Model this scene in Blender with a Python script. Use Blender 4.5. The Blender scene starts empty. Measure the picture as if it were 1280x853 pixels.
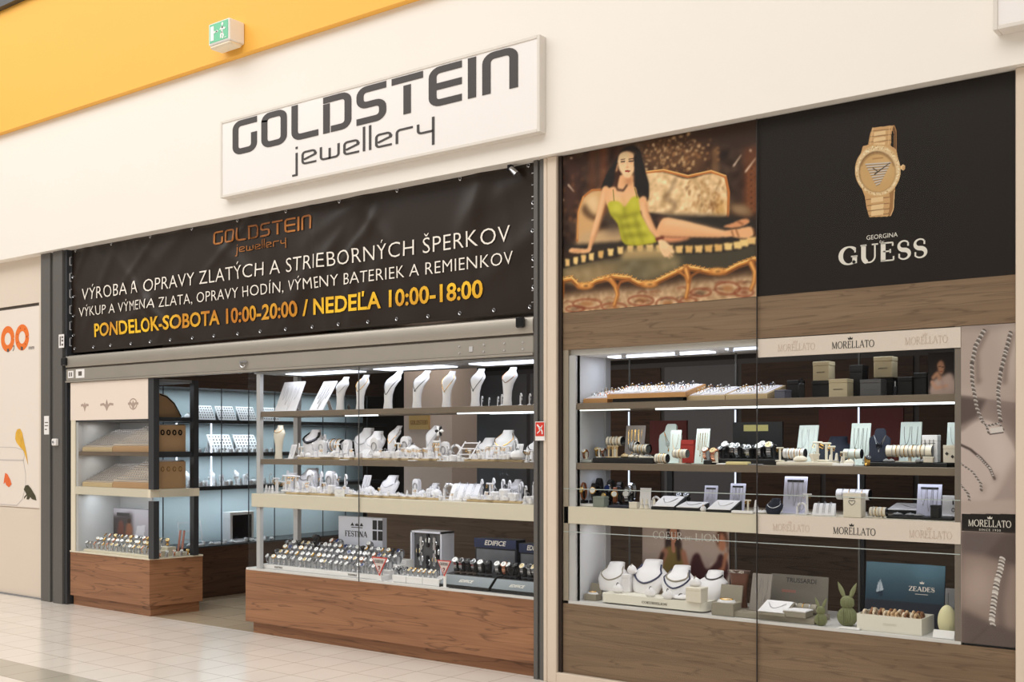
import bpy, bmesh, math, random
import numpy as np
from mathutils import Vector, Matrix
random.seed(7)
SC = bpy.context.scene
COL = SC.collection

# ------------------------------------------------------------------ camera
FPX, CXP, HYP, CAMH, CAMY = 1400.0, 640.0, 554.0, 1.5, -5.75
_n = math.hypot(1828.0, FPX)
FW = (-FPX / _n, 1828.0 / _n)          # viewing direction on the floor plan
RT = (1828.0 / _n, FPX / _n)
cam_d = bpy.data.cameras.new('camera')
cam = bpy.data.objects.new('camera', cam_d)
COL.objects.link(cam)
cam.location = (0, CAMY, CAMH)
cam.rotation_euler = (math.pi / 2, 0, math.atan2(-FW[0], FW[1]))
cam_d.sensor_width = 36.0
cam_d.lens = FPX / 1280 * 36.0
cam_d.shift_y = (HYP - 426.5) / 1280
cam_d.clip_start = 0.05
SC.camera = cam

# ------------------------------------------------------------------ light, world, exposure
SC.view_settings.view_transform = 'Standard'
SC.view_settings.look = 'None'
SC.view_settings.gamma = 1.0
SC.view_settings.use_curve_mapping = False
SC.view_settings.exposure = 0.0
SC.cycles.max_bounces = 8
SC.cycles.diffuse_bounces = 3
SC.cycles.glossy_bounces = 4
SC.cycles.transmission_bounces = 4
SC.cycles.transparent_max_bounces = 24
SC.cycles.caustics_reflective = False
SC.cycles.caustics_refractive = False
SC.cycles.sample_clamp_indirect = 4.0

W = bpy.data.worlds.new('mall')
SC.world = W
W.use_nodes = True
nt = W.node_tree
for n in list(nt.nodes): nt.nodes.remove(n)
wo = nt.nodes.new('ShaderNodeOutputWorld')
bg = nt.nodes.new('ShaderNodeBackground')
tc = nt.nodes.new('ShaderNodeTexCoord')
sx = nt.nodes.new('ShaderNodeSeparateXYZ')
rp = nt.nodes.new('ShaderNodeValToRGB')
mr = nt.nodes.new('ShaderNodeMapRange')
mr.inputs[1].default_value = -1; mr.inputs[2].default_value = 1
nt.links.new(tc.outputs['Generated'], sx.inputs[0])
nt.links.new(sx.outputs['Z'], mr.inputs[0])
nt.links.new(mr.outputs[0], rp.inputs[0])
cr = rp.color_ramp
cr.elements[0].position = 0.0; cr.elements[0].color = (0.30, 0.26, 0.22, 1)
cr.elements[1].position = 1.0; cr.elements[1].color = (1.0, 0.96, 0.90, 1)
e = cr.elements.new(0.47); e.color = (0.34, 0.31, 0.28, 1)
e = cr.elements.new(0.62); e.color = (0.62, 0.58, 0.53, 1)
nt.links.new(rp.outputs[0], bg.inputs[0])
bg.inputs[1].default_value = 0.82
nt.links.new(bg.outputs[0], wo.inputs[0])

def area(name, loc, target, sx_, sy_, power, col):
    d = bpy.data.lights.new(name, 'AREA'); d.shape = 'RECTANGLE'
    d.size = sx_; d.size_y = sy_; d.energy = power; d.color = col
    o = bpy.data.objects.new(name, d); COL.objects.link(o)
    o.location = loc
    v = Vector(target) - Vector(loc)
    o.rotation_euler = v.to_track_quat('-Z', 'Y').to_euler()
    return o
# the mall's skylight over the walkway and the row of ceiling lamps further left
area('mall_skylight', (-5.5, -5.6, 8.5), (-5.2, -3.2, 0), 14, 5, 530, (1.0, 0.97, 0.93))
area('mall_skylight', (-13.5, -4.5, 7.5), (-10, -1.5, 0), 6, 4, 150, (1.0, 0.97, 0.93))

# ------------------------------------------------------------------ pixel rays (to measure places in metres)
def ray(px, py):
    s = (px - CXP) / FPX; t = (HYP - py) / FPX
    return FW[0] + s * RT[0], FW[1] + s * RT[1], t
def un(px, py, Y=0.0):
    d = ray(px, py); k = (Y - CAMY) / d[1]
    return d[0] * k, CAMH + d[2] * k
def ux(px, Y=0.0): return un(px, HYP, Y)[0]
def mpp(px, Y=0.0): return (Y - CAMY) / ray(px, 0)[1] / FPX      # metres per pixel at that depth

# ------------------------------------------------------------------ materials
def lin(c):
    r = []
    for v in c:
        v = v / 255.0
        r.append(v / 12.92 if v <= 0.04045 else ((v + 0.055) / 1.055) ** 2.4)
    return (*r, 1.0)
MATS = {}
def pm(name, col, rough=0.5, metal=0.0, spec=0.5, noise=0.0, nscale=20.0, bump=0.0, emit=0.0, ecol=None, coat=0.0):
    """principled material, its colour broken up by a noise texture"""
    if name in MATS: return MATS[name]
    m = bpy.data.materials.new(name); m.use_nodes = True
    t = m.node_tree; b = t.nodes['Principled BSDF']
    c = lin(col)
    b.inputs['Base Color'].default_value = c
    b.inputs['Roughness'].default_value = rough
    b.inputs['Metallic'].default_value = metal
    b.inputs['Specular IOR Level'].default_value = spec
    if coat: b.inputs['Coat Weight'].default_value = coat
    if noise or bump:
        co = t.nodes.new('ShaderNodeTexCoord'); nz = t.nodes.new('ShaderNodeTexNoise')
        nz.inputs['Scale'].default_value = nscale; nz.inputs['Detail'].default_value = 3
        t.links.new(co.outputs['Object'], nz.inputs['Vector'])
        if noise:
            mx = t.nodes.new('ShaderNodeMix'); mx.data_type = 'RGBA'
            mx.inputs[6].default_value = tuple(v * (1 - noise) for v in c[:3]) + (1,)
            mx.inputs[7].default_value = tuple(min(1, v * (1 + noise)) for v in c[:3]) + (1,)
            t.links.new(nz.outputs['Fac'], mx.inputs[0]); t.links.new(mx.outputs[2], b.inputs['Base Color'])
        if bump:
            bp = t.nodes.new('ShaderNodeBump'); bp.inputs['Strength'].default_value = bump; bp.inputs['Distance'].default_value = 0.004
            t.links.new(nz.outputs['Fac'], bp.inputs['Height']); t.links.new(bp.outputs[0], b.inputs['Normal'])
    if emit:
        b.inputs['Emission Color'].default_value = lin(ecol or col)
        b.inputs['Emission Strength'].default_value = emit
    MATS[name] = m
    return m
def wood(name, c0, c1, c2, scale=1.0, rough=0.42):
    """veneer with its grain lying along the wall, dark cathedral veins"""
    m = bpy.data.materials.new(name); m.use_nodes = True
    t = m.node_tree; b = t.nodes['Principled BSDF']; N = t.nodes.new; L = t.links.new
    co = N('ShaderNodeTexCoord'); sp = N('ShaderNodeSeparateXYZ'); L(co.outputs['Object'], sp.inputs[0])
    ad = N('ShaderNodeMath'); ad.operation = 'ADD'; L(sp.outputs['X'], ad.inputs[0]); L(sp.outputs['Y'], ad.inputs[1])
    cb = N('ShaderNodeCombineXYZ'); L(ad.outputs[0], cb.inputs['X']); L(sp.outputs['Z'], cb.inputs['Z'])
    mp = N('ShaderNodeMapping'); mp.inputs['Scale'].default_value = (0.62 * scale, 1, 9 * scale); L(cb.outputs[0], mp.inputs[0])
    n1 = N('ShaderNodeTexNoise'); n1.inputs['Scale'].default_value = 1.0; n1.inputs['Detail'].default_value = 3.2; n1.inputs['Distortion'].default_value = 0.35
    L(mp.outputs[0], n1.inputs['Vector'])
    mp2 = N('ShaderNodeMapping'); mp2.inputs['Scale'].default_value = (1.6 * scale, 1, 60 * scale); L(cb.outputs[0], mp2.inputs[0])
    n2 = N('ShaderNodeTexNoise'); n2.inputs['Scale'].default_value = 1.0; n2.inputs['Detail'].default_value = 4
    L(mp2.outputs[0], n2.inputs['Vector'])
    # veins: bands of the large noise
    mu = N('ShaderNodeMath'); mu.operation = 'MULTIPLY'; mu.inputs[1].default_value = 9.0; L(n1.outputs['Fac'], mu.inputs[0])
    fr = N('ShaderNodeMath'); fr.operation = 'FRACT'; L(mu.outputs[0], fr.inputs[0])
    rv = N('ShaderNodeValToRGB'); el = rv.color_ramp.elements
    el[0].position = 0.0; el[0].color = (1, 1, 1, 1); el[1].position = 0.16; el[1].color = (0, 0, 0, 1)
    e2 = el.new(0.93); e2.color = (0, 0, 0, 1); e3 = el.new(1.0); e3.color = (1, 1, 1, 1)
    L(fr.outputs[0], rv.inputs[0])
    r1 = N('ShaderNodeValToRGB'); el = r1.color_ramp.elements
    el[0].position = 0.32; el[0].color = lin(c1); el[1].position = 0.68; el[1].color = lin(c0)
    L(n2.outputs['Fac'], r1.inputs[0])
    r2 = N('ShaderNodeValToRGB'); el = r2.color_ramp.elements
    el[0].position = 0.35; el[0].color = lin(c1); el[1].position = 0.6; el[1].color = lin(c0)
    L(n1.outputs['Fac'], r2.inputs[0])
    m1 = N('ShaderNodeMix'); m1.data_type = 'RGBA'; m1.inputs[0].default_value = 0.5
    L(r1.outputs[0], m1.inputs[6]); L(r2.outputs[0], m1.inputs[7])
    ms = N('ShaderNodeMath'); ms.operation = 'MULTIPLY'; ms.inputs[1].default_value = 0.58; L(rv.outputs[0], ms.inputs[0])
    m2 = N('ShaderNodeMix'); m2.data_type = 'RGBA'; L(ms.outputs[0], m2.inputs[0]); L(m1.outputs[2], m2.inputs[6]); m2.inputs[7].default_value = lin(c2)
    L(m2.outputs[2], b.inputs['Base Color'])
    b.inputs['Roughness'].default_value = rough; b.inputs['Specular IOR Level'].default_value = 0.35
    MATS[name] = m
    return m
def glass_mat(name, tint, ior):
    m = bpy.data.materials.new(name); m.use_nodes = True
    t = m.node_tree; t.nodes.remove(t.nodes['Principled BSDF']); N = t.nodes.new; L = t.links.new
    tr = N('ShaderNodeBsdfTransparent'); tr.inputs[0].default_value = tint
    gl = N('ShaderNodeBsdfGlossy'); gl.inputs['Roughness'].default_value = 0.0; gl.inputs[0].default_value = (1, 1, 1, 1)
    fr = N('ShaderNodeFresnel'); ge = N('ShaderNodeNewGeometry'); mi = N('ShaderNodeMapRange')          # a thin pane: both faces reflect alike
    mi.inputs[3].default_value = ior; mi.inputs[4].default_value = 1/ior
    L(ge.outputs['Backfacing'], mi.inputs[0]); L(mi.outputs[0], fr.inputs['IOR'])
    mx = N('ShaderNodeMixShader'); L(fr.outputs[0], mx.inputs[0]); L(tr.outputs[0], mx.inputs[1]); L(gl.outputs[0], mx.inputs[2])
    L(mx.outputs[0], t.nodes['Material Output'].inputs[0])
    MATS[name] = m
    return m
def print_mat():
    """printed picture: the ink colours live in the mesh's colour attribute"""
    if 'print' in MATS: return MATS['print']
    m = bpy.data.materials.new('print'); m.use_nodes = True
    t = m.node_tree; b = t.nodes['Principled BSDF']
    a = t.nodes.new('ShaderNodeAttribute'); a.attribute_name = 'ink'
    t.links.new(a.outputs['Color'], b.inputs['Base Color'])
    b.inputs['Roughness'].default_value = 0.45; b.inputs['Specular IOR Level'].default_value = 0.3
    MATS['print'] = m
    return m
WHITE = pm('white_leatherette', (238, 236, 238), 0.55, noise=0.03, nscale=60)
CREAMW = pm('cream_leatherette', (232, 224, 208), 0.55, noise=0.03, nscale=60)
PLAST = pm('white_plastic', (243, 241, 240), 0.35)
MINT = pm('mint_card', (222, 232, 228), 0.6)
NAVY = pm('navy_velvet', (22, 28, 46), 0.8, noise=0.1, nscale=90)
BLACK = pm('black_card', (18, 18, 20), 0.5)
BLACKG = pm('black_lacquer', (16, 16, 19), 0.2)
GREY = pm('grey_card', (132, 132, 134), 0.6)
TAUPE = pm('taupe_card', (150, 142, 126), 0.6)
CREAM = pm('cream_laminate', (228, 219, 198), 0.4, noise=0.02, nscale=3)
BEIGE = pm('beige_wood', (206, 182, 142), 0.5, noise=0.08, nscale=12)
TANW = pm('tan_tray_wood', (196, 146, 92), 0.5, noise=0.12, nscale=14)
KRAFT = pm('kraft_board', (190, 152, 112), 0.6, noise=0.05, nscale=20)
SHELFW = pm('taupe_shelf', (122, 108, 92), 0.5, noise=0.08, nscale=9)
STEEL = pm('polished_steel', (205, 207, 212), 0.18, metal=1.0)
BRUSH = pm('brushed_aluminium', (176, 170, 160), 0.42, metal=0.55, noise=0.06, nscale=3)
ALU = pm('pale_aluminium', (206, 206, 208), 0.4, metal=0.3)
GOLD = pm('gold', (226, 180, 96), 0.22, metal=1.0)
ROSE = pm('rose_gold', (220, 160, 130), 0.22, metal=1.0)
GUN = pm('gunmetal', (60, 60, 66), 0.25, metal=1.0)
SILV = pm('silver_chain', (190, 190, 195), 0.3, metal=1.0)
DCHAIN = pm('dark_chain', (70, 66, 64), 0.4, metal=0.5)
LEATH = pm('tan_leather', (150, 86, 46), 0.5, noise=0.1, nscale=80)
BLEATH = pm('black_leather', (26, 24, 24), 0.5, noise=0.1, nscale=80)
DIALW = pm('white_dial', (240, 240, 238), 0.3)
DIALB = pm('black_dial', (24, 24, 28), 0.25)
DIALN = pm('blue_dial', (36, 56, 110), 0.25)
DIALG = pm('champagne_dial', (226, 204, 150), 0.3)
POSTG = pm('grey_paint_metal', (95, 93, 90), 0.45, noise=0.04, nscale=5)
DARKF = pm('dark_anodised_frame', (66, 68, 72), 0.4, metal=0.3)
FRAMEB = pm('beige_paint_metal', (222, 206, 188), 0.42, noise=0.02, nscale=3)
WALLW = pm('white_wall_paint', (243, 238, 231), 0.6, noise=0.012, nscale=1.5)
YELL = pm('yellow_wall_paint', (252, 190, 80), 0.6, noise=0.02, nscale=1.2)
INK = pm('black_ink', (38, 35, 36), 0.5)
WINK = pm('white_ink', (244, 238, 228), 0.5)
GINK = pm('grey_ink', (96, 88, 82), 0.6)
PINK = pm('pale_embossing', (226, 206, 192), 0.6)
RED = pm('red_ink', (214, 52, 36), 0.5)
ORANGE = pm('orange_ink', (238, 120, 40), 0.5)
GREENS = pm('exit_green', (98, 190, 146), 0.4, emit=0.12, ecol=(110, 200, 160))
LED = pm('led_panel', (235, 242, 255), 0.4, emit=2.2)
LEDS = pm('led_strip', (235, 245, 250), 0.4, emit=3.0)
SAGE = pm('sage_paper', (134, 138, 100), 0.8, noise=0.08, nscale=40)
WALNUT = wood('walnut_veneer', (166, 119, 86), (132, 91, 64), (80, 54, 40))
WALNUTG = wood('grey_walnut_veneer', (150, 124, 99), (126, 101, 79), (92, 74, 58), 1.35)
DWOOD = wood('dark_walnut', (92, 66, 50), (66, 46, 36), (40, 28, 22))
GLASS = glass_mat('clear_glass', (0.965, 0.972, 0.97, 1), 1.16)
GLASSW = glass_mat('window_glass', (0.955, 0.96, 0.955, 1), 1.15)

# ------------------------------------------------------------------ mesh helpers
class MB:
    def __init__(s): s.v = []; s.f = []
    def add(s, vs, fs):
        b = len(s.v); s.v += [tuple(p) for p in vs]; s.f += [tuple(b + i for i in f) for f in fs]; return s
    def box(s, x0, x1, y0, y1, z0, z1, bev=0.0):
        if bev <= 0:
            return s.add([(x0,y0,z0),(x1,y0,z0),(x1,y1,z0),(x0,y1,z0),(x0,y0,z1),(x1,y0,z1),(x1,y1,z1),(x0,y1,z1)],
                         [(0,3,2,1),(4,5,6,7),(0,1,5,4),(1,2,6,5),(2,3,7,6),(3,0,4,7)])
        b = min(bev, (x1-x0)*.45, (y1-y0)*.45, (z1-z0)*.45)
        rings = []
        for z, i in ((z0, b), (z0+b, 0), (z1-b, 0), (z1, b)):
            X0, X1, Y0, Y1 = x0+i, x1-i, y0+i, y1-i
            c = b*.999 if i == 0 else b*.4
            rings.append([(X0+c,Y0,z),(X1-c,Y0,z),(X1,Y0+c,z),(X1,Y1-c,z),(X1-c,Y1,z),(X0+c,Y1,z),(X0,Y1-c,z),(X0,Y0+c,z)])
        return s.loft(rings)
    def loft(s, rings, cap=True):
        n = len(rings[0]); vs = [p for r in rings for p in r]; fs = []
        for k in range(len(rings)-1):
            for i in range(n):
                j = (i+1) % n
                fs.append((k*n+i, k*n+j, (k+1)*n+j, (k+1)*n+i))
        if cap:
            fs.append(tuple(reversed(range(n)))); fs.append(tuple((len(rings)-1)*n+i for i in range(n)))
        return s.add(vs, fs)
    def sweep(s, prof, n=16):
        """stack of ellipses (z, cx, cy, rx, ry)"""
        return s.loft([[(cx+rx*math.cos(2*math.pi*i/n), cy+ry*math.sin(2*math.pi*i/n), z) for i in range(n)] for z,cx,cy,rx,ry in prof])
    def cyl(s, a, b, r, r2=None, n=12):
        a, b = Vector(a), Vector(b); d = (b-a).normalized(); r2 = r if r2 is None else r2
        u = d.orthogonal().normalized(); w = d.cross(u)
        return s.loft([[tuple(p + (u*math.cos(2*math.pi*i/n) + w*math.sin(2*math.pi*i/n))*q) for i in range(n)] for p, q in ((a,r),(b,r2))])
    def tube(s, pts, r, n=6, closed=False):
        pts = [Vector(p) for p in pts]; m = len(pts); rings = []
        for k in range(m):
            if closed: d = pts[(k+1) % m] - pts[k-1]
            else: d = pts[min(k+1, m-1)] - pts[max(k-1, 0)]
            d.normalize(); up = Vector((0,0,1)) if abs(d.z) < .9 else Vector((1,0,0))
            u = d.cross(up).normalized(); w = d.cross(u)
            rings.append([tuple(pts[k] + (u*math.cos(2*math.pi*i/n)+w*math.sin(2*math.pi*i/n))*r) for i in range(n)])
        if closed: rings.append(rings[0])
        return s.loft(rings, cap=not closed)
    def prism(s, poly, y0, y1):
        """polygon in x,z pushed from y0 to y1"""
        n = len(poly)
        vs = [(x, y0, z) for x, z in poly] + [(x, y1, z) for x, z in poly]
        fs = [tuple(range(n)), tuple(reversed(range(n, 2*n)))] + [(i, n+i, n+(i+1) % n, (i+1) % n) for i in range(n)]
        return s.add(vs, fs)
    def strip(s, pts, ws, y0, y1):
        """flat brush stroke in x,z with a width per point"""
        P = [Vector((p[0], p[1])) for p in pts]; m = len(P)
        if not hasattr(ws, '__len__'): ws = [ws]*m
        L, R = [], []
        for k in range(m):
            if k == 0: d = P[1]-P[0]
            elif k == m-1: d = P[-1]-P[-2]
            else: d = (P[k]-P[k-1]).normalized() + (P[k+1]-P[k]).normalized()
            d = d.normalized() if d.length > 1e-9 else Vector((1,0))
            sc = 1.0
            if 0 < k < m-1:
                c = abs(d.dot((P[k+1]-P[k]).normalized())); sc = min(1/max(c,.5), 1.6)
            nn = Vector((-d.y, d.x))*ws[k]*.5*sc
            L.append(P[k]+nn); R.append(P[k]-nn)
        rings = [[(L[k].x,y0,L[k].y),(R[k].x,y0,R[k].y),(R[k].x,y1,R[k].y),(L[k].x,y1,L[k].y)] for k in range(m)]
        return s.loft(rings)
    def xf(s, M, start=0):
        s.v[start:] = [tuple(M @ Vector(p)) for p in s.v[start:]]; return s
    def join(s, o, M=None):
        vs = [tuple(M @ Vector(p)) for p in o.v] if M else o.v
        return s.add(vs, o.f)
    def mesh(s, name, mat, smooth=True, ang=38):
        me = bpy.data.meshes.new(name)
        me.from_pydata(s.v, [], s.f)
        bm = bmesh.new(); bm.from_mesh(me)
        bmesh.ops.recalc_face_normals(bm, faces=bm.faces); bm.to_mesh(me); bm.free()
        me.materials.append(mat)
        if smooth:
            me.polygons.foreach_set('use_smooth', [True]*len(me.polygons))
            me.set_sharp_from_angle(angle=math.radians(ang))
        me.update()
        return me
T = Matrix.Translation
def RX(a): return Matrix.Rotation(math.radians(a), 4, 'X')
def RY(a): return Matrix.Rotation(math.radians(a), 4, 'Y')
def RZ(a): return Matrix.Rotation(math.radians(a), 4, 'Z')

def link(name, me, parent=None):
    o = bpy.data.objects.new(name, me); COL.objects.link(o)
    if parent is not None: o.parent = parent
    return o
def obj(name, mb, mat, parent=None, label=None, smooth=True):
    o = link(name, mb.mesh(name, mat, smooth), parent)
    if label: o['label'] = label
    return o
def struct(name, mb, mat, parent=None):
    o = obj(name, mb, mat, parent, smooth=False)
    if parent is None: o['kind'] = 'structure'
    return o
def tag(o, label, cat, group=None):
    o['label'] = label; o['category'] = cat
    if group: o['group'] = group
    return o
def thing(name, label, cat, loc=(0,0,0), rz=0.0, group=None):
    o = link(name, None); o.location = loc; o.rotation_euler = (0,0,math.radians(rz))
    o.empty_display_size = 0.05
    return tag(o, label, cat, group)

# ------------------------------------------------------------------ lettering
def text_mb(s, cap=1.0, bold=0.0, width=None, slant=0.0, depth=0.002, spacing=1.0):
    c = bpy.data.curves.new('t', 'FONT'); c.body = s; c.size = 1.0; c.offset = bold; c.shear = slant
    c.resolution_u = 3; c.space_character = spacing; c.fill_mode = 'FRONT'
    o = bpy.data.objects.new('t', c); COL.objects.link(o)
    dg = bpy.context.evaluated_depsgraph_get(); dg.update()
    me = bpy.data.meshes.new_from_object(o.evaluated_get(dg))
    m = MB(); vs = [v.co for v in me.vertices]
    bpy.data.objects.remove(o); bpy.data.curves.remove(c)
    if not vs: return m
    x0 = min(v.x for v in vs); x1 = max(v.x for v in vs)
    CAPH = 0.729
    kz = cap / CAPH; kx = (width / (x1-x0)) if width else kz
    m.v = [((v.x-x0)*kx, -depth, v.y*kz) for v in vs]
    m.f = [tuple(p.vertices) for p in me.polygons]
    bpy.data.meshes.remove(me)
    return m
def arc(cx, cy, rx, ry, a0, a1, n=14):
    return [(cx+rx*math.cos(math.radians(a0+(a1-a0)*i/n)), cy+ry*math.sin(math.radians(a0+(a1-a0)*i/n))) for i in range(n+1)]
def varc(cx, cy, rx, ry, a0, a1, th, tn, n=18):
    return arc(cx,cy,rx,ry,a0,a1,n), [tn+(th-tn)*abs(math.cos(math.radians(a0+(a1-a0)*i/n)))**1.4 for i in range(n+1)]
def serif_glyph(ch, th, tn, sf):
    """strokes of a roman capital in a box one high; th, tn = thick and thin stroke, sf = serif half length"""
    S = []; b = tn/2; t = 1-tn/2
    def st(a, c, w): S.append(([a, c], w))
    def sr(x, z): st((x-sf, z), (x+sf, z), tn)
    if ch == 'A': st((.06,b),(.40,.99),tn); st((.40,.99),(.78,b),th); st((.17,.34),(.64,.34),tn); sr(.06,b); sr(.78,b); w=.86
    elif ch == 'C': S.append(varc(.45,.5,.41,.5-b,42,318,th,tn)); st((.76,.82),(.76,.62),tn); w=.84
    elif ch == 'D': st((.14,b),(.14,t),th); S.append(varc(.3,.5,.44,.5-b,-90,90,th,tn)); st((.02,b),(.3,b),tn); st((.02,t),(.3,t),tn); w=.8
    elif ch == 'E': st((.14,b),(.14,t),th); st((.02,t),(.6,t),tn); st((.14,.52),(.48,.52),tn); st((.02,b),(.64,b),tn); st((.6,t),(.6,.78),tn); st((.64,b),(.64,.24),tn); st((.48,.42),(.48,.62),tn); w=.7
    elif ch == 'F': st((.14,b),(.14,t),th); st((.02,t),(.6,t),tn); st((.14,.5),(.46,.5),tn); st((.6,t),(.6,.76),tn); sr(.14,b); w=.64
    elif ch == 'G': S.append(varc(.45,.5,.41,.5-b,42,318,th,tn)); st((.74,.06),(.74,.44),th); st((.56,.44),(.88,.44),tn); st((.76,.84),(.76,.64),tn); w=.92
    elif ch == 'I': st((.14,b),(.14,t),th); sr(.14,b); sr(.14,t); w=.3
    elif ch == 'L': st((.14,b),(.14,t),th); sr(.14,t); st((.02,b),(.6,b),tn); st((.6,b),(.6,.26),tn); w=.66
    elif ch == 'M': st((.12,b),(.14,t),tn); st((.14,t),(.5,.04),th); st((.5,.04),(.86,t),tn); st((.88,t),(.88,b),th); sr(.12,b); sr(.88,b); w=1.04
    elif ch == 'N': st((.12,b),(.12,t),tn); st((.12,t),(.76,.02),th); st((.76,.02),(.76,t),tn); sr(.12,b); sr(.76,t); w=.9
    elif ch == 'O': S.append(varc(.46,.5,.42,.5-b,0,360,th,tn,28)); w=.92
    elif ch == 'R': st((.14,b),(.14,t),th); S.append(varc(.34,.745,.26,.24,-90,90,th,tn)); st((.02,t),(.36,t),tn); st((.14,.5),(.36,.5),tn); st((.36,.5),(.72,.02),th); sr(.14,b); w=.78
    elif ch == 'S':
        p = arc(.31,.74,.24,.235,40,270,12)+arc(.31,.265,.26,.24,90,-140,12)[1:]
        n = len(p); S.append((p, [tn+(th-tn)*math.exp(-((i-n/2)/(n*.2))**2) for i in range(n)])); st((.51,.88),(.51,.7),tn); st((.09,.1),(.09,.32),tn); w=.64
    elif ch == 'T': st((.36,b),(.36,t),th); st((.02,t),(.7,t),tn); st((.02,t),(.02,.76),tn); st((.7,t),(.7,.76),tn); sr(.36,b); w=.72
    elif ch == 'U': p=[(.14,t),(.14,.34)]+arc(.42,.34,.28,.31,180,360,12)[1:]+[(.7,t)]; n=len(p); S.append((p,[th if i<n*.4 else tn for i in range(n)])); sr(.14,t); sr(.7,t); w=.84
    elif ch == 'Z': st((.04,t),(.66,t),tn); st((.62,t),(.06,b),th); st((.03,b),(.68,b),tn); st((.04,t),(.04,.76),tn); st((.68,b),(.68,.24),tn); w=.7
    else: w = .38
    return S, w
def serif_mb(s, cap, width=None, th=.17, tn=.06, sf=.12, gap=.12, depth=.002):
    m = MB(); x = 0
    for ch in s:
        S, w = serif_glyph(ch, th, tn, sf)
        for pts, ws in S: m.strip([(x+p[0], p[1]) for p in pts], ws, -depth, -depth*.2)
        x += w + gap
    x -= gap; kx = (width / x) if width else cap
    m.v = [(p[0]*kx, p[1], p[2]*cap) for p in m.v]
    return m
def tech_glyphs(t):
    """rounded square lettering of the shop's own logo; t = stroke width, box one high"""
    h = t/2; r = .16
    def rc(cx, cy, a0, a1): return arc(cx, cy, r, r, a0, a1, 5)
    w = .72; x0, x1, z0, z1 = h, w-h, h, 1-h
    tl = rc(x0+r, z1-r, 180, 90); tr = rc(x1-r, z1-r, 90, 0); br = rc(x1-r, z0+r, 0, -90); bl = rc(x0+r, z0+r, 270, 180)
    G = {}
    G['G'] = ([[(w, z1)] + tl[::-1] + bl[::-1] + br[::-1] + [(x1, .56)]], w)
    G['O'] = ([tl + tr + br + bl + [tl[0], tl[1]]], w)
    G['L'] = ([[(x0, 1)] + bl[::-1] + [(w, z0)]], w)
    G['D'] = ([[(0, z1)] + tr + br + [(.2, z0)], [(x0, 0), (x0, 1-t*1.15)]], w)
    ml = rc(x0+r, z1-r, 90, 180); m2 = rc(x0+r, .5+r, 180, 270); m3 = rc(x1-r, .5-r, 90, 0)
    G['S'] = ([[(w, z1)] + ml + m2 + m3 + br + [(0, z0)]], w)
    G['T'] = ([[(0, z1), (w, z1)], [(w/2, 0), (w/2, 1-t*1.5)]], w)
    G['E'] = ([[(w, z1)] + ml + bl[::-1] + [(w, z0)], [(t, .5), (w, .5)]], w)
    G['I'] = ([[(h, 0), (h, 1)]], t)
    G['N'] = ([[(x0, 0)] + tl + tr + [(x1, 0)]], w)
    return G
def tech_word(s, cap, width, depth=.004, t=.17):
    G = tech_glyphs(t); m = MB(); x = 0
    for ch in s:
        S, w = G[ch]
        for pts in S: m.strip([(x+p[0], p[1]) for p in pts], t, -depth, -depth*.2)
        x += w + .13
    x -= .13
    m.v = [(p[0]*width/x, p[1], p[2]*cap) for p in m.v]
    return m
def tech_jewellery(cap, width, depth=.004, t=.14):
    """lower case second line; x-height = 1, descenders below zero"""
    m = MB(); x = 0; h = t/2; r = .2
    def rc(cx, cy, a0, a1): return arc(cx, cy, r, r, a0, a1, 4)
    def put(S, w):
        nonlocal x
        for pts in S: m.strip([(x+p[0], p[1]) for p in pts], t, -depth, -depth*.2)
        x += w + .24
    E = ([[(h+.1,.38),(1-h,.62)]+[(1-h,1-h-r)]+rc(1-h-r,1-h-r,0,90)+rc(h+r,1-h-r,90,180)+rc(h+r,h+r,180,270)+[(1,h)]], 1.0)
    put([[(.28,1),(.28,-.66),(-.02,-.66)], [(.28,1.3),(.28,1.46)]], .38)
    put(*E)
    put([[(h,1)]+rc(h+r,h+r,180,270)+rc(1.3-h-r,h+r,270,360)+[(1.3-h,1)], [(.65,0),(.65,.8)]], 1.3)
    put(*E)
    put([[(h,0),(h,1.75)]], t); put([[(h,0),(h,1.75)]], t)
    put(*E)
    put([[(h,0)]+rc(h+r,1-h-r,180,90)+[(1,1-h)]], 1.0)
    put([[(h,1)]+rc(h+r,.36+r,180,270)+[(1-h,.36)], [(1-h,1.3),(1-h,-.6)]], 1.0)
    x -= .24
    m.v = [(p[0]*width/x, p[1], p[2]*cap) for p in m.v]
    return m
def letter(name, mb, mat, parent, x, y, z, label=None):
    mb.xf(T((x, y, z)))
    return obj(name, mb, mat, parent, label, smooth=False)

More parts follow.
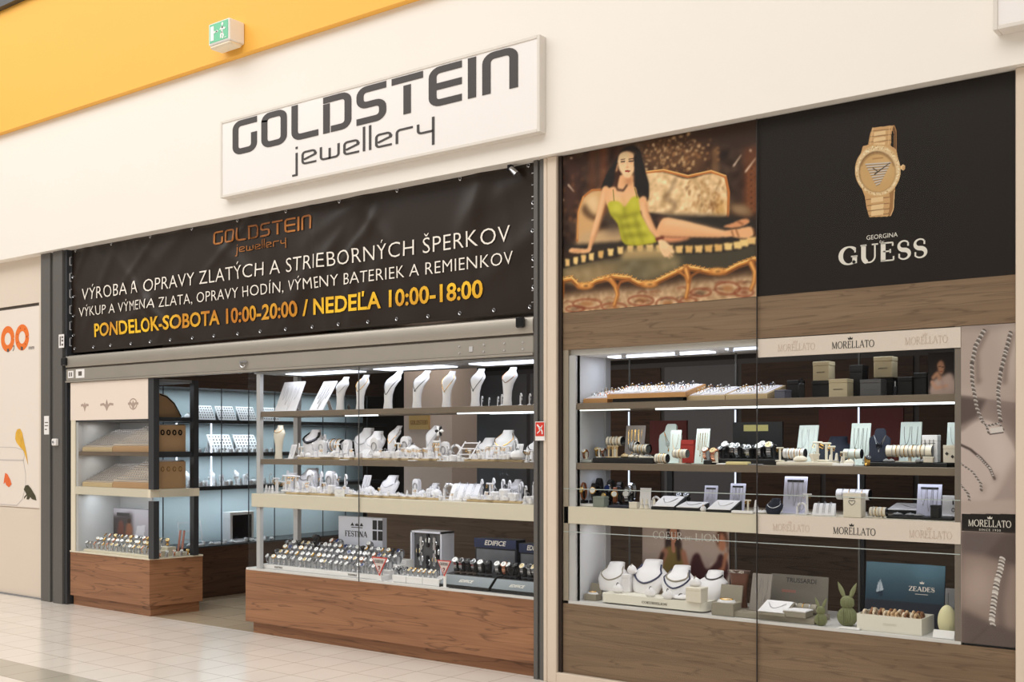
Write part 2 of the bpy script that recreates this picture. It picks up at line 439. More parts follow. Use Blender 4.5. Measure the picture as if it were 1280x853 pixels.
# ------------------------------------------------------------------ painter for flat prints
class Paint:
    """a printed picture: x, z rectangle of the print, ink per grid point"""
    def __init__(s, x0, x1, z0, z1, nx, nz, bgc):
        s.b = (x0, x1, z0, z1); s.n = (nx, nz)
        s.X, s.Z = np.meshgrid(np.linspace(x0, x1, nx), np.linspace(z0, z1, nz))
        s.px = (x1-x0)/(nx-1); s.pz = (z1-z0)/(nz-1)
        s.a = np.empty((nz, nx, 3)); s.a[:] = bgc
        s.keep = np.zeros((nz, nx), bool); s.conv = None
        s.rng = np.random.default_rng(3)
    def pts(s, p): return [s.conv(*q) for q in p] if s.conv else p
    def blur(s, m, k):
        k = int(k)
        for _ in range(2):
            if k < 1: break
            for ax in (0, 1):
                pad = [(0,0),(0,0)]; pad[ax] = (k, k)
                c = np.cumsum(np.pad(m, pad, mode='edge'), axis=ax)
                z = np.zeros_like(np.take(c, [0], ax)); c = np.concatenate([z, c], ax)
                n = m.shape[ax]; w = 2*k+1
                m = (np.take(c, range(w, w+n), ax)-np.take(c, range(0, n), ax))/w
        return m
    def mix(s, m, col, al):
        m = (m*al)[..., None]; c = np.array(col, float)
        s.a = s.a*(1-m)+c*m; s.keep |= m[..., 0] > .35
    def poly(s, p, col, blur=0, al=1.0, grad=None):
        P = s.pts(p); m = np.zeros(s.X.shape, bool); n = len(P)
        for i in range(n):
            (xa, za), (xb, zb) = P[i], P[(i+1) % n]
            if za == zb: continue
            c = ((za > s.Z) != (zb > s.Z)) & (s.X < (xb-xa)*(s.Z-za)/(zb-za)+xa)
            m ^= c
        s.mix(s.blur(m.astype(float), blur), col, al)
    def smooth(s, p, n=6):
        q = []; k = len(p)
        for i in range(k):
            a, b, c, d = (np.array(p[(i+j) % k], float) for j in (-1, 0, 1, 2))
            for t in np.arange(n)/n:
                q.append(tuple(.5*(2*b+(c-a)*t+(2*a-5*b+4*c-d)*t*t+(3*b-a-3*c+d)*t**3)))
        return q
    def blob(s, p, col, blur=0, al=1.0): s.poly(s.smooth(p), col, blur, al)
    def line(s, p, w, col, blur=0, al=1.0):
        """w in the same unit as the points"""
        P = s.pts(p); q0 = s.pts([(0, 0), (1, 0), (0, 1)])
        sc = math.hypot(q0[2][0]-q0[0][0], q0[2][1]-q0[0][1]) if s.conv else 1
        ws = w if hasattr(w, '__len__') else [w]*len(P)
        m = np.zeros(s.X.shape)
        for i in range(len(P)-1):
            (xa, za), (xb, zb) = P[i], P[i+1]
            dx, dz = xb-xa, zb-za; L = dx*dx+dz*dz+1e-12
            t = np.clip(((s.X-xa)*dx+(s.Z-za)*dz)/L, 0, 1)
            d = np.hypot(s.X-xa-t*dx, s.Z-za-t*dz)
            r = (ws[i]+(ws[i+1]-ws[i])*t)*sc/2
            m = np.maximum(m, np.clip((r-d)/s.px+.5, 0, 1))
        s.mix(s.blur(m, blur), col, al)
    def ell(s, cx, cy, rx, ry, col, blur=0, al=1.0, rot=0):
        c, q = math.cos(math.radians(rot)), math.sin(math.radians(rot))
        s.poly([(cx+rx*math.cos(a)*c-ry*math.sin(a)*q, cy+rx*math.cos(a)*q+ry*math.sin(a)*c) for a in np.linspace(0, 2*math.pi, 40)[:-1]], col, blur, al)
    def noise(s, amp, k, region=None):
        z = s.blur(s.rng.normal(0, 1, s.X.shape), k); z = z/(z.std()+1e-9)*amp
        if region is not None: z = z*region
        s.a = s.a+z[..., None]
    def mask(s, p, blur=0):
        keep = s.a.copy(), s.keep.copy(); s.a = np.zeros_like(s.a); s.poly(p, (1,1,1), blur); m = s.a[..., 0]; s.a, s.keep = keep; return m
    def obj(s, name, parent, y, cull=False, gain=1.0):
        nx, nz = s.n; a = np.clip(s.a*gain, 0, 255)/255
        L = np.where(a <= .04045, a/12.92, ((a+.055)/1.055)**2.4)
        v = np.stack([s.X, np.full_like(s.X, y), s.Z], -1).reshape(-1, 3)
        i = np.arange(nx*nz).reshape(nz, nx)
        q = np.stack([i[:-1,:-1], i[:-1,1:], i[1:,1:], i[1:,:-1]], -1).reshape(-1, 4)
        if cull:
            k = (s.keep[:-1,:-1] & s.keep[:-1,1:] & s.keep[1:,1:] & s.keep[1:,:-1]).reshape(-1); q = q[k]
        me = bpy.data.meshes.new(name); me.from_pydata(v.tolist(), [], q.tolist())
        at = me.attributes.new('ink', 'FLOAT_COLOR', 'POINT')
        at.data.foreach_set('color', np.concatenate([L, np.ones((nz, nx, 1))], -1).astype(np.float32).ravel())
        me.materials.append(print_mat()); me.update()
        return link(name, me, parent)

# ================================================================== THE SETTING
# floors: mall tiles in front, the shop's own tiles behind the threshold
def tile_mat(name, c0, c1, grout, size, ox, oy, band=None, rough=0.17):
    m = bpy.data.materials.new(name); m.use_nodes = True
    t = m.node_tree; b = t.nodes['Principled BSDF']; N = t.nodes.new; L = t.links.new
    co = N('ShaderNodeTexCoord'); mp = N('ShaderNodeMapping'); mp.inputs['Location'].default_value = (ox, oy, 0)
    L(co.outputs['Object'], mp.inputs[0])
    br = N('ShaderNodeTexBrick'); br.offset = 0; br.inputs['Scale'].default_value = 1
    br.inputs['Brick Width'].default_value = size; br.inputs['Row Height'].default_value = size
    br.inputs['Mortar Size'].default_value = 0.004; br.inputs['Mortar Smooth'].default_value = 0.3; br.inputs['Bias'].default_value = 0
    br.inputs['Color1'].default_value = lin(c0); br.inputs['Color2'].default_value = lin(c1); br.inputs['Mortar'].default_value = lin(grout)
    L(mp.outputs[0], br.inputs['Vector'])
    nz = N('ShaderNodeTexNoise'); nz.inputs['Scale'].default_value = 3; nz.inputs['Detail'].default_value = 4; L(co.outputs['Object'], nz.inputs['Vector'])
    mx = N('ShaderNodeMix'); mx.data_type = 'RGBA'; mx.blend_type = 'MULTIPLY'; mx.inputs[0].default_value = 0.12
    L(br.outputs['Color'], mx.inputs[6]); L(nz.outputs['Fac'], mx.inputs[7])
    out = mx.outputs[2]
    if band:
        sp = N('ShaderNodeSeparateXYZ'); L(co.outputs['Object'], sp.inputs[0])
        a = N('ShaderNodeMath'); a.operation = 'LESS_THAN'; a.inputs[1].default_value = band[1]; L(sp.outputs['Y'], a.inputs[0])
        c = N('ShaderNodeMath'); c.operation = 'GREATER_THAN'; c.inputs[1].default_value = band[0]; L(sp.outputs['Y'], c.inputs[0])
        d = N('ShaderNodeMath'); d.operation = 'MULTIPLY'; L(a.outputs[0], d.inputs[0]); L(c.outputs[0], d.inputs[1])
        m2 = N('ShaderNodeMix'); m2.data_type = 'RGBA'; m2.blend_type = 'MULTIPLY'; L(d.outputs[0], m2.inputs[0]); L(out, m2.inputs[6]); m2.inputs[7].default_value = lin((200, 200, 192))
        out = m2.outputs[2]
    L(out, b.inputs['Base Color']); b.inputs['Roughness'].default_value = rough
    return m
TILE = tile_mat('mall_tiles', (245, 237, 228), (241, 232, 222), (196, 182, 168), 0.2875, 0.65, 1.735-.2875*0, band=(-2.025, -1.737))
TILE2 = tile_mat('shop_tiles', (196, 178, 152), (190, 172, 146), (150, 135, 115), 0.45, 0.2, 0.1)
struct('floor', MB().box(-22, 9, -16, 0.045, -.06, 0), TILE)
struct('floor', MB().box(-11, 1, 0.045, 5.2, -.06, 0), TILE2)

# white fascia wall over the shop front, yellow bulkhead above it, dark beam on top
struct('wall_front', MB().box(-22, 6, -.08, .14, 3.295, 4.9), WALLW)
struct('wall_upper', MB().box(-22, 6, -.14, .14, 4.515, 5.69), YELL)
struct('trim_1', MB().box(-22, 6, -.2, .14, 5.69, 6.0), DARKF)

# neighbouring shop front on the left: cream wall with a framed poster panel
wl = MB()
wl.box(-22, -10.15, .03, .14, 0, .86).box(-22, -10.15, .03, .14, 2.852, 3.295).box(-10.15, -10.03, .03, .14, 0, 3.295)
wl.box(-22, -10.15, .056, .14, .86, 2.852)
struct('wall_left', wl, pm('cream_wall_paint', (226, 213, 198), 0.55, noise=.015, nscale=2))
struct('baseboard_left', MB().box(-22, -10.06, .012, .03, 0, .012), GREY)

# shop interior shell
INT = pm('interior_wall_paint', (58, 50, 45), 0.6, noise=.05, nscale=2)
struct('wall_back', MB().box(-9.75, -.7, 4.4, 4.55, 0, 2.75), INT)
struct('wall_side', MB().box(-9.75, -9.6, .14, 4.4, 0, 2.75), INT)
struct('wall_right', MB().box(-.85, -.7, .14, 4.4, 0, 2.75), INT)
struct('ceiling', MB().box(-9.75, -.7, .14, 4.55, 2.72, 2.8), pm('shop_ceiling_paint', (92, 84, 76), 0.6))

# grey steel post at the left of the shutter and the guide rail at its right
pt = MB()
pt.box(-10.03, -9.87, -.02, .1, 0, 3.294).box(-9.87, -9.80, .0, .1, 0, 3.294).box(-9.80, -9.645, -.03, .1, 0, 3.294)
struct('trim_2', pt, POSTG)
gd = MB()
gd.box(-9.635, -9.60, -.01, .1, 0, 3.294)
struct('trim_3', gd, DARKF)
gd = MB()
gd.box(-4.215, -4.185, -.02, .1, 0, 3.294).box(-4.185, -4.165, -.005, .1, 0, 3.294).box(-4.165, -4.135, -.02, .1, 0, 3.294)
struct('trim_4', gd, POSTG)
# beige aluminium frame round the window on the right
fr = MB()
fr.box(-4.133, -4.105, -.03, .1, 0, 3.294, .004).box(-4.1, -4.03, -.035, .1, 0, 3.294, .004)
fr.box(-4.03, -1.35, -.035, .1, 0, .067, .003)
fr.box(-1.345, -1.255, -.035, .1, 0, 3.294, .004).box(-1.25, -.7, -.03, .1, 0, 3.294, .004)
wf = struct('window_1', fr, FRAMEB)
struct('gasket', MB().box(-4.03, -4.005, -.012, .06, .067, 3.294), pm('dark_gasket', (44, 30, 22), .6), wf)
gp = MB().box(-4.004, -2.694, -.012, -.004, .067, 3.294)
struct('pane', gp, GLASSW, wf)
struct('pane', MB().box(-2.688, -1.352, -.012, -.004, .067, 3.294), GLASSW, wf)
struct('pane_joint', MB().box(-2.693, -2.689, -.0125, -.0035, .067, 3.294), pm('dark_seal', (52, 46, 42), .5), wf)

# ================================================================== SIGNS ON THE WALL
def lightbox(name, label, cat, x0, x1, z0, z1, yf, yb, face_mat, fw=.022, rim=.006):
    t = thing(name, label, cat, ((x0+x1)/2, yb, z0))
    ox, oy, oz = -(x0+x1)/2, -yb, -z0
    m = MB()
    m.box(x0, x0+fw, yf, yb, z0, z1, .003).box(x1-fw, x1, yf, yb, z0, z1, .003).box(x0+fw, x1-fw, yf, yb, z0, z0+fw, .003).box(x0+fw, x1-fw, yf, yb, z1-fw, z1, .003)
    m.xf(T((ox, oy, oz))); obj('frame', m, FRAMEW, t)
    m = MB().box(x0+fw*.6, x1-fw*.6, yf+rim, yb-.005, z0+fw*.6, z1-fw*.6).xf(T((ox, oy, oz)))
    obj('face', m, face_mat, t)
    return t, (ox, oy, oz)
FRAMEW = pm('sign_frame_metal', (226, 220, 212), .45)
FACEW = pm('sign_face_acrylic', (244, 240, 238), .35, noise=.01, nscale=1)
t, of = lightbox('shop_sign', 'wide white light box sign with dark square lettering on the fascia wall', 'sign', -7.187, -4.076, 3.427, 4.031, -.147, -.081, FACEW)
SIGNINK = pm('sign_ink', (64, 59, 59), .5)
m = tech_word('GOLDSTEIN', .262, 2.79); letter('upper_lettering', m, SIGNINK, t, of[0]-7.037, of[1]-.1405, of[2]+3.738)
m = tech_jewellery(.098, 1.4); letter('lower_lettering', m, SIGNINK, t, of[0]-6.345, of[1]-.1405, of[2]+3.548)
t, of = lightbox('wall_sign', 'corner of a white framed light box sign above the watch advertisement', 'sign', -1.413, .6, 3.447, 4.05, -.172, -.081, FACEW)
# exit sign on the yellow bulkhead
t = thing('exit_sign', 'green and white emergency exit sign box on the yellow wall', 'exit sign', (-7.02, -.14, 4.55))
m = MB().box(-.126, .125, -.149, 0, .025, .195, .008); obj('housing', m, PLAST, t)
m = MB().box(-.12, .12, -.14, -.02, .0, .03, .01); obj('diffuser', m, pm('pale_diffuser', (240, 226, 200), .4), t)
m = MB().box(-.108, .112, -.1525, -.148, .04, .182); obj('green_panel', m, GREENS, t)
m = MB(); d0, d1 = -.155, -.152
m.box(-.094, -.054, d0, d1, .055, .165)
m.prism([(-.012,.105),(-.03,.115),(-.012,.13)], d0, d1).box(-.042, .0, d0, d1, .112, .12).prism([(-.042,.103),(-.055,.116),(-.042,.129)], d0, d1)
m.strip([(.05,.14),(.045,.10),(.06,.07),(.05,.05)], .016, d0, d1).strip([(.045,.10),(.03,.08),(.03,.055)], .014, d0, d1).strip([(.02,.12),(.045,.138),(.07,.12),(.085,.125)], .012, d0, d1)
m.prism([(.05+.012*math.cos(a), .16+.012*math.sin(a)) for a in np.linspace(0, 6.28, 10)[:-1]], d0, d1)
m.box(.075, .092, d0, d1, .05, .055)
obj('pictogram', m, PLAST, t)

# ================================================================== SHUTTER AND BANNER
t = thing('roller_shutter', 'rolled up aluminium security shutter under the dark banner', 'shutter', (-6.9, .03, 2.06))
def shut(name, mb, mat=BRUSH): mb.xf(T((6.9, -.03, -2.06))); return obj(name, mb, mat, t)
m = MB(); m.loft([[(x, y, z) for y, z in ((.0,2.196),(-.022,2.2),(-.028,2.22),(-.028,2.28),(-.02,2.3),(.02,2.312),(.06,2.312),(.06,2.19))] for x in (-9.598, -4.217)])
shut('upper_rail', m)
m = MB().box(-9.598, -4.217, -.01, .05, 2.183, 2.196, .002); shut('joint_strip', m, pm('dark_joint', (84, 76, 66), .5))
m = MB().box(-9.598, -4.217, -.02, .05, 2.072, 2.184, .006).box(-9.598, -4.217, -.03, .04, 2.058, 2.074, .003); shut('bottom_rail', m)
b = bpy.data.objects['bottom_rail']
m = MB().box(-9.64, -9.56, -.05, -.02, 2.215, 2.29, .008); shut('bumper', m, BLACKG)
m = MB().box(-4.335, -4.275, -.06, -.026, 2.235, 2.305, .008); shut('bumper', m, BLACKG)
m = MB().tube([(-7.052+.035*math.cos(a), -.032, 2.135+.035*math.sin(a)*1.1) for a in np.linspace(math.pi, 2*math.pi, 12)], .005).box(-7.095, -7.01, -.034, -.018, 2.135, 2.145); shut('pull_ring', m, STEEL)
rv = MB().cyl((0, 0, 0), (0, -.009, 0), .007, .005, 8).mesh('rivet', ALU)
for x in (-4.83, -4.62, -4.45, -4.3):
    for z in (2.1, 2.145): link('rivet', rv, t).location = (x+6.9, -.018-.03, z-2.06)
shut('lock_plate', MB().box(-4.745, -4.715, -.024, -.018, 2.105, 2.14), ALU)
# stickers on the post and the rail: things of their own
def sticker(name, label, cat, x0, x1, z0, z1, y, mat=PLAST, marks=None, mk=GINK):
    s = thing(name, label, cat, ((x0+x1)/2, y, z0))
    w, h = x1-x0, z1-z0
    obj('sheet', MB().box(-w/2, w/2, -.002, 0, 0, h), mat, s)
    if marks:
        m = MB()
        for a, c, d, e_ in marks: m.box(-w/2+a*w, -w/2+c*w, -.0028, -.0019, d*h, e_*h)
        obj('print', m, mk, s)
    return s
sticker('sticker', 'square white sticker on the shutter rail, the one next to the post', 'sticker', -9.56, -9.47, 2.1, 2.165, -.0205, marks=[(.2,.4,.2,.8),(.55,.75,.2,.8)])
sticker('sticker', 'larger white sticker on the shutter rail, second from the post', 'sticker', -9.43, -9.29, 2.095, 2.175, -.0205, marks=[(.3,.7,.25,.75)])
sticker('number_plate', 'small white number plate on the grey post beside the banner', 'plate', -9.70, -9.61, 2.385, 2.51, -.0305, marks=[(.2,.42,.15,.85),(.55,.85,.15,.3),(.55,.85,.45,.6),(.55,.85,.7,.85)])
sticker('notice', 'white paper notice with two lines stuck on the grey post above the key switch', 'notice', -9.97, -9.885, 1.58, 1.755, -.0205, marks=[(.15,.85,.62,.67),(.15,.85,.45,.5),(.15,.6,.25,.3)])
s = thing('key_switch', 'small white shutter key switch box on the grey post', 'switch', (-9.735, -.03, 1.475))
obj('housing', MB().box(-.035, .035, -.035, 0, 0, .065, .006), PLAST, s)
obj('lock', MB().cyl((0, -.035, .033), (0, -.042, .033), .012), STEEL, s)
s = sticker('fire_notice', 'red and white fire safety notice on the grey guide rail', 'sign', -4.19, -4.115, 1.515, 1.635, -.0365)
obj('red_panel', MB().box(-.033, .033, -.004, -.0015, .028, .115), RED, s)
m = MB(); m.strip([(-.02,.10),(-.005,.085),(.0,.07)], .01, -.0055, -.0035).strip([(.0,.085),(.018,.06),(.02,.04)], .008, -.0055, -.0035).strip([(-.02,.045),(.0,.062),(.02,.095)], .006, -.0055, -.0035)
obj('symbol', m, PLAST, s)
s['label'] = 'red and white fire safety notice on the grey guide rail beside the beige frame'

# banner: wrinkled vinyl with grommets
BX0, BX1, BZ0, BZ1 = -9.585, -4.225, 2.335, 3.294
rw = random.Random(11)
WR = [(rw.uniform(BX0, BX1), rw.uniform(BZ0+.1, BZ1), rw.uniform(-1.2, 1.2), rw.uniform(.25, .7), rw.uniform(.035, .09), rw.uniform(.004, .011)) for _ in range(46)]
def bwave(x, z):
    y = .035
    for cx, cz, an, ln, wd, am in WR:
        c, s_ = math.cos(an+math.pi/2), math.sin(an+math.pi/2)
        u = (x-cx)*c+(z-cz)*s_; v = -(x-cx)*s_+(z-cz)*c
        y -= am*math.exp(-(u/ln)**2-(v/wd)**2)
    e_ = (z-BZ0)
    y -= .006*math.sin(x*9)*math.exp(-e_/.12)
    return y
t = thing('banner', 'dark brown vinyl banner with white and gold lettering above the shutter', 'banner', (-6.9, 0, BZ0))
m = MB(); NX, NZ = 216, 40
vs = []
for j in range(NZ+1):
    for i in range(NX+1):
        x = BX0+(BX1-BX0)*i/NX; z = BZ0+(BZ1-BZ0)*j/NZ; vs.append((x+6.9, bwave(x, z), z-BZ0))
m.add(vs, [(j*(NX+1)+i, j*(NX+1)+i+1, (j+1)*(NX+1)+i+1, (j+1)*(NX+1)+i) for j in range(NZ) for i in range(NX)])
VINYL = pm('dark_vinyl', (36, 24, 15), .36, noise=.15, nscale=1.5, spec=.42)
sh = obj('sheet', m, VINYL, t)
md = sh.modifiers.new('thickness', 'SOLIDIFY'); md.thickness = .002; md.offset = 1
def on_banner(name, mb, mat, x, z):
    """lettering printed on the vinyl: cut fine and laid on its folds"""
    if name == 'lettering':                       # each word is a mesh of its own
        sp = sorted((min(mb.v[k][0] for k in f), max(mb.v[k][0] for k in f), f) for f in mb.f); gap = .24*max(p[2] for p in mb.v); runs = []; hi = -9
        for lo_, h_, f in sp:
            if lo_ > hi+gap: runs.append([])
            runs[-1].append(f); hi = max(hi, h_)
        for fs in runs:
            w_ = MB(); ids = sorted({k for f in fs for k in f}); ix = {k: n for n, k in enumerate(ids)}
            w_.v = [mb.v[k] for k in ids]; w_.f = [tuple(ix[k] for k in f) for f in fs]; on_banner('word_lettering', w_, mat, x, z)
        return
    me = bpy.data.meshes.new(name); me.from_pydata([(p[0]+x, 0, p[2]+z) for p in mb.v], [], mb.f)
    bm = bmesh.new(); bm.from_mesh(me)
    xs = [v.co.x for v in bm.verts]; zs = [v.co.z for v in bm.verts]
    a = min(xs)
    while a < max(xs):
        bmesh.ops.bisect_plane(bm, geom=bm.verts[:]+bm.edges[:]+bm.faces[:], plane_co=(a, 0, 0), plane_no=(1, 0, 0)); a += (BX1-BX0)/NX
    a = min(zs)
    while a < max(zs):
        bmesh.ops.bisect_plane(bm, geom=bm.verts[:]+bm.edges[:]+bm.faces[:], plane_co=(0, 0, a), plane_no=(0, 0, 1)); a += (BZ1-BZ0)/NZ
    for v in bm.verts: v.co = (v.co.x+6.9, bwave(v.co.x, v.co.z)-.006, v.co.z-BZ0)
    bmesh.ops.recalc_face_normals(bm, faces=bm.faces); bm.to_mesh(me); bm.free()
    me.materials.append(mat)
    return link(name, me, t)
def goldprint(name, c0, c1):
    m = bpy.data.materials.new(name); m.use_nodes = True; tr = m.node_tree; b = tr.nodes['Principled BSDF']; N = tr.nodes.new
    co = N('ShaderNodeTexCoord'); nz = N('ShaderNodeTexNoise'); nz.inputs['Scale'].default_value = 1.6; tr.links.new(co.outputs['Object'], nz.inputs['Vector'])
    rp_ = N('ShaderNodeValToRGB'); rp_.color_ramp.elements[0].position = .38; rp_.color_ramp.elements[1].position = .62
    rp_.color_ramp.elements[0].color = lin(c0); rp_.color_ramp.elements[1].color = lin(c1)
    tr.links.new(nz.outputs['Fac'], rp_.inputs[0]); tr.links.new(rp_.outputs[0], b.inputs['Base Color']); b.inputs['Roughness'].default_value = .4
    return m
GP = goldprint('gold_print', (196, 122, 30), (250, 200, 40)); GP2 = goldprint('dull_gold_print', (150, 88, 30), (190, 118, 42))
on_banner('logo_lettering', tech_word('GOLDSTEIN', .108, 1.18, 0, .13), GP2, -7.496, 3.115)
on_banner('logo_lettering', tech_jewellery(.042, .6, 0, .15), GP2, -7.21, 3.025)
on_banner('lettering', text_mb('VÝROBA A OPRAVY ZLATÝCH A STRIEBORNÝCH ŠPERKOV', .115, -.009, 4.97, depth=0, spacing=1.05), WINK, -9.41, 2.812)
on_banner('lettering', text_mb('VÝKUP A VÝMENA ZLATA, OPRAVY HODÍN, VÝMENY BATERIEK A REMIENKOV', .09, -.008, 5.05, depth=0, spacing=1.05), WINK, -9.46, 2.663)
on_banner('lettering', text_mb('PONDELOK-SOBOTA 10:00-20:00 / NEDEĽA 10:00-18:00', .122, .022, 4.545, depth=0), GP, -9.213, 2.467)
gm = MB().tube([(.011*math.cos(a), 0, .011*math.sin(a)) for a in np.linspace(0, 2*math.pi, 9)[:-1]], .004, 5, True).mesh('grommet', STEEL)
def grom(x, z): link('grommet', gm, t).location = (x+6.9, bwave(x, z)-.004, z-BZ0)
for i in range(19): grom(BX0+.06+i*(BX1-BX0-.12)/18, BZ0+.04)
for i in range(10): grom(BX0+.06+i*(BX1-BX0-.12)/9, BZ1-.012)
for z in (2.5, 2.68, 2.86, 3.04): grom(BX0+.03, z); grom(BX1-.03, z)
for xx, dx in ((BX0+.008, -1), (BX1-.008, 1)):
    for i in range(6):
        z0 = 2.4+i*.15-BZ0
        obj('cord_loop', MB().tube([(xx+6.9-dx*.02, .012, z0), (xx+6.9+dx*.004, .01, z0), (xx+6.9+dx*.004, .01, z0+.075), (xx+6.9-dx*.02, .012, z0+.075)], .004, 5), ALU, t)
s = thing('spot_light', 'small silver spotlight tucked under the fascia at the banner corner', 'spotlight', (-4.36, 0, 3.25))
obj('head', MB().cyl((.02, -.03, -.03), (-.035, -.02, .02), .022, .018), STEEL, s); obj('bracket', MB().box(-.06, -.03, -.03, 0, .01, .045), GUN, s)

# ================================================================== NEIGHBOUR'S POSTER (zoo shop)
t = thing('poster_panel', 'white pet shop poster panel in the recess of the cream wall', 'poster', (-10.6, .055, .87))
def zp(name, mb, mat): mb.xf(T((10.6, -.055, -.87))); return obj(name, mb, mat, t)
zp('sheet', MB().box(-12.9, -10.165, .045, .055, .87, 2.825), pm('poster_paper', (238, 228, 218), .5))
zp('top_gap', MB().box(-12.9, -10.165, .043, .055, 2.827, 2.85), pm('dark_gap', (78, 70, 62), .6))
def ring(m, cx, cz, ro, ri, sx=1.0, y=.043):
    n = 28; m.strip([(cx+(ro+ri)/2*sx*math.cos(a), cz+(ro+ri)/2*math.sin(a)) for a in np.linspace(0, 2*math.pi, n+1)], [ro-ri]*(n+1), y, y+.0015)
m = MB()
for cx in (-10.755, -10.485): ring(m, cx, 2.535, .128, .062)
m.prism([(-11.15,2.66),(-10.92,2.66),(-10.92,2.62),(-11.06,2.46),(-10.92,2.46),(-10.92,2.41),(-11.15,2.41),(-11.15,2.45),(-11.0,2.61),(-11.15,2.61)], .043, .0445)
zp('orange_lettering', m, ORANGE)
for i in range(7): zp('letter_speck', MB().strip([(-10.485+.095*math.cos(a), 2.535+.095*math.sin(a)) for a in (i*.9, i*.9+.12)], .014, .0415, .043), pm('deep_orange_ink', (190, 80, 24), .5))
for dx, dz in ((-10.745,2.425),(-10.485,2.43)): zp('figure_print', MB().box(dx-.018, dx+.018, .0405, .042, dz-.02, dz+.012), GINK)
zp('figure_print', MB().strip([(-10.66,2.455),(-10.63,2.46),(-10.635,2.43),(-10.655,2.41)], .006, .0415, .043), GINK)
zp('small_lettering', text_mb('mm', .042, .0, .1, .0015).xf(T((-10.36, .0435, 2.41))), GINK)
FLAT = []
m = MB()   # fish bowl outline
bl = [(-10.99,1.33),(-10.45,1.33)]; m.strip(bl, .012, .043, .0445)
m.strip([(-10.46,1.33),(-10.42,1.2),(-10.42,1.08),(-10.48,.95),(-10.58,.885),(-10.9,.885)], .009, .043, .0445); m.strip([(-10.47,1.43),(-10.44,1.38),(-10.46,1.33)], .007, .043, .0445); m.strip([(-10.99,1.46),(-10.6,1.455),(-10.47,1.43)], .006, .043, .0445)
zp('fish_bowl_print', m, pm('pale_grey_ink', (206, 198, 194), .5))
m = MB().prism([(-10.60,1.60),(-10.57,1.635),(-10.52,1.64),(-10.48,1.60),(-10.45,1.52),(-10.40,1.40),(-10.375,1.29),(-10.40,1.34),(-10.45,1.42),(-10.52,1.46),(-10.58,1.50),(-10.61,1.54)], .0415, .043)
zp('parakeet_print', m, pm('parakeet_ink', (240, 178, 60), .5, noise=.35, nscale=14))
m = MB().prism([(-10.80,1.20),(-10.76,1.19),(-10.70,1.13),(-10.68,1.09),(-10.73,1.06),(-10.78,1.08),(-10.80,1.11),(-10.83,1.09),(-10.82,1.14)], .0415, .043)
zp('goldfish_print', m, pm('goldfish_ink', (236, 110, 50), .5, noise=.2, nscale=20))
m = MB().prism([(-10.45,1.045),(-10.42,1.085),(-10.37,1.09),(-10.32,1.06),(-10.24,.99),(-10.22,.945),(-10.30,.955),(-10.33,.975),(-10.36,.95),(-10.40,.95),(-10.385,.99),(-10.43,.965),(-10.44,.955),(-10.445,.97),(-10.40,1.0),(-10.42,1.02)], .0415, .043)
zp('frog_print', m, pm('frog_ink', (70, 66, 44), .6, noise=.5, nscale=30))

# ================================================================== ADVERTISING PRINTS ON THE RIGHT WINDOW
def lc(a, b, t): return tuple(a[i]+(b[i]-a[i])*t for i in range(3))
# --- dark watch advertisement
t = thing('watch_advertisement', 'dark advertising panel with a gold watch and white serif lettering', 'advertisement', (-2.02, 0, 2.315))
def ad(name, mb, mat): mb.xf(T((2.02, 0, -2.315))); return obj(name, mb, mat, t, smooth=False)
ad('panel', MB().box(-2.689, -1.352, .002, .012, 2.312, 3.294), pm('black_brown_print', (36, 29, 25), .5, noise=.05, nscale=1, spec=.2))
ad('brand_lettering', serif_mb('GUESS', .098, .452, .23, .075, .15, .12), WINK).location = (0,0,0)
o = bpy.data.objects['brand_lettering']; o.data.transform(T((-2.222, .002, 2.436)))
ad('name_lettering', text_mb('GEORGINA', .024, .0, .162).xf(T((-2.08, .002, 2.557))), WINK)
ad('small_lettering', text_mb('for', .016, .0, .026, slant=.3).xf(T((-2.013, .002, 2.533))), WINK)
p = Paint(-2.165, -1.855, 2.655, 3.165, 124, 204, (36, 29, 25))
p.conv = lambda x, y: un(1060+x/6.5625, 150+y/6.5615, 0)
G0, G1, G2, G3 = (206,162,112), (232,198,150), (160,116,72), (110,76,46)
p.poly([(350,45),(385,42),(402,90),(402,270),(370,265),(375,120)], G2); p.poly([(360,60),(380,60),(392,100),(392,250),(378,250),(378,110)], G3)
p.poly([(198,62),(352,44),(372,44),(358,120),(352,262),(160,225),(178,120)], G0)
for y in (85, 130, 175, 215): p.line([(185-(y-80)*.1, y+8),(352, y-10)], 5, G3, 0, .8)
for x0, y0 in ((215,100),(212,150),(210,195)): p.poly([(x0,y0),(x0+95,y0-14),(x0+95,y0+16),(x0-2,y0+32)], G1)
p.line([(340,60),(330,250)], 8, G1, 0, .6); p.line([(205,70),(180,215)], 8, G1, 0, .6)
p.poly([(330,560),(390,540),(378,740),(352,795),(330,790)], G2); p.line([(382,580),(372,730),(350,785)], 6, G1)
p.poly([(132,600),(335,575),(345,660),(330,795),(172,800),(150,720)], G0)
for y in (640, 690, 735, 775): p.line([(150+(y-640)*.12, y+14),(335, y-6)], 6, G3, 0, .8)
for x0, y0 in ((190,640),(192,700),(192,748)): p.poly([(x0,y0),(x0+100,y0-12),(x0+98,y0+30),(x0-2,y0+42)], G1)
p.poly([(120,215),(170,200),(350,205),(400,250),(430,400),(390,540),(330,600),(140,640),(110,560),(60,440)], G0)
p.ell(245, 415, 190, 212, (214,176,126)); p.ell(245, 415, 180, 202, (226,196,152))
rg = random.Random(2)
for i in range(150):
    a = rg.uniform(0, 6.28); r = rg.uniform(.86, 1.0); p.ell(245+180*r*math.cos(a), 415+202*r*math.sin(a), 5, 5, rg.choice([(250,232,200),(190,150,100),(240,214,170)]))
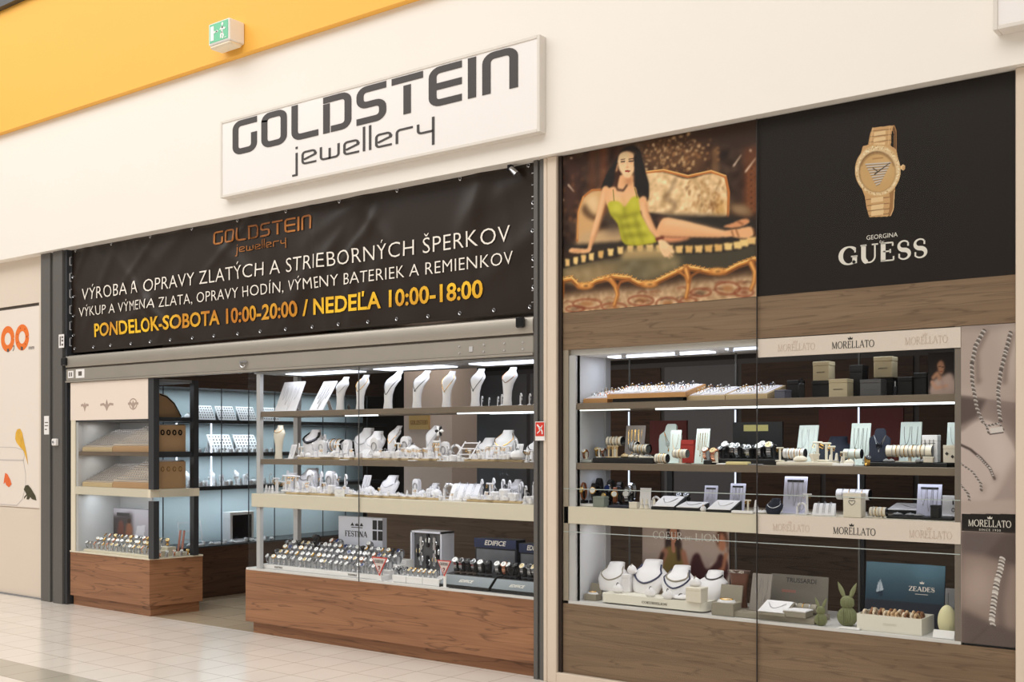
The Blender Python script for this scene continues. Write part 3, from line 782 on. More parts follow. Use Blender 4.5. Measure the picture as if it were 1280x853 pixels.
p.ell(240, 425, 150, 168, G3, 1); p.ell(243, 430, 147, 163, (204,164,110), 1); p.ell(285, 390, 80, 100, (218,180,128), 8, .6)
p.line(arc(243, 430, 140, 155, 200, 340), 7, G3, 1, .7)
for i in range(9):
    y = 358+i*21; hw = 102*(1-i/9.4); p.line([(247-hw, y+6),(247+hw, y-8)], 9, (206,200,196)); p.line([(247-hw, y+14),(247+hw, y)], 5, (96,78,66), 0, .8)
p.line([(205,320),(285,310)], 10, (176,132,84)); p.line([(220,445),(345,352)], [10, 5], (52,40,34)); p.line([(240,420),(205,395)], 7, (62,48,40))
p.ell(452, 390, 20, 27, G1); p.ell(458, 395, 12, 20, G0)
p.obj('watch_picture', t, -.0005, cull=True, gain=1.05); bpy.data.objects['watch_picture'].location = (2.02, 0, -2.315)

# --- picture advertisement: a woman in a green dress on a baroque chaise longue
t = thing('picture_advertisement', 'photo advertisement of a woman in a green dress on a gilded chaise', 'advertisement', (-3.36, 0, 2.315))
obj('panel', MB().box(-4.003, -2.693, .002, .012, 2.312, 3.294).xf(T((3.36, 0, -2.315))), pm('brown_print', (60, 36, 22), .45), t)
p = Paint(-4.003, -2.6935, 2.313, 3.293, 330, 250, (52, 31, 18))
p.conv = lambda x, y: un(690+x/3.878, 180+y/3.877, 0)
M = p.mask([(0,0),(1040,0),(1040,330),(0,520)], 6)
p.noise(9, 4, M); p.noise(9, 10, M)
p.poly([(430,0),(760,0),(760,120),(700,150),(460,130)], (96,62,34), 14)
for i in range(260):
    x, y = rg.gauss(590, 95), rg.gauss(45, 45); p.ell(x, y, rg.uniform(3, 10), rg.uniform(3, 9), rg.choice([(196,158,112),(150,104,62),(70,44,26),(224,190,146),(110,70,40)]), 1, .75)
for x0, x1, c in ((170,215,(92,52,26)),(230,268,(110,58,28)),(300,330,(84,44,22)),(780,800,(150,110,70)),(925,1000,(104,56,28))):
    p.poly([(x0,20),(x1,10),(x1,330),(x0,360)], c, 4, .75)
for y in range(120, 340, 28): p.ell(965, y, 22, 12, (146,82,40), 2, .7); p.ell(965, y, 9, 5, (60,32,18), 1, .8)
p.poly([(60,80),(140,60),(140,300),(60,340)], (66,34,20), 8, .8)
for i in range(40): p.ell(rg.uniform(40, 170), rg.uniform(110, 470), rg.uniform(3, 8), rg.uniform(5, 14), rg.choice([(120,66,30),(40,22,14),(150,92,48)]), 2, .6)
# chaise: back cushions
p.blob([(120,470),(125,330),(150,260),(195,228),(245,228),(240,330),(215,440),(160,490)], (206,160,108), 2)
p.blob([(145,320),(165,290),(200,340),(225,345),(215,370),(170,355)], (70,44,26), 3, .85); p.blob([(160,270),(215,245),(225,320),(190,330)], (230,196,150), 5, .8)
p.poly([(150,430),(330,400),(360,480),(100,505)], (196,160,118), 4); p.poly([(250,340),(330,380),(345,440),(260,430)], (74,62,52), 8, .7)
p.blob([(440,150),(540,138),(655,168),(770,142),(838,165),(850,240),(850,348),(740,358),(610,378),(500,345),(440,300)], (222,186,140), 1)
M = p.mask([(440,150),(540,138),(655,168),(770,142),(838,165),(850,240),(850,348),(740,358),(610,378),(500,345),(440,300)], 2)
p.noise(12, 5, M); p.noise(8, 2, M)
p.line([(600,165),(575,225),(545,260),(600,290),(590,320),(545,345)], 12, (104,78,54), 3, .8)
for i in range(90):
    x, y = rg.uniform(640, 835), rg.uniform(175, 335); p.ell(x, y, rg.uniform(3, 8), rg.uniform(6, 16), rg.choice([(160,112,66),(182,134,84),(130,90,54),(236,206,164)]), 1, .6, rot=rg.uniform(-40, 40))
p.poly([(795,270),(845,270),(845,345),(795,350)], (196,140,60), 6, .5)
p.line([(430,140),(540,128),(658,158),(770,133),(840,158),(856,235),(852,350)], 12, (186,112,54)); p.line([(430,137),(540,124),(658,153),(770,129),(842,154)], 4, (240,190,120))
p.line([(122,470),(126,330),(150,258),(192,224),(245,222)], 10, (176,108,54)); p.line([(122,460),(128,330),(152,256)], 3, (236,184,112))
p.blob([(860,300),(905,290),(965,320),(960,350),(900,345)], (120,92,64), 3); p.ell(910, 318, 40, 14, (170,140,104), 4, .7)
# seat
p.poly([(470,340),(850,350),(985,370),(985,470),(600,500),(350,500),(160,520),(60,520),(80,490),(330,475)], (38,32,27), 3)
p.poly([(36,595),(350,545),(620,530),(985,470),(995,575),(850,618),(640,610),(470,672),(300,645),(150,690),(36,670)], (66,60,47), 2)
M = p.mask([(40,600),(350,560),(620,545),(620,600),(470,660),(300,640),(150,690),(40,660)], 5)
p.mix(M, (150,126,88), .75); p.ell(410, 600, 90, 40, (88,86,66), 14, .8); p.ell(180, 640, 100, 34, (176,148,104), 12, .6); p.ell(560, 580, 60, 30, (120,116,84), 12, .6); p.noise(5, 4, M)
edge = [(36,585),(120,565),(200,545),(300,522),(400,505),(500,505),(600,512),(700,510),(800,505),(900,492),(970,468)]
p.line(edge, 44, (44,36,28), 1)
for i in range(22):
    f = i/21*(len(edge)-1); k = min(int(f), len(edge)-2); q = f-k; x = edge[k][0]+(edge[k+1][0]-edge[k][0])*q; y = edge[k][1]+(edge[k+1][1]-edge[k][1])*q
    w_ = 13+i*.7
    if i % 1 == 0: p.poly([(x-w_, y-17),(x+w_*.7, y-19),(x+w_*.55, y+18),(x-w_*.8, y+17)], rg.choice([(236,196,128),(226,184,118),(214,168,100)]), 1)
p.poly([(330,560),(350,510),(460,495),(600,510),(590,545)], (190,160,110), 4, .85)
# carved rail and legs, carpet
p.poly([(36,690),(150,700),(300,660),(470,690),(650,630),(850,630),(1000,575),(1000,760),(36,835)], (46,27,17), 3)
p.poly([(36,735),(150,720),(300,705),(480,700),(640,665),(820,650),(1000,625),(1000,758),(36,834)], (186,152,116), 6)
M = p.mask([(36,735),(300,710),(640,670),(1000,630),(1000,758),(36,834)], 5); p.noise(10, 2, M)
for cx, cy, rx, ry in ((170,775,70,22),(430,760,62,24),(560,775,56,30),(850,700,60,30),(720,720,50,18),(300,790,60,18),(930,720,46,20),(110,800,44,14),(660,760,40,14)):
    p.line([(cx+rx*math.cos(a), cy+ry*math.sin(a)-(0)) for a in np.linspace(0, 6.28, 26)], 8, (132,62,38), 1, .85); p.ell(cx, cy, rx*.45, ry*.5, rg.choice([(160,104,60),(120,56,36),(90,70,50)]), 2, .85)
for i in range(26): x = rg.uniform(60, 980); y = 790-(x-60)*.11+rg.uniform(-40, 25); p.line([(x-22, y+4),(x, y-6),(x+24, y)], 6, rg.choice([(120,58,38),(146,92,60),(86,52,36)]), 1, .7)
rail = [(40,665),(95,655),(130,690),(170,692),(215,665),(300,645),(370,652),(420,678),(480,682),(545,650),(650,600),(700,608),(760,622),(840,622),(900,590),(985,560)]
p.line(rail, 24, (150,86,36), 1); p.line([(x, y-3) for x, y in rail], 14, (206,138,66), 1); p.line([(x, y-8) for x, y in rail], 5, (246,200,124)); p.line([(x, y+7) for x, y in rail], 3, (92,50,22))
for x in range(50, 980, 22):
    k = max(j for j in range(len(rail)) if rail[j][0] <= max(x, 40)); k = min(k, len(rail)-2); q = (x-rail[k][0])/(rail[k+1][0]-rail[k][0]); y = rail[k][1]+(rail[k+1][1]-rail[k][1])*q
    p.line([(x-7, y-17),(x, y-12),(x+7, y-19)], 4, (226,164,88))
for cx, cy in ((160,688),(470,680),(800,618)): p.ell(cx, cy, 42, 16, (196,124,58), 2); p.ell(cx, cy-3, 26, 8, (240,190,112), 2); p.ell(cx+4, cy+1, 12, 4, (120,66,30), 1)
for leg in ([(285,655),(308,690),(318,730),(302,782)], [(650,605),(662,650),(660,700),(650,745)], [(48,680),(50,720),(44,765)], [(965,575),(985,620),(980,670),(965,705)]):
    p.line(leg, [30, 24, 20, 18][:len(leg)], (150,86,38), 1); p.line([(x-3, y) for x, y in leg], [14, 11, 9, 7][:len(leg)], (230,168,92), 1)
p.line([(255,650),(290,668),(318,700)], 12, (196,126,60), 1); p.line([(380,655),(330,670),(318,700)], 12, (160,94,44), 1); p.line([(610,615),(645,640),(658,670)], 11, (190,120,58), 1); p.line([(720,612),(675,640),(664,670)], 11, (150,90,42), 1)
# the woman
SK, SKL, SKD = (226,170,122), (244,198,154), (176,112,72)
p.blob([(330,40),(375,5),(425,30),(445,110),(470,200),(462,275),(420,290),(385,240),(400,150),(310,120),(300,170),(280,215),(238,222),(262,150),(300,90)], (24,15,12), 1)
p.line([(258,225),(232,330),(205,420),(178,515)], [42, 34, 28, 20], SK, 1); p.line([(252,235),(226,340),(196,440)], [10, 10, 8], SKL, 2, .8); p.line([(272,240),(246,345),(216,430),(190,500)], [8, 8, 8, 6], SKD, 2, .8)
p.blob([(190,505),(150,508),(95,505),(80,522),(110,530),(170,528)], SK, 1); p.line([(100,522),(140,518)], 4, SKD, 1, .7)
p.poly([(328,150),(392,150),(398,210),(420,230),(310,232)], SK, 1); p.poly([(345,175),(392,150),(392,190),(365,205)], SKD, 4, .7)
p.blob([(262,220),(320,206),(395,208),(435,240),(452,290),(430,325),(350,310),(280,310),(255,265)], SK, 1)
p.ell(318, 262, 36, 26, SKL, 8, .7); p.ell(390, 258, 30, 24, SKL, 8, .5); p.line([(340,250),(350,300)], 6, SKD, 3, .6)
p.blob([(318,80),(328,48),(360,34),(392,48),(402,85),(398,125),(380,158),(362,164),(342,150),(324,120)], SKL, 1)
p.blob([(372,40),(398,55),(402,100),(396,135),(380,158),(384,110)], SK, 4, .8)
for x0, x1, y in ((334,352,86),(372,392,84)): p.line([(x0, y-10),(x1, y-13)], 4, (50,30,22)); p.line([(x0+1, y),(x1-1, y-1)], 6, (42,26,20)); p.ell((x0+x1)/2, y+6, 10, 3, (200,140,104), 1, .7)
p.line([(364,85),(366,112)], 4, (204,146,108), 1, .8); p.line([(358,114),(370,114)], 4, SKD, 1, .8)
p.ell(366, 132, 13, 5, (170,66,52)); p.line([(354,131),(378,131)], 2, (110,36,30)); p.ell(364, 152, 10, 4, (214,158,116), 2, .6)
p.line([(318,100),(312,130)], 8, SK, 1)
p.line([(304,190),(318,222),(345,226),(362,200)], 9, (66,40,28), 1)
p.blob([(396,60),(430,70),(450,150),(458,255),(430,270),(412,240),(404,160)], (22,14,11), 1); p.line([(420,90),(435,170),(440,250)], 4, (70,46,36), 2, .6)
D0, D1, D2 = (178,170,42), (222,216,96), (104,100,22)
p.blob([(274,285),(300,276),(330,284),(352,305),(385,262),(418,258),(428,300),(432,340),(470,400),(505,462),(495,480),(410,492),(350,484),(330,440),(318,390),(285,345),(272,310)], D0, 1)
p.ell(312, 310, 30, 24, D1, 7, .8); p.ell(398, 290, 26, 24, D1, 7, .6); p.line([(350,305),(352,345),(372,420),(395,485)], 10, D2, 3, .7); p.line([(285,340),(340,355),(420,335)], 9, D2, 3, .8)
for pts, c in (([(335,380),(420,360)], D1),([(330,400),(430,395)], D2),([(345,425),(450,410)], D1),([(350,445),(465,440)], D2),([(372,468),(490,462)], D1),([(330,360),(345,430),(362,480)], D2),([(420,350),(450,410),(488,465)], D1),([(400,350),(420,420),(440,480)], D2)): p.line(pts, 9, c, 3, .75)
p.line([(300,276),(296,222)], 4, D2); p.line([(412,262),(400,215)], 4, D2)
p.blob([(470,350),(500,338),(548,352),(560,370),(520,420),(505,440)], (46,30,24), 2); p.blob([(505,360),(545,358),(530,400)], (110,70,48), 3, .7)
p.blob([(512,400),(545,358),(620,368),(720,392),(830,418),(900,415),(905,440),(830,452),(700,452),(580,450),(510,440)], SK, 1); p.line([(545,378),(620,384),(730,408),(830,430)], [16, 18, 14, 10], SKL, 4, .9); p.line([(520,440),(640,450),(820,452)], 6, SKD, 3, .7)
p.blob([(525,448),(600,450),(670,452),(640,468),(575,478),(540,470)], (214,142,100), 2)
p.blob([(830,400),(870,385),(930,362),(958,372),(940,392),(880,408)], (206,142,98), 1); p.blob([(860,425),(905,410),(960,400),(978,425),(970,448),(930,458),(880,450)], SK, 1)
for pts in ([(890,410),(905,452)],[(870,420),(880,450)],[(900,375),(925,390)],[(975,410),(985,450)]): p.line(pts, 5, (120,66,34), 1)
p.line([(440,275),(452,340),(485,410),(525,465)], [42, 36, 30, 22], SK, 1); p.line([(436,290),(448,350),(478,410)], [10, 10, 8], SKL, 3, .8); p.line([(455,290),(470,350),(505,415)], [6, 6, 5], SKD, 2, .7)
p.line([(508,462),(535,455)], 16, (112,52,34), 1)
p.blob([(515,468),(548,470),(578,500),(590,530),(572,528),(560,545),(540,540),(522,505)], SKL, 1)
for pts in ([(560,500),(590,522)],[(552,510),(582,545)],[(540,512),(570,552)],[(528,508),(548,545)]): p.line(pts, [9, 6], SKL, 1); p.line([(a+5, b) for a, b in pts], 2, SKD, 1, .6)
for a, b in (((78,198),(105,230)),((880,106),(916,54)),((938,134),(986,70)),((45,262),(58,275)),((90,68),(100,70)),((960,30),(966,36))): p.line([a, b], [7, 3], (255,232,214), 1)
p.obj('printed_picture', t, .0015, gain=1.12); bpy.data.objects['printed_picture'].location = (3.36, 0, -2.315)

# --- tall jewellery picture beside the window displays
t = thing('jewellery_poster', 'tall brown toned poster of a chain necklace and bracelets beside the displays', 'poster', (-1.48, 0, .515))
obj('panel', MB().box(-1.606, -1.353, .002, .012, .513, 2.078).xf(T((1.48, 0, -.515))), pm('brown_grey_print', (120, 104, 98), .45), t)
p = Paint(-1.606, -1.353, .514, 2.077, 120, 720, (196,178,170))
def cv(x, y): return un(1190+x/3.478, 395+y/3.4817, 0)
p.conv = cv
p.poly([(30,40),(290,30),(290,120),(30,230)], (166,150,144), 10); p.poly([(30,60),(290,60),(290,370),(180,360),(30,300)], (190,172,164), 8)
p.poly([(200,50),(290,40),(290,300),(240,260)], (206,190,182), 14, .8); p.poly([(30,345),(100,352),(150,362),(290,380),(290,900),(30,900)], (158,140,134), 1)
p.poly([(30,350),(150,365),(110,440),(30,480)], (96,82,78), 4, .9); p.poly([(150,368),(290,390),(290,560),(230,470)], (140,122,118), 10)
p.blob([(20,560),(60,490),(130,452),(200,480),(262,560),(285,640),(250,720),(150,830),(20,880)], (208,190,184), 3); p.blob([(120,470),(220,500),(270,600),(200,700),(160,600)], (222,206,200), 14, .7)
p.poly([(290,590),(290,900),(100,900),(180,800)], (178,160,154), 8)
def links(P, w, cs, step):
    for k in range(len(P)-1):
        (xa, ya), (xb, yb) = P[k], P[k+1]; step_ = step*.62; L_ = math.hypot(xb-xa, yb-ya); n_ = max(1, int(L_/step_))
        for i in range(n_):
            f = i/n_; x, y = xa+(xb-xa)*f, ya+(yb-ya)*f; c = cs[i % len(cs)]
            p.ell(x, y, w*.5, w*.24, c, 0, .95, rot=28)
CS = [(96,86,82),(214,206,202),(130,118,112)]
p.line([(150,70),(108,160),(112,290),(120,280)], 18, (118,100,94), 4, .6); p.line([(262,80),(236,190),(228,290)], 20, (118,100,94), 4, .6)
links([(140,62),(102,130),(86,210),(88,290),(108,400),(135,470)], 20, CS, 10); links([(255,72),(232,160),(212,240),(200,330),(205,420),(212,465)], 20, CS, 10)
links([(120,440),(150,480),(160,515)], 14, CS, 8); links([(150,480),(205,468),(225,500)], 14, CS, 8)
p.poly([(162,490),(218,482),(224,505),(170,514)], (226,218,214)); p.line([(165,516),(222,508)], 5, (92,80,76))
p.line([(38,562),(80,582),(125,620),(165,665),(185,710)], 10, (84,70,66), 1); links([(110,608),(165,665),(183,705)], 10, [(230,224,220),(90,80,76)], 8)
links([(40,645),(90,680),(125,730),(128,765)], 15, CS, 8); links([(40,738),(70,775),(78,815)], 15, CS, 8)
p.line([(190,690),(186,720)], 12, (140,122,116), 5, .7); p.line([(138,740),(134,770)], 12, (150,132,126), 5, .7)
def cv2(x, y): return un(1190+x/3.822, 630+y/3.8251, 0)
p.conv = cv2
p.poly([(40,-14),(330,-20),(330,50),(40,48)], (194,176,168), 4)
p.poly([(45,48),(330,50),(330,142),(45,130)], (30,24,22), 0)
p.poly([(45,133),(330,143),(330,700),(45,700)], (126,108,102), 0); p.poly([(45,135),(240,142),(145,250),(45,235)], (112,98,96), 6); p.poly([(240,142),(330,145),(330,300),(150,250)], (98,84,80), 6)
p.poly([(45,240),(150,252),(330,320),(330,620),(200,590),(45,510)], (158,138,130), 8); p.blob([(60,330),(160,300),(200,400),(180,480),(70,470)], (190,170,160), 18, .8)
p.poly([(45,505),(200,580),(330,620),(330,700),(45,700)], (104,90,86), 8); p.line([(175,588),(90,665)], 4, (84,72,68), 2)
p.line([(262,280),(240,380),(225,480),(235,600)], 26, (84,70,66), 8, .7)
links([(240,262),(232,310),(215,370),(205,430),(196,500),(190,560),(200,598)], 32, [(236,230,226),(150,138,132),(220,212,208),(96,86,82)], 13)
p.obj('printed_picture', t, .0012); bpy.data.objects['printed_picture.001'].location = (1.48, 0, -.515)
def crown(m, x, z, s, y=0): m.prism([(x-s*.5, z),(x-s*.6, z+s*.55),(x-s*.25, z+s*.3),(x, z+s*.75),(x+s*.25, z+s*.3),(x+s*.6, z+s*.55),(x+s*.5, z)], y-.0012, y-.0002); return m
m = serif_mb('MORELLATO', .034, .198, .15, .07, .1, .1); m.xf(T((-1.571, .0012, 1.09))); m2 = MB(); m2.v = m.v; m2.f = m.f; crown(m2, -1.47, 1.129, .02, .0012); m2.xf(T((1.48, -.0005, -.515))); obj('brand_lettering', m2, WINK, t, smooth=False)
m = text_mb('SINCE 1930', .011, 0, .1, spacing=1.3); m.xf(T((-1.52+1.48, .0006, 1.07-.515))); obj('small_lettering', m, WINK, t, smooth=False)

# ================================================================== RIGHT WINDOW DISPLAY
t = thing('window_display', 'built-in window display with taupe shelves between walnut panels, right of the pillar', 'display case', (-2.7, .25, 0))
RW = t
def rp_(name, mb, mat, label=None, smooth=False): mb.xf(T((2.7, -.25, 0))); return obj(name, mb, mat, t, label, smooth)
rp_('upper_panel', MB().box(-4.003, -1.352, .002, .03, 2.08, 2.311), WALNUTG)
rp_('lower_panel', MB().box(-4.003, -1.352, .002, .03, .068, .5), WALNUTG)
rp_('deck', MB().box(-4.003, -1.607, .004, .6, .5, .516), pm('white_deck', (226, 224, 222), .4))
rp_('shelf', MB().box(-3.94, -1.637, .02, .47, 1.706, 1.746, .002), SHELFW)
rp_('shelf', MB().box(-3.94, -1.637, .02, .47, 1.335, 1.376, .002), SHELFW)
rp_('shelf', MB().box(-4.0, -1.61, .004, .47, .998, 1.105, .002), CREAM, 'cream fronted shelf')
rp_('top_board', MB().box(-4.0, -1.61, .03, .55, 2.045, 2.08), pm('white_top_board', (220, 218, 214), .5))
rp_('stile', MB().box(-4.003, -3.965, .004, .05, .5, 2.08), pm('taupe_stile', (168, 156, 138), .5))
rp_('post', MB().box(-3.965, -3.915, .012, .06, .516, 2.045), ALU)
rp_('post', MB().box(-1.637, -1.607, .004, .06, .516, 2.08), pm('grey_stile', (128, 118, 108), .5))
rp_('side_panel', MB().box(-3.935, -3.915, .03, .34, .516, 2.045), pm('pale_side_panel', (222, 224, 230), .5))
rp_('side_panel', MB().box(-3.935, -3.905, .34, .40, .516, 2.045), ALU)
rp_('side_panel', MB().box(-1.63, -1.61, .06, .5, .516, 2.045), DARKF)
rp_('poster_backing', MB().box(-1.606, -1.35, .03, .05, .5, 2.08), DARKF)
hp = pm('pinkish_panel', (238, 224, 212), .45)
m = MB().box(-2.688, -1.607, -.002, .012, 1.973, 2.074); h = rp_('header_panel', m, hp)
m = serif_mb('MORELLATO', .038, .226, .14, .06, .1, .1, .0012).xf(T((-2.265, -.0022, 1.998))); crown(m, -2.165, 2.043, .022, -.0022); m.xf(T((2.7, -.25, 0))); obj('brand_lettering', m, INK, h, smooth=False)
for x in (-2.57, -1.88):
    m = serif_mb('MORELLATO', .038, .21, .14, .06, .1, .1, .0012).xf(T((x, -.0022, 2.0))); crown(m, x+.1, 2.043, .02, -.0022); m.xf(T((2.7, -.25, 0))); obj('embossed_lettering', m, PINK, h, smooth=False)
m = MB().box(-2.688, -1.607, -.002, .006, .998, 1.106); h = rp_('front_panel', m, hp)
m = serif_mb('MORELLATO', .038, .226, .14, .06, .1, .1, .0012).xf(T((-2.258, -.0022, 1.018))); crown(m, -2.158, 1.062, .022, -.0022); m.xf(T((2.7, -.25, 0))); obj('brand_lettering', m, INK, h, smooth=False)
for x in (-2.6, -1.86):
    m = serif_mb('MORELLATO', .038, .21, .14, .06, .1, .1, .0012).xf(T((x, -.0022, 1.02))); crown(m, x+.1, 1.063, .02, -.0022); m.xf(T((2.7, -.25, 0))); obj('embossed_lettering', m, PINK, h, smooth=False)
for px in (787, 920, 1074):
    x = ux(px, .44); rp_('rail_upright', MB().box(-.0045+x, x+.0045, .435, .445, .516, 2.045), POSTG)
    rp_('led_upright', MB().box(x-.004, x+.004, .428, .434, 1.11, 1.33), pm('led_upright', (225, 235, 255), .4, emit=1.3)); rp_('led_upright', MB().box(x-.004, x+.004, .428, .434, 1.38, 1.70), pm('led_upright', (225, 235, 255), .4, emit=1.3))
rp_('led_strip', MB().box(-3.36, -1.65, .035, .06, 1.696, 1.7055), LEDS); rp_('led_strip', MB().box(-3.9, -3.55, .035, .06, 1.699, 1.7055), pm('led_strip_dim', (235, 245, 240), .4, emit=1.6))
rp_('ceiling_light', MB().box(-3.8, -3.1, .2, .3, 2.036, 2.045), LED); rp_('ceiling_light', MB().box(-2.95, -2.75, .12, .2, 2.036, 2.045), pm('led_panel_dim', (225, 235, 250), .4, emit=1.2))
for x in (-3.62, -3.25, -2.9): rp_('spot', MB().cyl((x, .1, 2.045), (x, .1, 2.02), .014, .018, 10), STEEL)

for z in (1.215, .947): rp_('pale_strip', MB().box(-4.0, -1.61, .001, .0035, z-.0022, z+.0022), pm('pale_strip', (196, 206, 204), .2))  # two thin pale strips across the display front
area('window_area_light', (-2.85, .22, 2.03), (-2.85, .22, 0), 2.0, .1, 2.4, (.86, .92, 1.0))
area('window_area_light', (-2.6, .12, 1.694), (-2.6, .17, 0), 1.9, .03, 3.6, (.90, .97, 1.0))
area('window_area_light', (-2.75, .2, 1.33), (-2.75, .2, 0), 2.2, .05, 2.0, (.84, .89, 1.0))  # added out of sight below the middle shelf to brighten the cream shelf
area('window_area_light', (-2.75, .15, .99), (-2.75, .2, 0), 2.2, .05, 2.6, (.94, .95, 1.0))  # added out of sight below the cream shelf to brighten the window floor

# ================================================================== MIDDLE GLASS CASE
t = thing('display_case', 'long glass display case on a walnut base under the shutter, left of the pillar', 'display case', (-5.6, .25, 0))
def cp_(name, mb, mat, label=None): mb.xf(T((5.6, -.25, 0))); return obj(name, mb, mat, t, label, smooth=False)
cp_('base', MB().box(-7.057, -4.22, 0, .52, .092, .5), WALNUT)
cp_('plinth', MB().box(-7.02, -4.22, .05, .48, 0, .092), WALNUT)
cp_('deck', MB().box(-7.05, -4.22, .0, .52, .5, .516), pm('white_deck', (226, 224, 222), .4))
cp_('shelf', MB().box(-6.9, -4.22, .01, .42, 1.704, 1.744, .002), SHELFW)
cp_('shelf', MB().box(-6.9, -4.22, .01, .42, 1.334, 1.374, .002), SHELFW)
cp_('shelf', MB().box(-6.975, -4.22, -.01, .42, 1.0, 1.104, .002), CREAM, 'cream fronted shelf')
cp_('top_board', MB().box(-6.95, -4.22, .0, .5, 2.04, 2.054), pm('grey_top_board', (150, 150, 152), .5))
cp_('post', MB().box(-6.925, -6.885, .0, .035, .516, 2.04), ALU)
cp_('post', MB().box(-6.95, -6.9, .40, .44, .516, 2.04), ALU)
cp_('front_pane', MB().box(-7.0, -5.782, -.02, -.014, .5, 2.052), GLASS); cp_('front_pane', MB().box(-5.778, -4.22, -.02, -.014, .5, 2.05), GLASS)
cp_('pane_joint', MB().box(-5.782, -5.778, -.0205, -.0135, .5, 2.05), pm('pane_seal', (96, 96, 96), .4))
cp_('side_pane', MB().box(-7.006, -7.0, -.02, .44, .5, 2.05), GLASS)
for a, b in ((-6.7, -6.0), (-5.75, -5.1), (-4.85, -4.24)): cp_('ceiling_light', MB().box(a, b, .1, .28, 2.032, 2.04), LED)
cp_('led_strip', MB().box(-4.92, -4.24, .06, .08, 1.696, 1.704), LEDS); cp_('led_strip', MB().box(-6.0, -5.68, .06, .08, 1.696, 1.704), LEDS); cp_('led_strip', MB().box(-4.75, -4.24, .2, .22, 1.696, 1.704), LEDS)
area('case_area_light', (-5.6, .2, 2.03), (-5.6, .2, 0), 2.4, .22, 3, (.88, .92, 1.0))
area('case_area_light', (-5.6, .1, 1.69), (-5.6, .15, 0), 2.5, .05, 2.6, (.95, .96, 1.0))
area('case_area_light', (-5.6, .12, 1.33), (-5.6, .17, 0), 2.5, .05, 2.6, (.86, .9, 1.0))  # added, hidden under the middle shelf to light the cream shelf goods
area('case_area_light', (-5.6, .1, .995), (-5.6, .2, 0), 2.5, .05, 3.2, (.95, .97, 1.0))  # added, hidden under the cream shelf to light the deck

# ================================================================== LEFT GLASS CASE beside the doorway
t = thing('display_case', 'glass corner display case with cream header beside the grey post and doorway', 'display case', (-8.9, .25, 0))
def lp_(name, mb, mat, label=None): mb.xf(T((8.9, -.25, 0))); return obj(name, mb, mat, t, label, smooth=False)
def foot(m, z0, z1, i=0.0, xl=-9.557, back=.5):
    q = [(xl, i), (-8.33-i, i), (-8.262-i, back-i*.3), (xl, back-i*.3)]
    return m.loft([[(x, y, z) for x, y in q] for z in (z0, z1)])
lp_('base', foot(MB(), .092, .492), WALNUT); lp_('plinth', foot(MB(), 0, .092, .035), WALNUT)
lp_('deck', foot(MB(), .492, .505, -.006), CREAM)
m = MB().box(-9.535, -8.335, -.012, .01, 1.707, 2.055); hd = lp_('header_panel', m, hp)
for cx, s_ in ((-9.3, .06), (-8.95, .1), (-8.55, .075)):
    m = MB().strip([(cx-s_, 1.842),(cx-s_*.5, 1.848),(cx-s_*.2, 1.83),(cx, 1.855),(cx+s_*.2, 1.83),(cx+s_*.5, 1.848),(cx+s_, 1.842)], .02, -.0135, -.0115)
    m.prism([(cx-s_*.28, 1.825),(cx, 1.785),(cx+s_*.28, 1.825),(cx, 1.86)], -.0137, -.0115)
    if s_ == .1: m.prism([(cx-.012, 1.86),(cx, 1.89),(cx+.012, 1.86)], -.0135, -.0115)
    if s_ == .075: ring(m, cx, 1.84, .05, .04, 1.2, -.0136)
    m.xf(T((8.9, -.25, 0))); obj('jewel_print', m, pm('motif_ink', (178, 158, 146), .5), hd, smooth=False)
lp_('stile', MB().box(-9.535, -9.46, -.008, .03, .505, 1.707), CREAM); lp_('stile', MB().box(-9.46, -9.425, .0, .03, .505, 1.707), ALU)
lp_('post', MB().box(-8.33, -8.255, -.01, .045, .505, 1.0).box(-8.33, -8.255, -.01, .045, 1.1, 2.055), DARKF)
lp_('post', MB().box(-8.31, -8.25, .40, .45, .505, 2.055), DARKF)
def lsh(z0, z1, mat, f=-.004, xr=0.0):
    q = [(-9.46, f), (-8.335+xr, f), (-8.275+xr, .45), (-9.46, .45)]
    return MB().loft([[(x, y, z) for x, y in q] for z in (z0, z1)])
lp_('shelf', lsh(1.69, 1.725, SHELFW), DARKF); lp_('shelf', lsh(1.385, 1.42, SHELFW, .005), pm('brown_shelf_edge', (112, 96, 80), .5))
lp_('shelf_edge', MB().loft([[(x, y, z) for x, y in ((-8.335,.05),(-8.29,.4),(-8.27,.4),(-8.315,.05))] for z in (1.375, 1.425)]), DARKF)
lp_('shelf', lsh(1.03, 1.10, CREAM, -.012, .035), CREAM, 'cream fronted shelf')
lp_('top_board', lsh(2.03, 2.055, ALU), pm('grey_top_board', (150, 150, 152), .5))
lp_('front_pane', MB().box(-9.46, -8.335, -.018, -.013, .505, 1.707), GLASS)
lp_('side_pane', MB().loft([[(x, y, z) for x, y in ((-8.257,.045),(-8.252,.4),(-8.247,.4),(-8.252,.045))] for z in (.505, 2.04)]), GLASS)
lp_('side_panel', MB().box(-9.468, -9.455, .03, .455, .505, 2.03), pm('pale_back_panel', (206, 208, 212), .5))
lp_('back_panel', MB().box(-9.46, -8.95, .455, .47, .505, 2.04), pm('pale_back_panel', (206, 208, 212), .5))
area('case_area_light', (-8.9, .2, 2.02), (-8.9, .2, 0), 1.0, .2, 1.6, (.9, .95, 1.0))
area('case_area_light', (-8.9, .15, 1.68), (-8.9, .2, 0), 1.0, .05, 1.3, (1.0, .97, .92))
area('case_area_light', (-8.9, .15, 1.38), (-8.9, .2, 0), 1.0, .05, 1.3, (1.0, .97, .92))  # added unseen light for the lower ring trays
area('case_area_light', (-8.9, .15, 1.025), (-8.9, .22, 0), 1.0, .05, 2.2, (.9, .96, 1.0))  # added unseen light for the watches on the case floor

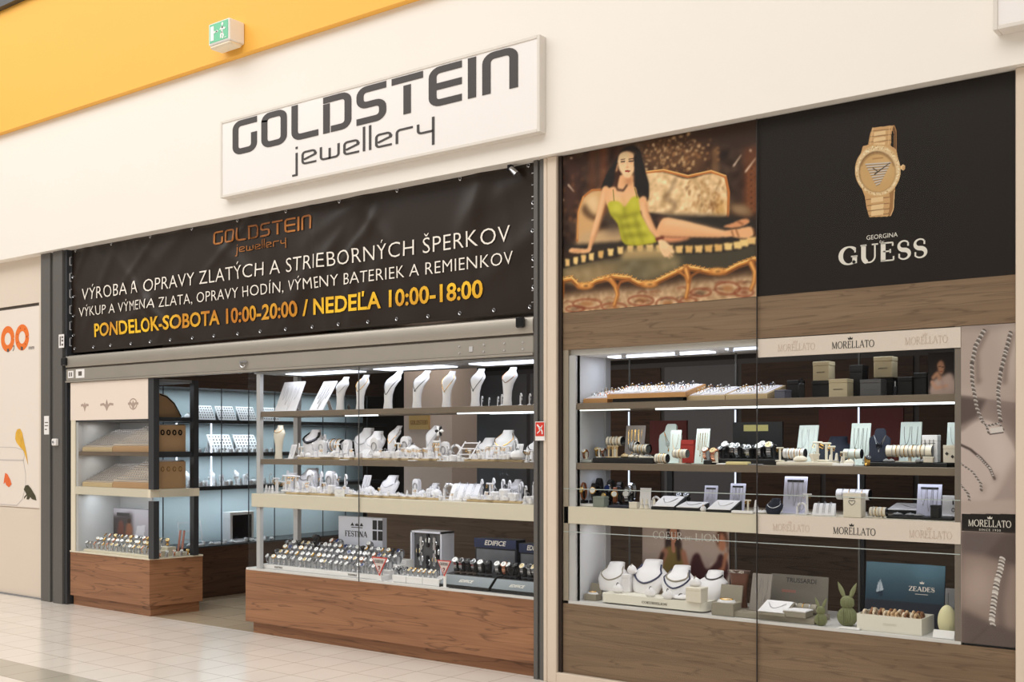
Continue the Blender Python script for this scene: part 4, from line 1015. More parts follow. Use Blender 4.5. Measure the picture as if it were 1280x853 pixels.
# ================================================================== INSIDE THE SHOP
t = thing('wall_cabinet', 'lit glass wall cabinet with walnut base seen through the shop doorway', 'cabinet', (-9.2, 1.9, 0))
def wp_(name, mb, mat, label=None): mb.xf(T((9.2, -1.9, 0))); return obj(name, mb, mat, t, label, smooth=False)
wp_('base', MB().box(-9.55, -8.93, .56, 3.6, 0, .485), DWOOD); wp_('top_panel', MB().box(-9.55, -8.93, .56, 3.6, 2.03, 2.7), DWOOD)
wp_('deck', MB().box(-9.55, -8.935, .56, 3.6, .485, .5), DARKF)
for z in (1.69, 1.37, 1.04): wp_('shelf', MB().box(-9.35, -8.96, .56, 3.6, z, z+.035), DARKF)
wp_('back_panel', MB().box(-9.4, -9.36, .56, 3.6, .5, 2.03), pm('pale_blue_back_panel', (214, 228, 232), .5))
for i in range(9):
    y0 = .57+i*.335; wp_('door', MB().box(-8.945, -8.939, y0+.003, y0+.332, .5, 2.03), GLASS)
    wp_('door_seam', MB().box(-8.946, -8.938, y0-.004, y0+.003, .5, 2.03), DARKF)
for y in (.75, 1.15): wp_('led_upright', MB().box(-8.99, -8.98, y-.006, y+.006, 1.08, 1.69), pm('led_upright_soft', (235, 240, 255), .4, emit=2.2))
for z in (2.025, 1.685, 1.365, 1.035):
    a_ = area('cabinet_lamp', (-9.1, 1.9, z), (-9.1, 1.9, 0), .06, 2.6, 7 if z < 2 else 7, (.80, .92, 1.0)); a_.rotation_euler = (0, 0, 0)
t = thing('counter', 'long brown wood sales counter inside the shop behind the glass case', 'counter', (-5.2, 1.9, 0))
def kp_(name, mb, mat): mb.xf(T((5.2, -1.9, 0))); return obj(name, mb, mat, t, smooth=False)
CWOOD = wood('counter_wood', (128, 104, 84), (100, 80, 64), (66, 52, 42), .8)
kp_('body', MB().box(-7.4, -1.9, 1.7, 2.25, .06, .96), CWOOD); kp_('plinth', MB().box(-7.35, -1.95, 1.75, 2.2, 0, .06), DARKF)
kp_('worktop', MB().box(-7.43, -1.87, 1.66, 2.3, .96, 1.0, .004), pm('counter_top', (140, 126, 112), .4))
t = thing('pillar', 'beige column with a gold nameplate inside the shop behind the necklace busts', 'pillar', (-7.1, 2.9, 0))
t['kind'] = 'thing'
x0, x1 = ux(505, 2.9), ux(565, 2.9)
t.location = ((x0+x1)/2, 3.0, 0); hw = (x1-x0)/2
obj('shaft', MB().box(-hw, hw, -.1, .3, 0, 2.715), pm('pinkish_column_paint', (232, 214, 204), .5), t)
pl = obj('nameplate', MB().box(-hw*.75, hw*.1, -.115, -.1, 1.64, 1.79), pm('gold_plate', (214, 176, 108), .4, metal=.3), t)
obj('lettering', tech_word('GOLDSTEIN', .045, hw*.72, .002).xf(T((-hw*.68, -.115, 1.69))), pm('brown_ink', (150, 110, 60), .5), pl, smooth=False)
t = thing('back_cabinet', 'grey cabinet with panelled doors along the rear wall of the shop', 'cabinet', (-5.4, 4.1, 0))
def gp_(name, mb, mat): mb.xf(T((5.4, -4.1, 0))); return obj(name, mb, mat, t, smooth=False)
CG = pm('grey_cabinet_paint', (88, 86, 88), .5)
gp_('body', MB().box(-8.9, -1.4, 4.02, 4.38, 0, 2.3), CG)
for i in range(9): gp_('door', MB().box(-8.88+i*.83, -8.10+i*.83, 4.0, 4.02, .1, 2.25), pm('grey_door_paint', (120, 120, 126), .5) if i % 3 and i < 5 else DWOOD)
for nm, lb, px, z0, z1, Y, w in (('reflected_sign','red sign reflection built as a board behind the watch window, left one',835,1.42,1.66,1.3,.3),('reflected_sign','wide red sign reflection built as a board behind the mint necklace cards',1075,1.38,1.72,1.3,.55)):  # reflections of red signs opposite, built as boards inside the shop
    x = ux(px, Y); s = thing(nm, lb, 'board', (x, Y, 0)); obj('board', MB().box(-w/2, w/2, 0, .02, z0, z1), pm('red_reflection', (128, 44, 38), .5), s); obj('post', MB().box(-.02, .02, .02, .05, 0, z1), DARKF, s); obj('foot', MB().box(-.15, .15, -.1, .14, 0, .015), DARKF, s)
area('shop_fill_light', (-5.5, 2.6, 2.7), (-5.5, 2.6, 0), 5, .5, 24, (1.0, .9, .8))  # added fill light that brightens the shop interior

# ================================================================== GOODS: one builder per kind
# a kind is a list of parts (name, mesh, sub-parts); origin at the middle of the foot, front towards -y
def sag(prof, zt, zb, off=.002, n=15, spread=78):
    """points of a chain lying on the front of a swept form, hanging from zt down to zb"""
    def at(z):
        for k in range(len(prof)-1):
            a, b = prof[k], prof[k+1]
            if a[0] <= z <= b[0]:
                f = (z-a[0])/(b[0]-a[0]+1e-9); return [a[i]+(b[i]-a[i])*f for i in range(5)]
        return prof[-1]
    out = []
    for i in range(n):
        u = -1+2*i/(n-1); z = zt-(zt-zb)*(1-abs(u)**1.7); _, cx, cy, rx, ry = at(z)
        a = math.radians(-90+u*spread); out.append((cx+(rx+off)*math.cos(a), cy+(ry+off)*math.sin(a), z))
    return out
def chain_mb(prof, zt, zb, r=.0022, pend=0, spread=78):
    m = MB().tube(sag(prof, zt, zb, spread=spread), r, 5)
    if pend:
        p = sag(prof, zt, zb, .004)[7]; m.sweep([(p[2]-pend*2, p[0], p[1], .001, .001), (p[2]-pend, p[0], p[1], pend, pend*.5), (p[2], p[0], p[1], .001, .001)], 8)
    return m
def P_(name, mb, mat, subs=None, smooth=True): return (name, mb.mesh(name, mat, smooth), subs or [])
def K_bust_tall(chain=None, lean=1.0, mat=WHITE, pend=0, drop=.1):
    """slim necklace bust: column that swells to the shoulders and ends in a tilted neck stub; 0.27 m high"""
    pr = [(0,0,0,.037,.028),(.012,0,0,.036,.028),(.05,0,.002,.031,.025),(.10,0,.004,.033,.026),(.15,0,.01*lean,.043,.03),(.185,0,.022*lean,.056,.034),(.205,0,.034*lean,.060,.034),(.222,0,.044*lean,.050,.031),(.236,0,.052*lean,.036,.027),(.248,0,.060*lean,.028,.024),(.262,0,.070*lean,.026,.022),(.27,0,.074*lean,.025,.020)]
    r = [P_('form', MB().sweep(pr, 20), mat)]
    if chain: r.append(P_('necklace', chain_mb(pr, .24, .24-drop, pend=pend), chain))
    return r
def K_bust_wide(chain=None, mat=WHITE, pend=0, drop=.075, r=.0025):
    """shoulder bust on a flat back, 0.17 m high"""
    pr = [(0,0,0,.052,.03),(.02,0,.0,.055,.032),(.06,0,.005,.068,.036),(.095,0,.015,.082,.04),(.115,0,.024,.08,.04),(.128,0,.032,.062,.036),(.14,0,.038,.044,.033),(.152,0,.043,.036,.03),(.166,0,.048,.034,.029),(.17,0,.049,.031,.026)]
    o = [P_('form', MB().sweep(pr, 24), mat)]
    if chain: o.append(P_('necklace', chain_mb(pr, .148, .148-drop, r, pend=pend), chain))
    return o
def K_bust_low(chain=None, mat=WHITE, drop=.06, r=.003, two=None):
    """broad neck and collar form, tilted back, 0.13 m high"""
    pr = [(0,0,-.02,.055,.028),(.012,0,-.02,.062,.03),(.05,0,-.005,.078,.034),(.08,0,.012,.076,.036),(.092,0,.02,.058,.036),(.1,0,.026,.045,.034),(.118,0,.036,.041,.032),(.128,0,.042,.039,.03),(.13,0,.043,.036,.027)]
    o = [P_('form', MB().sweep(pr, 24), mat)]
    if chain: o.append(P_('necklace', chain_mb(pr, .112, .112-drop, r), chain))
    if two: o.append(P_('second_necklace', chain_mb(pr, .108, .108-drop*.55, r), two))
    return o
def K_bust_flat(mat=NAVY, chain=SILV, pend=.004):
    """flat board bust with cut shoulders on an easel, 0.19 m high"""
    poly = [(-.045,0),(.045,0),(.06,.11),(.058,.135),(.032,.155),(.028,.18),(.02,.19),(-.02,.19),(-.028,.18),(-.032,.155),(-.058,.135),(-.06,.11)]
    M = T((0,0,.0015)) @ RX(-12)
    o = [P_('board', MB().prism(poly, -.006, .006).xf(M), mat, None, False)]
    m = MB()
    for dz in (.085, .055):
        m.tube([(x, -.008, .15-(dz)*(1-abs(x/.034)**1.2)) for x in np.linspace(-.034, .034, 13)], .0013, 4); m.sweep([(.15-dz-.014,0,-.009,.001,.001),(.15-dz-.007,0,-.009,pend,.002),(.15-dz,0,-.009,.001,.001)], 8)
    o.append(P_('necklace', m.xf(M), chain)); o.append(P_('easel', MB().loft([[(-.015,.0,.1),(.015,.0,.1),(.015,.006,.1),(-.015,.006,.1)],[(-.02,.05,0),(.02,.05,0),(.02,.056,0),(-.02,.056,0)]]), mat, None, False))
    return o
def K_panel(w=.11, h=.2, tilt=18, mat=WHITE, chains=3, cm=DCHAIN, foot=True, bend=False):
    """card that leans on an easel and carries chains"""
    d = .008; M = T((0,0,d*.55*math.sin(math.radians(tilt)))) @ RX(-tilt)
    m = MB().box(-w/2, w/2, -d/2, d/2, 0, h, .002)
    o = [P_('card', m.xf(M), mat, None, False)]
    m = MB(); n = 10
    for k in range(chains):
        x0 = -w*.36+w*.72*(k+.5)/max(chains,1); hw = w*.28/max(chains,1); L_ = h*(.45+.35*((k*7) % 3)/2)
        m.tube([(x0+hw*math.cos(a), -d/2-.001, h*.88-L_*math.sin(a)) for a in np.linspace(0, math.pi, n)], .0011, 4)
        m.sweep([(h*.88-L_-.012, x0, -d/2-.002, .001, .001), (h*.88-L_-.006, x0, -d/2-.002, .004, .002), (h*.88-L_, x0, -d/2-.002, .001, .001)], 6)
    if chains: o.append(P_('chain', m.xf(M), cm))
    t_ = math.sin(math.radians(tilt))*h*.62; zt = math.cos(math.radians(tilt))*h*.62
    o.append(P_('easel', MB().loft([[(-.012,t_,zt),(.012,t_,zt),(.012,t_+.005,zt),(-.012,t_+.005,zt)],[(-.02,t_+.06,0),(.02,t_+.06,0),(.02,t_+.066,0),(-.02,t_+.066,0)]]), mat, None, False))
    if foot: o.append(P_('lip', MB().box(-w*.55, w*.55, -.03, .01, 0, .005), mat, None, False))
    return o
def K_slope(w=.12, h=.1, mat=WHITE):
    """curved ramp for rings or bracelets"""
    pr = []
    for i in range(9):
        a = i/8; y = -.05+.11*a; z = .008+(h-.008)*math.sin(a*math.pi/2); pr.append((y, z))
    rings = [[(x, y, z) for y, z in pr]+[(x, .065, 0), (x, -.05, 0)] for x in (-w/2, w/2)]
    o = [P_('ramp', MB().loft(rings), mat, None, False)]
    m = MB()
    for i, (y, z) in enumerate(pr[1:-1]):
        for x in (-w*.28, 0, w*.28):
            m.tube([(x+.008*math.cos(a), y-.002, z+.004+.008*math.sin(a)) for a in np.linspace(0, 2*math.pi, 9)[:-1]], .0013, 4, True)
    o.append(P_('ring', m, SILV)); return o
def K_tbar(h=.08, w=.05, mat=WHITE, n=2):
    o = [P_('stand', MB().box(-.022, .022, -.016, .016, 0, .008, .002).box(-.0045, .0045, -.004, .004, .007, h-.006).box(-w/2, w/2, -.006, .006, h-.008, h, .002), mat, None, False)]
    m = MB()
    for i in range(n):
        x = -w*.36+w*.72*i/max(n-1, 1); m.tube([(x+.005*math.cos(a), -.007, h-.018+.007*math.sin(a)) for a in np.linspace(0, 2*math.pi, 9)[:-1]], .0012, 4, True)
    o.append(P_('earring', m, GOLD)); return o
def K_hook(h=.1, mat=WHITE):
    pts = [(0,0,.008),(0,0,h*.7)]+[(.0, -.012+.012*math.cos(a), h*.75+.018*math.sin(a)*1.2) for a in np.linspace(0, math.pi, 8)]
    o = [P_('stand', MB().sweep([(0,0,0,.02,.018),(.008,0,0,.019,.017),(.012,0,0,.006,.006)], 12).tube([(p[0]-p[1]*.9, p[1]*.4, p[2]) for p in pts], .005, 6), mat)]
    o.append(P_('pendant', MB().sweep([(h*.42,.022,-.012,.001,.001),(h*.52,.022,-.012,.006,.004),(h*.66,.022,-.01,.001,.001)], 8), SILV)); return o
def K_cone(h=.06, mat=WHITE):
    o = [P_('cone', MB().sweep([(0,0,0,.02,.02),(.006,0,0,.02,.02),(.008,0,0,.014,.014),(h*.75,0,0,.008,.008),(h*.95,0,0,.006,.006),(h,0,0,.002,.002)], 12), mat)]
    o.append(P_('ring', MB().tube([(.0125*math.cos(a), .0125*math.sin(a), h*.42) for a in np.linspace(0, 2*math.pi, 13)[:-1]], .002, 5, True), SILV)); return o
def K_slot(w=.03, h=.045, mat=WHITE):
    """padded block with a ring in its slot"""
    o = [P_('block', MB().box(-w/2, w/2, -.018, .018, 0, h, .006), mat)]
    o.append(P_('ring', MB().tube([(.009*math.cos(a), -.002, h+.002+.009*math.sin(a)) for a in np.linspace(0, 2*math.pi, 13)[:-1]], .0018, 5, True), SILV)); return o
def K_drum(r=.026, h=.04, mat=WHITE):
    o = [P_('drum', MB().sweep([(0,0,0,r,r),(h*.2,0,0,r,r),(h*.22,0,0,r*.94,r*.94),(h*.9,0,0,r*.94,r*.94),(h,0,0,r*.8,r*.8)], 20), mat)]
    o.append(P_('ring', MB().tube([(.01*math.cos(a), -.002, h+.008+.01*math.sin(a)) for a in np.linspace(0, 2*math.pi, 13)[:-1]], .0018, 5, True), SILV)); return o
def K_arch(w=.04, h=.085, mat=WHITE):
    """upright arched pad with rings and a bracelet loop"""
    poly = [(-w/2,0),(w/2,0),(w/2,h-w/2)]+[(w/2*math.cos(a), h-w/2+w/2*math.sin(a)) for a in np.linspace(0, math.pi, 10)][1:]
    o = [P_('pad', MB().prism(poly, -.012, .012), mat, None, False)]
    m = MB().tube([(w*.33*math.cos(a), -.014, h*.55+w*.42*math.sin(a)) for a in np.linspace(0, 2*math.pi, 17)[:-1]], .0022, 5, True)
    o.append(P_('bracelet', m, SILV)); return o
def K_loop(w=.07, h=.085, mat=WHITE):
    """open arch that a bangle hangs over"""
    o = [P_('arch', MB().tube([(-w/2,0,0)]+[(w/2*math.cos(a), 0, h-w/2+w/2*math.sin(a)) for a in np.linspace(math.pi, 0, 12)]+[(w/2,0,0)], .008, 8).box(-w*.62, w*.62, -.02, .02, 0, .006), mat)]
    o.append(P_('bangle', MB().tube([(.0+.02*math.cos(a)*.3, .022*math.cos(a), h-.022+.03*math.sin(a)) for a in np.linspace(0, 2*math.pi, 17)[:-1]], .003, 5, True), SILV)); return o
def K_roll(L_=.1, r=.026, mat=WHITE, n=4, cap=BLACKG, bm=GOLD, leg=.03):
    """bracelet bar: padded cylinder on a stand"""
    z = leg+r
    o = [P_('bar', MB().cyl((-L_/2,0,z),(L_/2,0,z), r, n=20), mat), P_('end_cap', MB().cyl((L_/2,0,z),(L_/2+.004,0,z), r*.96, n=20).cyl((-L_/2-.004,0,z),(-L_/2,0,z), r*.96, n=20), cap)]
    if leg > .005: o.append(P_('stand', MB().box(-L_*.3, L_*.3, -.02, .02, 0, .006).box(-.008, .008, -.006, .006, .006, leg+.004), mat, None, False))
    else: o.append(P_('stand', MB().box(-L_*.4, L_*.4, -.012, .012, 0, .004+leg), mat, None, False))
    for i in range(n):
        x = -L_*.4+L_*.8*(i+.5)/n; o.append(P_('bracelet', MB().tube([(x, (r+.002)*math.cos(a), z+(r+.002)*math.sin(a)) for a in np.linspace(0, 2*math.pi, 19)[:-1]], .0026, 5, True), bm if i % 2 else SILV))
    return o
def K_pillow(w=.08, h=.03, mat=CREAMW, bm=GOLD):
    o = [P_('cushion', MB().sweep([(0,0,0,w*.3,w*.2),(h*.25,0,0,w*.5,w*.34),(h*.5,0,0,w*.48,w*.33),(h*.8,0,0,w*.34,w*.24),(h,0,0,w*.1,w*.08)], 14), mat)]
    o.append(P_('bracelet', MB().tube([(x_, -w*.22*math.cos(a), h*.5+h*.62*math.sin(a)) for x_, a in [(0, q) for q in np.linspace(0, 2*math.pi, 15)[:-1]]], .0025, 5, True), bm)); return o
def K_rack(w=.09, h=.085, mat=WHITE):
    m = MB(); 
    for s in (-1, 1): m.tube([(s*w/2,-.03,0),(s*w/2+.02,.03,h),(s*w/2+.02,.03,h)], .004, 5)
    o = [P_('frame', m, mat)]
    for k in range(3): z = h*(.25+.33*k); y = -.03+.06*z/h; o.append(P_('rung', MB().box(-w/2+.02*z/h, w/2+.02*z/h, y-.006, y+.006, z-.003, z+.003), mat, None, False))
    o.append(P_('earring', MB().tube([(.01+.005*math.cos(a), -.012, h*.5+.008*math.sin(a)) for a in np.linspace(0, 2*math.pi, 9)[:-1]], .0012, 4, True), GOLD)); return o
def K_tray(w=.14, d=.07, h=.022, mat=WHITE, rows=2, cols=7):
    """low ring tray with rings standing in it"""
    o = [P_('tray', MB().box(-w/2, w/2, -d/2, d/2, 0, h*.6, .003).box(-w/2+.006, w/2-.006, -d/2+.006, d/2-.006, h*.6, h*.8), mat, None, False)]
    m = MB()
    for r in range(rows):
        for c in range(cols):
            x = -w*.42+w*.84*(c+.5)/cols; y = -d*.3+d*.6*(r+.5)/rows
            m.tube([(x+.0085*math.cos(a), y, h*.9+.0085*math.sin(a)) for a in np.linspace(0, 2*math.pi, 9)[:-1]], .0018, 4, True)
    q = P_('rings', m, SILV); o.append(q); return o
def K_flat(w=.12, d=.1, tilt=22, mat=WHITE, under=BLACK):
    """slanted presentation pad on a dark wedge"""
    hb = math.tan(math.radians(tilt))*d
    o = [P_('wedge', MB().loft([[(x,-d/2,0),(x,d/2,0),(x,d/2,hb+.012),(x,-d/2,.012)] for x in (-w/2, w/2)]), under, None, False)]
    M = T((0,-d/2,.012)) @ RX(tilt)
    o.append(P_('pad', MB().box(-w*.46, w*.46, d*.03, d*1.02, .001, .006, .002).xf(M), mat, None, False))
    o.append(P_('chain', MB().tube([(-w*.3+w*.6*i/12, d*(.75-.4*math.sin(math.pi*i/12)), .0085) for i in range(13)], .0015, 4).xf(M), SILV)); return o
def K_box(w, d, h, mat, lid=None, bev=.002):
    o = [P_('body', MB().box(-w/2, w/2, -d/2, d/2, 0, h*.78, bev), mat, None, False), P_('lid', MB().box(-w/2-.001, w/2+.001, -d/2-.001, d/2+.001, h*.785, h, bev), lid or mat, None, False)]
    return o
def K_openbox(w=.1, d=.08, h=.05, mat=TAUPE, inner=WHITE):
    o = [P_('body', MB().box(-w/2, w/2, -d/2, d/2, 0, h, .002), mat, None, False), P_('lid', MB().box(-w/2, w/2, d/2-.002, d/2+.01, h*.9, h*.9+d*.95, .002).xf(T((0,d/2,h)) @ RX(-12) @ T((0,-d/2,-h))), mat, None, False)]
    o.append(P_('pad', MB().sweep([(h-.002,0,0,w*.42,d*.4),(h+.01,0,0,w*.38,d*.34),(h+.016,0,0,w*.2,d*.2)], 12), inner))
    o.append(P_('bracelet', MB().tube([(w*.28*math.cos(a), d*.26*math.sin(a), h+.016) for a in np.linspace(0, 2*math.pi, 15)[:-1]], .003, 5, True), GOLD)); return o
def K_card(w, h, mat=WHITE, tilt=10, th=.004):
    return [P_('card', MB().box(-w/2, w/2, -th/2, th/2, th*.3, h).xf(RX(-tilt)), mat, None, False), P_('strut', MB().loft([[(-.01, .004+math.sin(math.radians(tilt))*h*.6, h*.6), (.01, .004+math.sin(math.radians(tilt))*h*.6, h*.6)][::1]+[(.01, .008+math.sin(math.radians(tilt))*h*.6, h*.6), (-.01, .008+math.sin(math.radians(tilt))*h*.6, h*.6)], [(-.012, .04+h*.1, 0), (.012, .04+h*.1, 0), (.012, .044+h*.1, 0), (-.012, .044+h*.1, 0)]]), mat, None, False)]
def K_watch(strap=STEEL, case=STEEL, dial=DIALW, size=1.0, links=True, cuff=None):
    """wristwatch closed round a clear cuff, its face tilted up to the front; 0.075 m high"""
    s = size; pts = []; rz, ry = .031*s, .026*s
    m = MB(); n = 22
    for i in range(n):
        a0 = 2*math.pi*(i+.12)/n; a1 = 2*math.pi*(i+.88)/n; w = .0095*s*(1.0 if i % 2 or not links else .93)
        ring = []
        for a in ((a0, a1) if links else (2*math.pi*i/n, 2*math.pi*(i+1.02)/n)):
            y, z = ry*math.cos(a), .036*s+rz*math.sin(a); yo, zo = (ry+.003*s)*math.cos(a), .036*s+(rz+.003*s)*math.sin(a)
            ring.append([(-w,y,z),(w,y,z),(w,yo,zo),(-w,yo,zo)])
        m.loft(ring)
    o = [P_('strap', m, strap, None, False)]
    M = T((0, -.020*s, .036*s+.021*s)) @ RX(48)
    c = MB().sweep([(-.004*s,0,0,.016*s,.016*s),(.001*s,0,0,.0185*s,.0185*s),(.005*s,0,0,.0185*s,.0185*s),(.0075*s,0,0,.0155*s,.0155*s)], 20)
    c.cyl((.018*s,0,.002*s),(.022*s,0,.002*s), .0026*s, n=8); c.xf(M)
    d = MB().sweep([(.0074*s,0,0,.0148*s,.0148*s),(.0079*s,0,0,.0146*s,.0146*s)], 20).xf(M)
    h = MB().box(-.0007*s, .0007*s, -.001*s, .0115*s, .008*s, .0086*s).box(-.008*s, .001*s, -.0007*s, .0007*s, .008*s, .0086*s).xf(M)
    o.append(P_('case', c, case, [P_('dial', d, dial), P_('hands', h, GUN if dial is not DIALB else STEEL, None, False)]))
    if cuff: o.append(P_('cuff', MB().sweep([(0,0,0,.017*s,.015*s),(.012*s,0,.002,.015*s,.014*s),(.03*s,0,.004,.013*s,.016*s),(.052*s,0,.004,.013*s,.015*s)], 12), cuff))
    return o
def K_watch_up(strap=LEATH, case=GOLD, dial=DIALW):
    """leather strap watch standing upright on a dark block, 0.1 m high"""
    m = MB(); pr = []
    for i in range(17):
        a = 2*math.pi*i/16; pr.append((.018*math.cos(a), .06+.04*math.sin(a)))
    for k in range(16): m.loft([[(-.009,y,z),(.009,y,z),(.009,y*1.15,z+(z-.06)*.06),(-.009,y*1.15,z+(z-.06)*.06)] for y, z in (pr[k], pr[k+1])])
    o = [P_('strap', m, strap, None, False)]
    M = T((0,-.02,.066)) @ RX(80)
    o.append(P_('case', MB().sweep([(-.002,0,0,.018,.018),(.004,0,0,.018,.018),(.006,0,0,.015,.015)], 18).cyl((.017,0,.002),(.021,0,.002), .0025, n=8).xf(M), case, [P_('dial', MB().sweep([(.006,0,0,.0142,.0142),(.0065,0,0,.014,.014)], 18).xf(M), dial)]))
    o.append(P_('stand', MB().box(-.02, .02, -.018, .018, 0, .016, .003).box(-.006, .006, -.004, .006, .015, .06), BLACKG, None, False)); return o

SPOTS = []     # every placed thing: kind phrase, shelf, pixel column
def spawn(name, parts, loc, rz, sc, label, cat, group=None):
    """copies share the meshes of their kind; a kind with one part is one mesh"""
    t = thing(name, label, cat, loc, rz, group); t.scale = (sc, sc, sc)
    for pn, me, subs in parts:
        o = link(pn, me, t)
        for sn, sm, _ in subs: link(sn, sm, o)
    return t
def height(parts): return max(v.co.z for p in parts for v in p[1].vertices)
def put(name, parts, px, Y, z, hpx, desc, cat, shelf, rz=0.0, yoff=0.0):
    """px = pixel column of its foot, Y = depth behind the front, hpx = height in pixels of the photograph"""
    sc = hpx*mpp(px, Y)/height(parts)
    t = spawn(name, parts, (ux(px, Y), Y, z), rz, sc, desc, cat); SPOTS.append((desc, shelf, px, Y, t, None)); return t
ORD = 'first second third fourth fifth sixth seventh eighth ninth tenth eleventh twelfth thirteenth fourteenth fifteenth sixteenth seventeenth eighteenth nineteenth twentieth'.split()
for tens, w_ in ((20,'twenty'),(30,'thirty'),(40,'forty')):
    ORD += [w_+'-'+ORD[i] for i in range(9)]+[{20:'thirtieth',30:'fortieth',40:'fiftieth'}[tens]]
def relax():
    """nudge the small stands on a shelf apart until their feet no longer meet"""
    by = {}
    for i, (desc, shelf, px, Y, t, g) in enumerate(SPOTS):
        if shelf.startswith(('middle case middle', 'middle case cream', 'middle case top', 'window middle', 'window cream', 'window floor', 'wall cabinet')) and t.children:
            if 'tray' in t.name and t.name.startswith('display_tray') or t.name.startswith(('brand_board', 'price_card', 'display_block', 'flower')): continue
            vs = [v.co for c in t.children if c.type == 'MESH' for v in c.data.vertices]; s_ = t.scale[0]
            hx = max(abs(v.x) for v in vs)*s_; hy = max(abs(v.y) for v in vs)*s_
            by.setdefault((shelf, round(t.location.z, 1)), []).append([t, max(hx, hy)*.5+min(hx, hy)*.5, t.location.copy(), 3.0 if hx > .04 else 1.0])
    for L_ in by.values():
        for _ in range(60):
            for i in range(len(L_)):
                for j in range(i):
                    a, b = L_[i], L_[j]; d = a[0].location-b[0].location; d.z = 0; n_ = d.length; r = (a[1]+b[1])*.93
                    if n_ < r:
                        if n_ < 1e-4: d = Vector((.01, .01, 0)); n_ = d.length
                        # move mostly in depth, along the line of sight, so the row keeps its look
                        v = d/n_*(r-n_)*.5; wa = b[3]/(a[3]+b[3]); a[0].location += v*2*wa*.5; b[0].location -= v*2*(1-wa)*.5
            for a in L_:
                o = a[2]; p = a[0].location; lim = .05
                p.x = min(max(p.x, o.x-lim), o.x+lim); p.y = min(max(p.y, o.y-lim*1.6), o.y+lim*1.6)
                if abs(o.x+9.1) > .15: p.y = min(max(p.y, .035+a[1]*.6), .36)
def finish_labels():
    by = {}
    for desc, shelf, px, Y, t, g in SPOTS: by.setdefault((desc, shelf), []).append((px, t, g))
    for (desc, shelf), L_ in by.items():
        L_.sort(key=lambda q: q[0])
        for k, (px, t, g) in enumerate(L_):
            t['label'] = f'{desc} on {shelf}' if len(L_) == 1 else f'{desc}, {ORD[k]} such from the left, {shelf}'
            if len(L_) > 1: t['group'] = f'{desc} row on {shelf}'[:70]

ZA, ZB, ZC, ZD = 1.7465, 1.3765, 1.1055, .5165
CT, CBS = 1.7445, 1.3745
# ------------------------------------------------------------------ middle case, top shelf
S = 'middle case top shelf'; z = ZA-.0015
put('earring_board', K_panel(.24, .25, 24, WHITE, 4, SILV), 352, .08, z, 38, 'wide white necklace board leaning back', 'display board', S)
put('necklace_board', K_panel(.15, .27, 34, WHITE, 4, DCHAIN), 394, .1, z, 38, 'narrower white board with dark chains', 'display board', S)
put('necklace_bust', K_bust_tall(SILV), 425, .12, z, 42, 'short slim white bust with silver chain', 'bust', S)
put('necklace_bust', K_bust_tall(GOLD), 450, .12, z, 44, 'short slim white bust with gold chain', 'bust', S)
put('necklace_bust', K_bust_tall(GUN, 1.7, drop=.14), 485, .12, z, 48, 'leaning white bust with gunmetal beads', 'bust', S)
put('necklace_bust', K_bust_tall(DCHAIN, 1.6, drop=.11, pend=.008), 521, .12, z, 48, 'leaning white bust with dark cord and pendant', 'bust', S)
put('necklace_bust', K_bust_tall(GOLD, 1.0, pend=.005, drop=.12), 558, .12, z, 46, 'slim white bust with gold pendant', 'bust', S)
put('necklace_bust', K_bust_tall(DCHAIN, 1.0, pend=.007, drop=.12), 594, .12, z, 48, 'slim white bust with dark chain', 'bust', S)
put('necklace_bust', K_bust_tall(ROSE, 1.0, drop=.08), 636, .12, z, 49, 'slim white bust with rose gold chain', 'bust', S)
put('necklace_bust', K_bust_tall(None, 1.0), 673, .12, z, 44, 'plain white bust cut off by the grey rail', 'bust', S)
hk = K_hook(.1)
for px, Y, h in ((602,.22,14),(611,.25,12),(622,.22,13),(627,.15,15),(645,.14,16),(650,.14,15),(664,.14,15),(668,.14,14)): put('earring_stand', hk, px, Y, z, h, 'small white hook stand', 'earring stand', S)
put('brooch', [P_('petal', MB().sweep([(0,0,0,.006,.004),(.02,0,0,.02,.006),(.035,0,0,.012,.006),(.045,0,0,.004,.003)], 8), DCHAIN), P_('pin', MB().cyl((0,.004,.0),(0,.004,.03), .002), SILV)], 436, .24, z, 8, 'small dark brooch beside the slim busts', 'brooch', S)

# ------------------------------------------------------------------ middle case, middle shelf: stepped trays, busts and small stands
S = 'middle case middle shelf'; z = ZB-.0015
def platform(px0, px1, Y0, Y1, z, h, desc, shelf, mat=BEIGE):
    x0, x1 = ux(px0, Y0), ux(px1, Y0); t = thing('display_tray', desc, 'tray', ((x0+x1)/2, (Y0+Y1)/2, z))
    w, d = x1-x0, Y1-Y0
    obj('tray', MB().box(-w/2, w/2, -d/2, d/2, 0, h, .002), mat, t, smooth=False)
    obj('lining', MB().box(-w/2+.006, w/2-.006, -d/2+.006, d/2-.006, h, h+.002), WHITE, t, smooth=False)
    SPOTS.append((desc, shelf, px0, Y0, t, None)); return z+h+.002
zt = platform(372, 440, .05, .36, z, .016, 'beige wood presentation tray', S); platform(443, 545, .05, .36, z, .016, 'beige wood presentation tray', S); platform(580, 652, .05, .36, z, .016, 'beige wood presentation tray', S)
wb = K_bust_wide(SILV); wbg = K_bust_wide(GOLD, pend=.005); tall = K_bust_tall(SILV); tallg = K_bust_tall(GOLD, 1.5, drop=.12)
put('necklace_bust', K_bust_tall(GOLD, .3, CREAMW, drop=.03), 349, .1, z, 42, 'slim cream bust near the case corner', 'bust', S)
put('ring_card', K_panel(.05, .1, 20, WHITE, 2, SILV), 365, .14, z, 18, 'small white card with two chains', 'display board', S)
put('necklace_bust', K_bust_wide(GUN, drop=.06, r=.009), 387, .22, zt, 34, 'white shoulder bust with thick dark collar', 'bust', S)
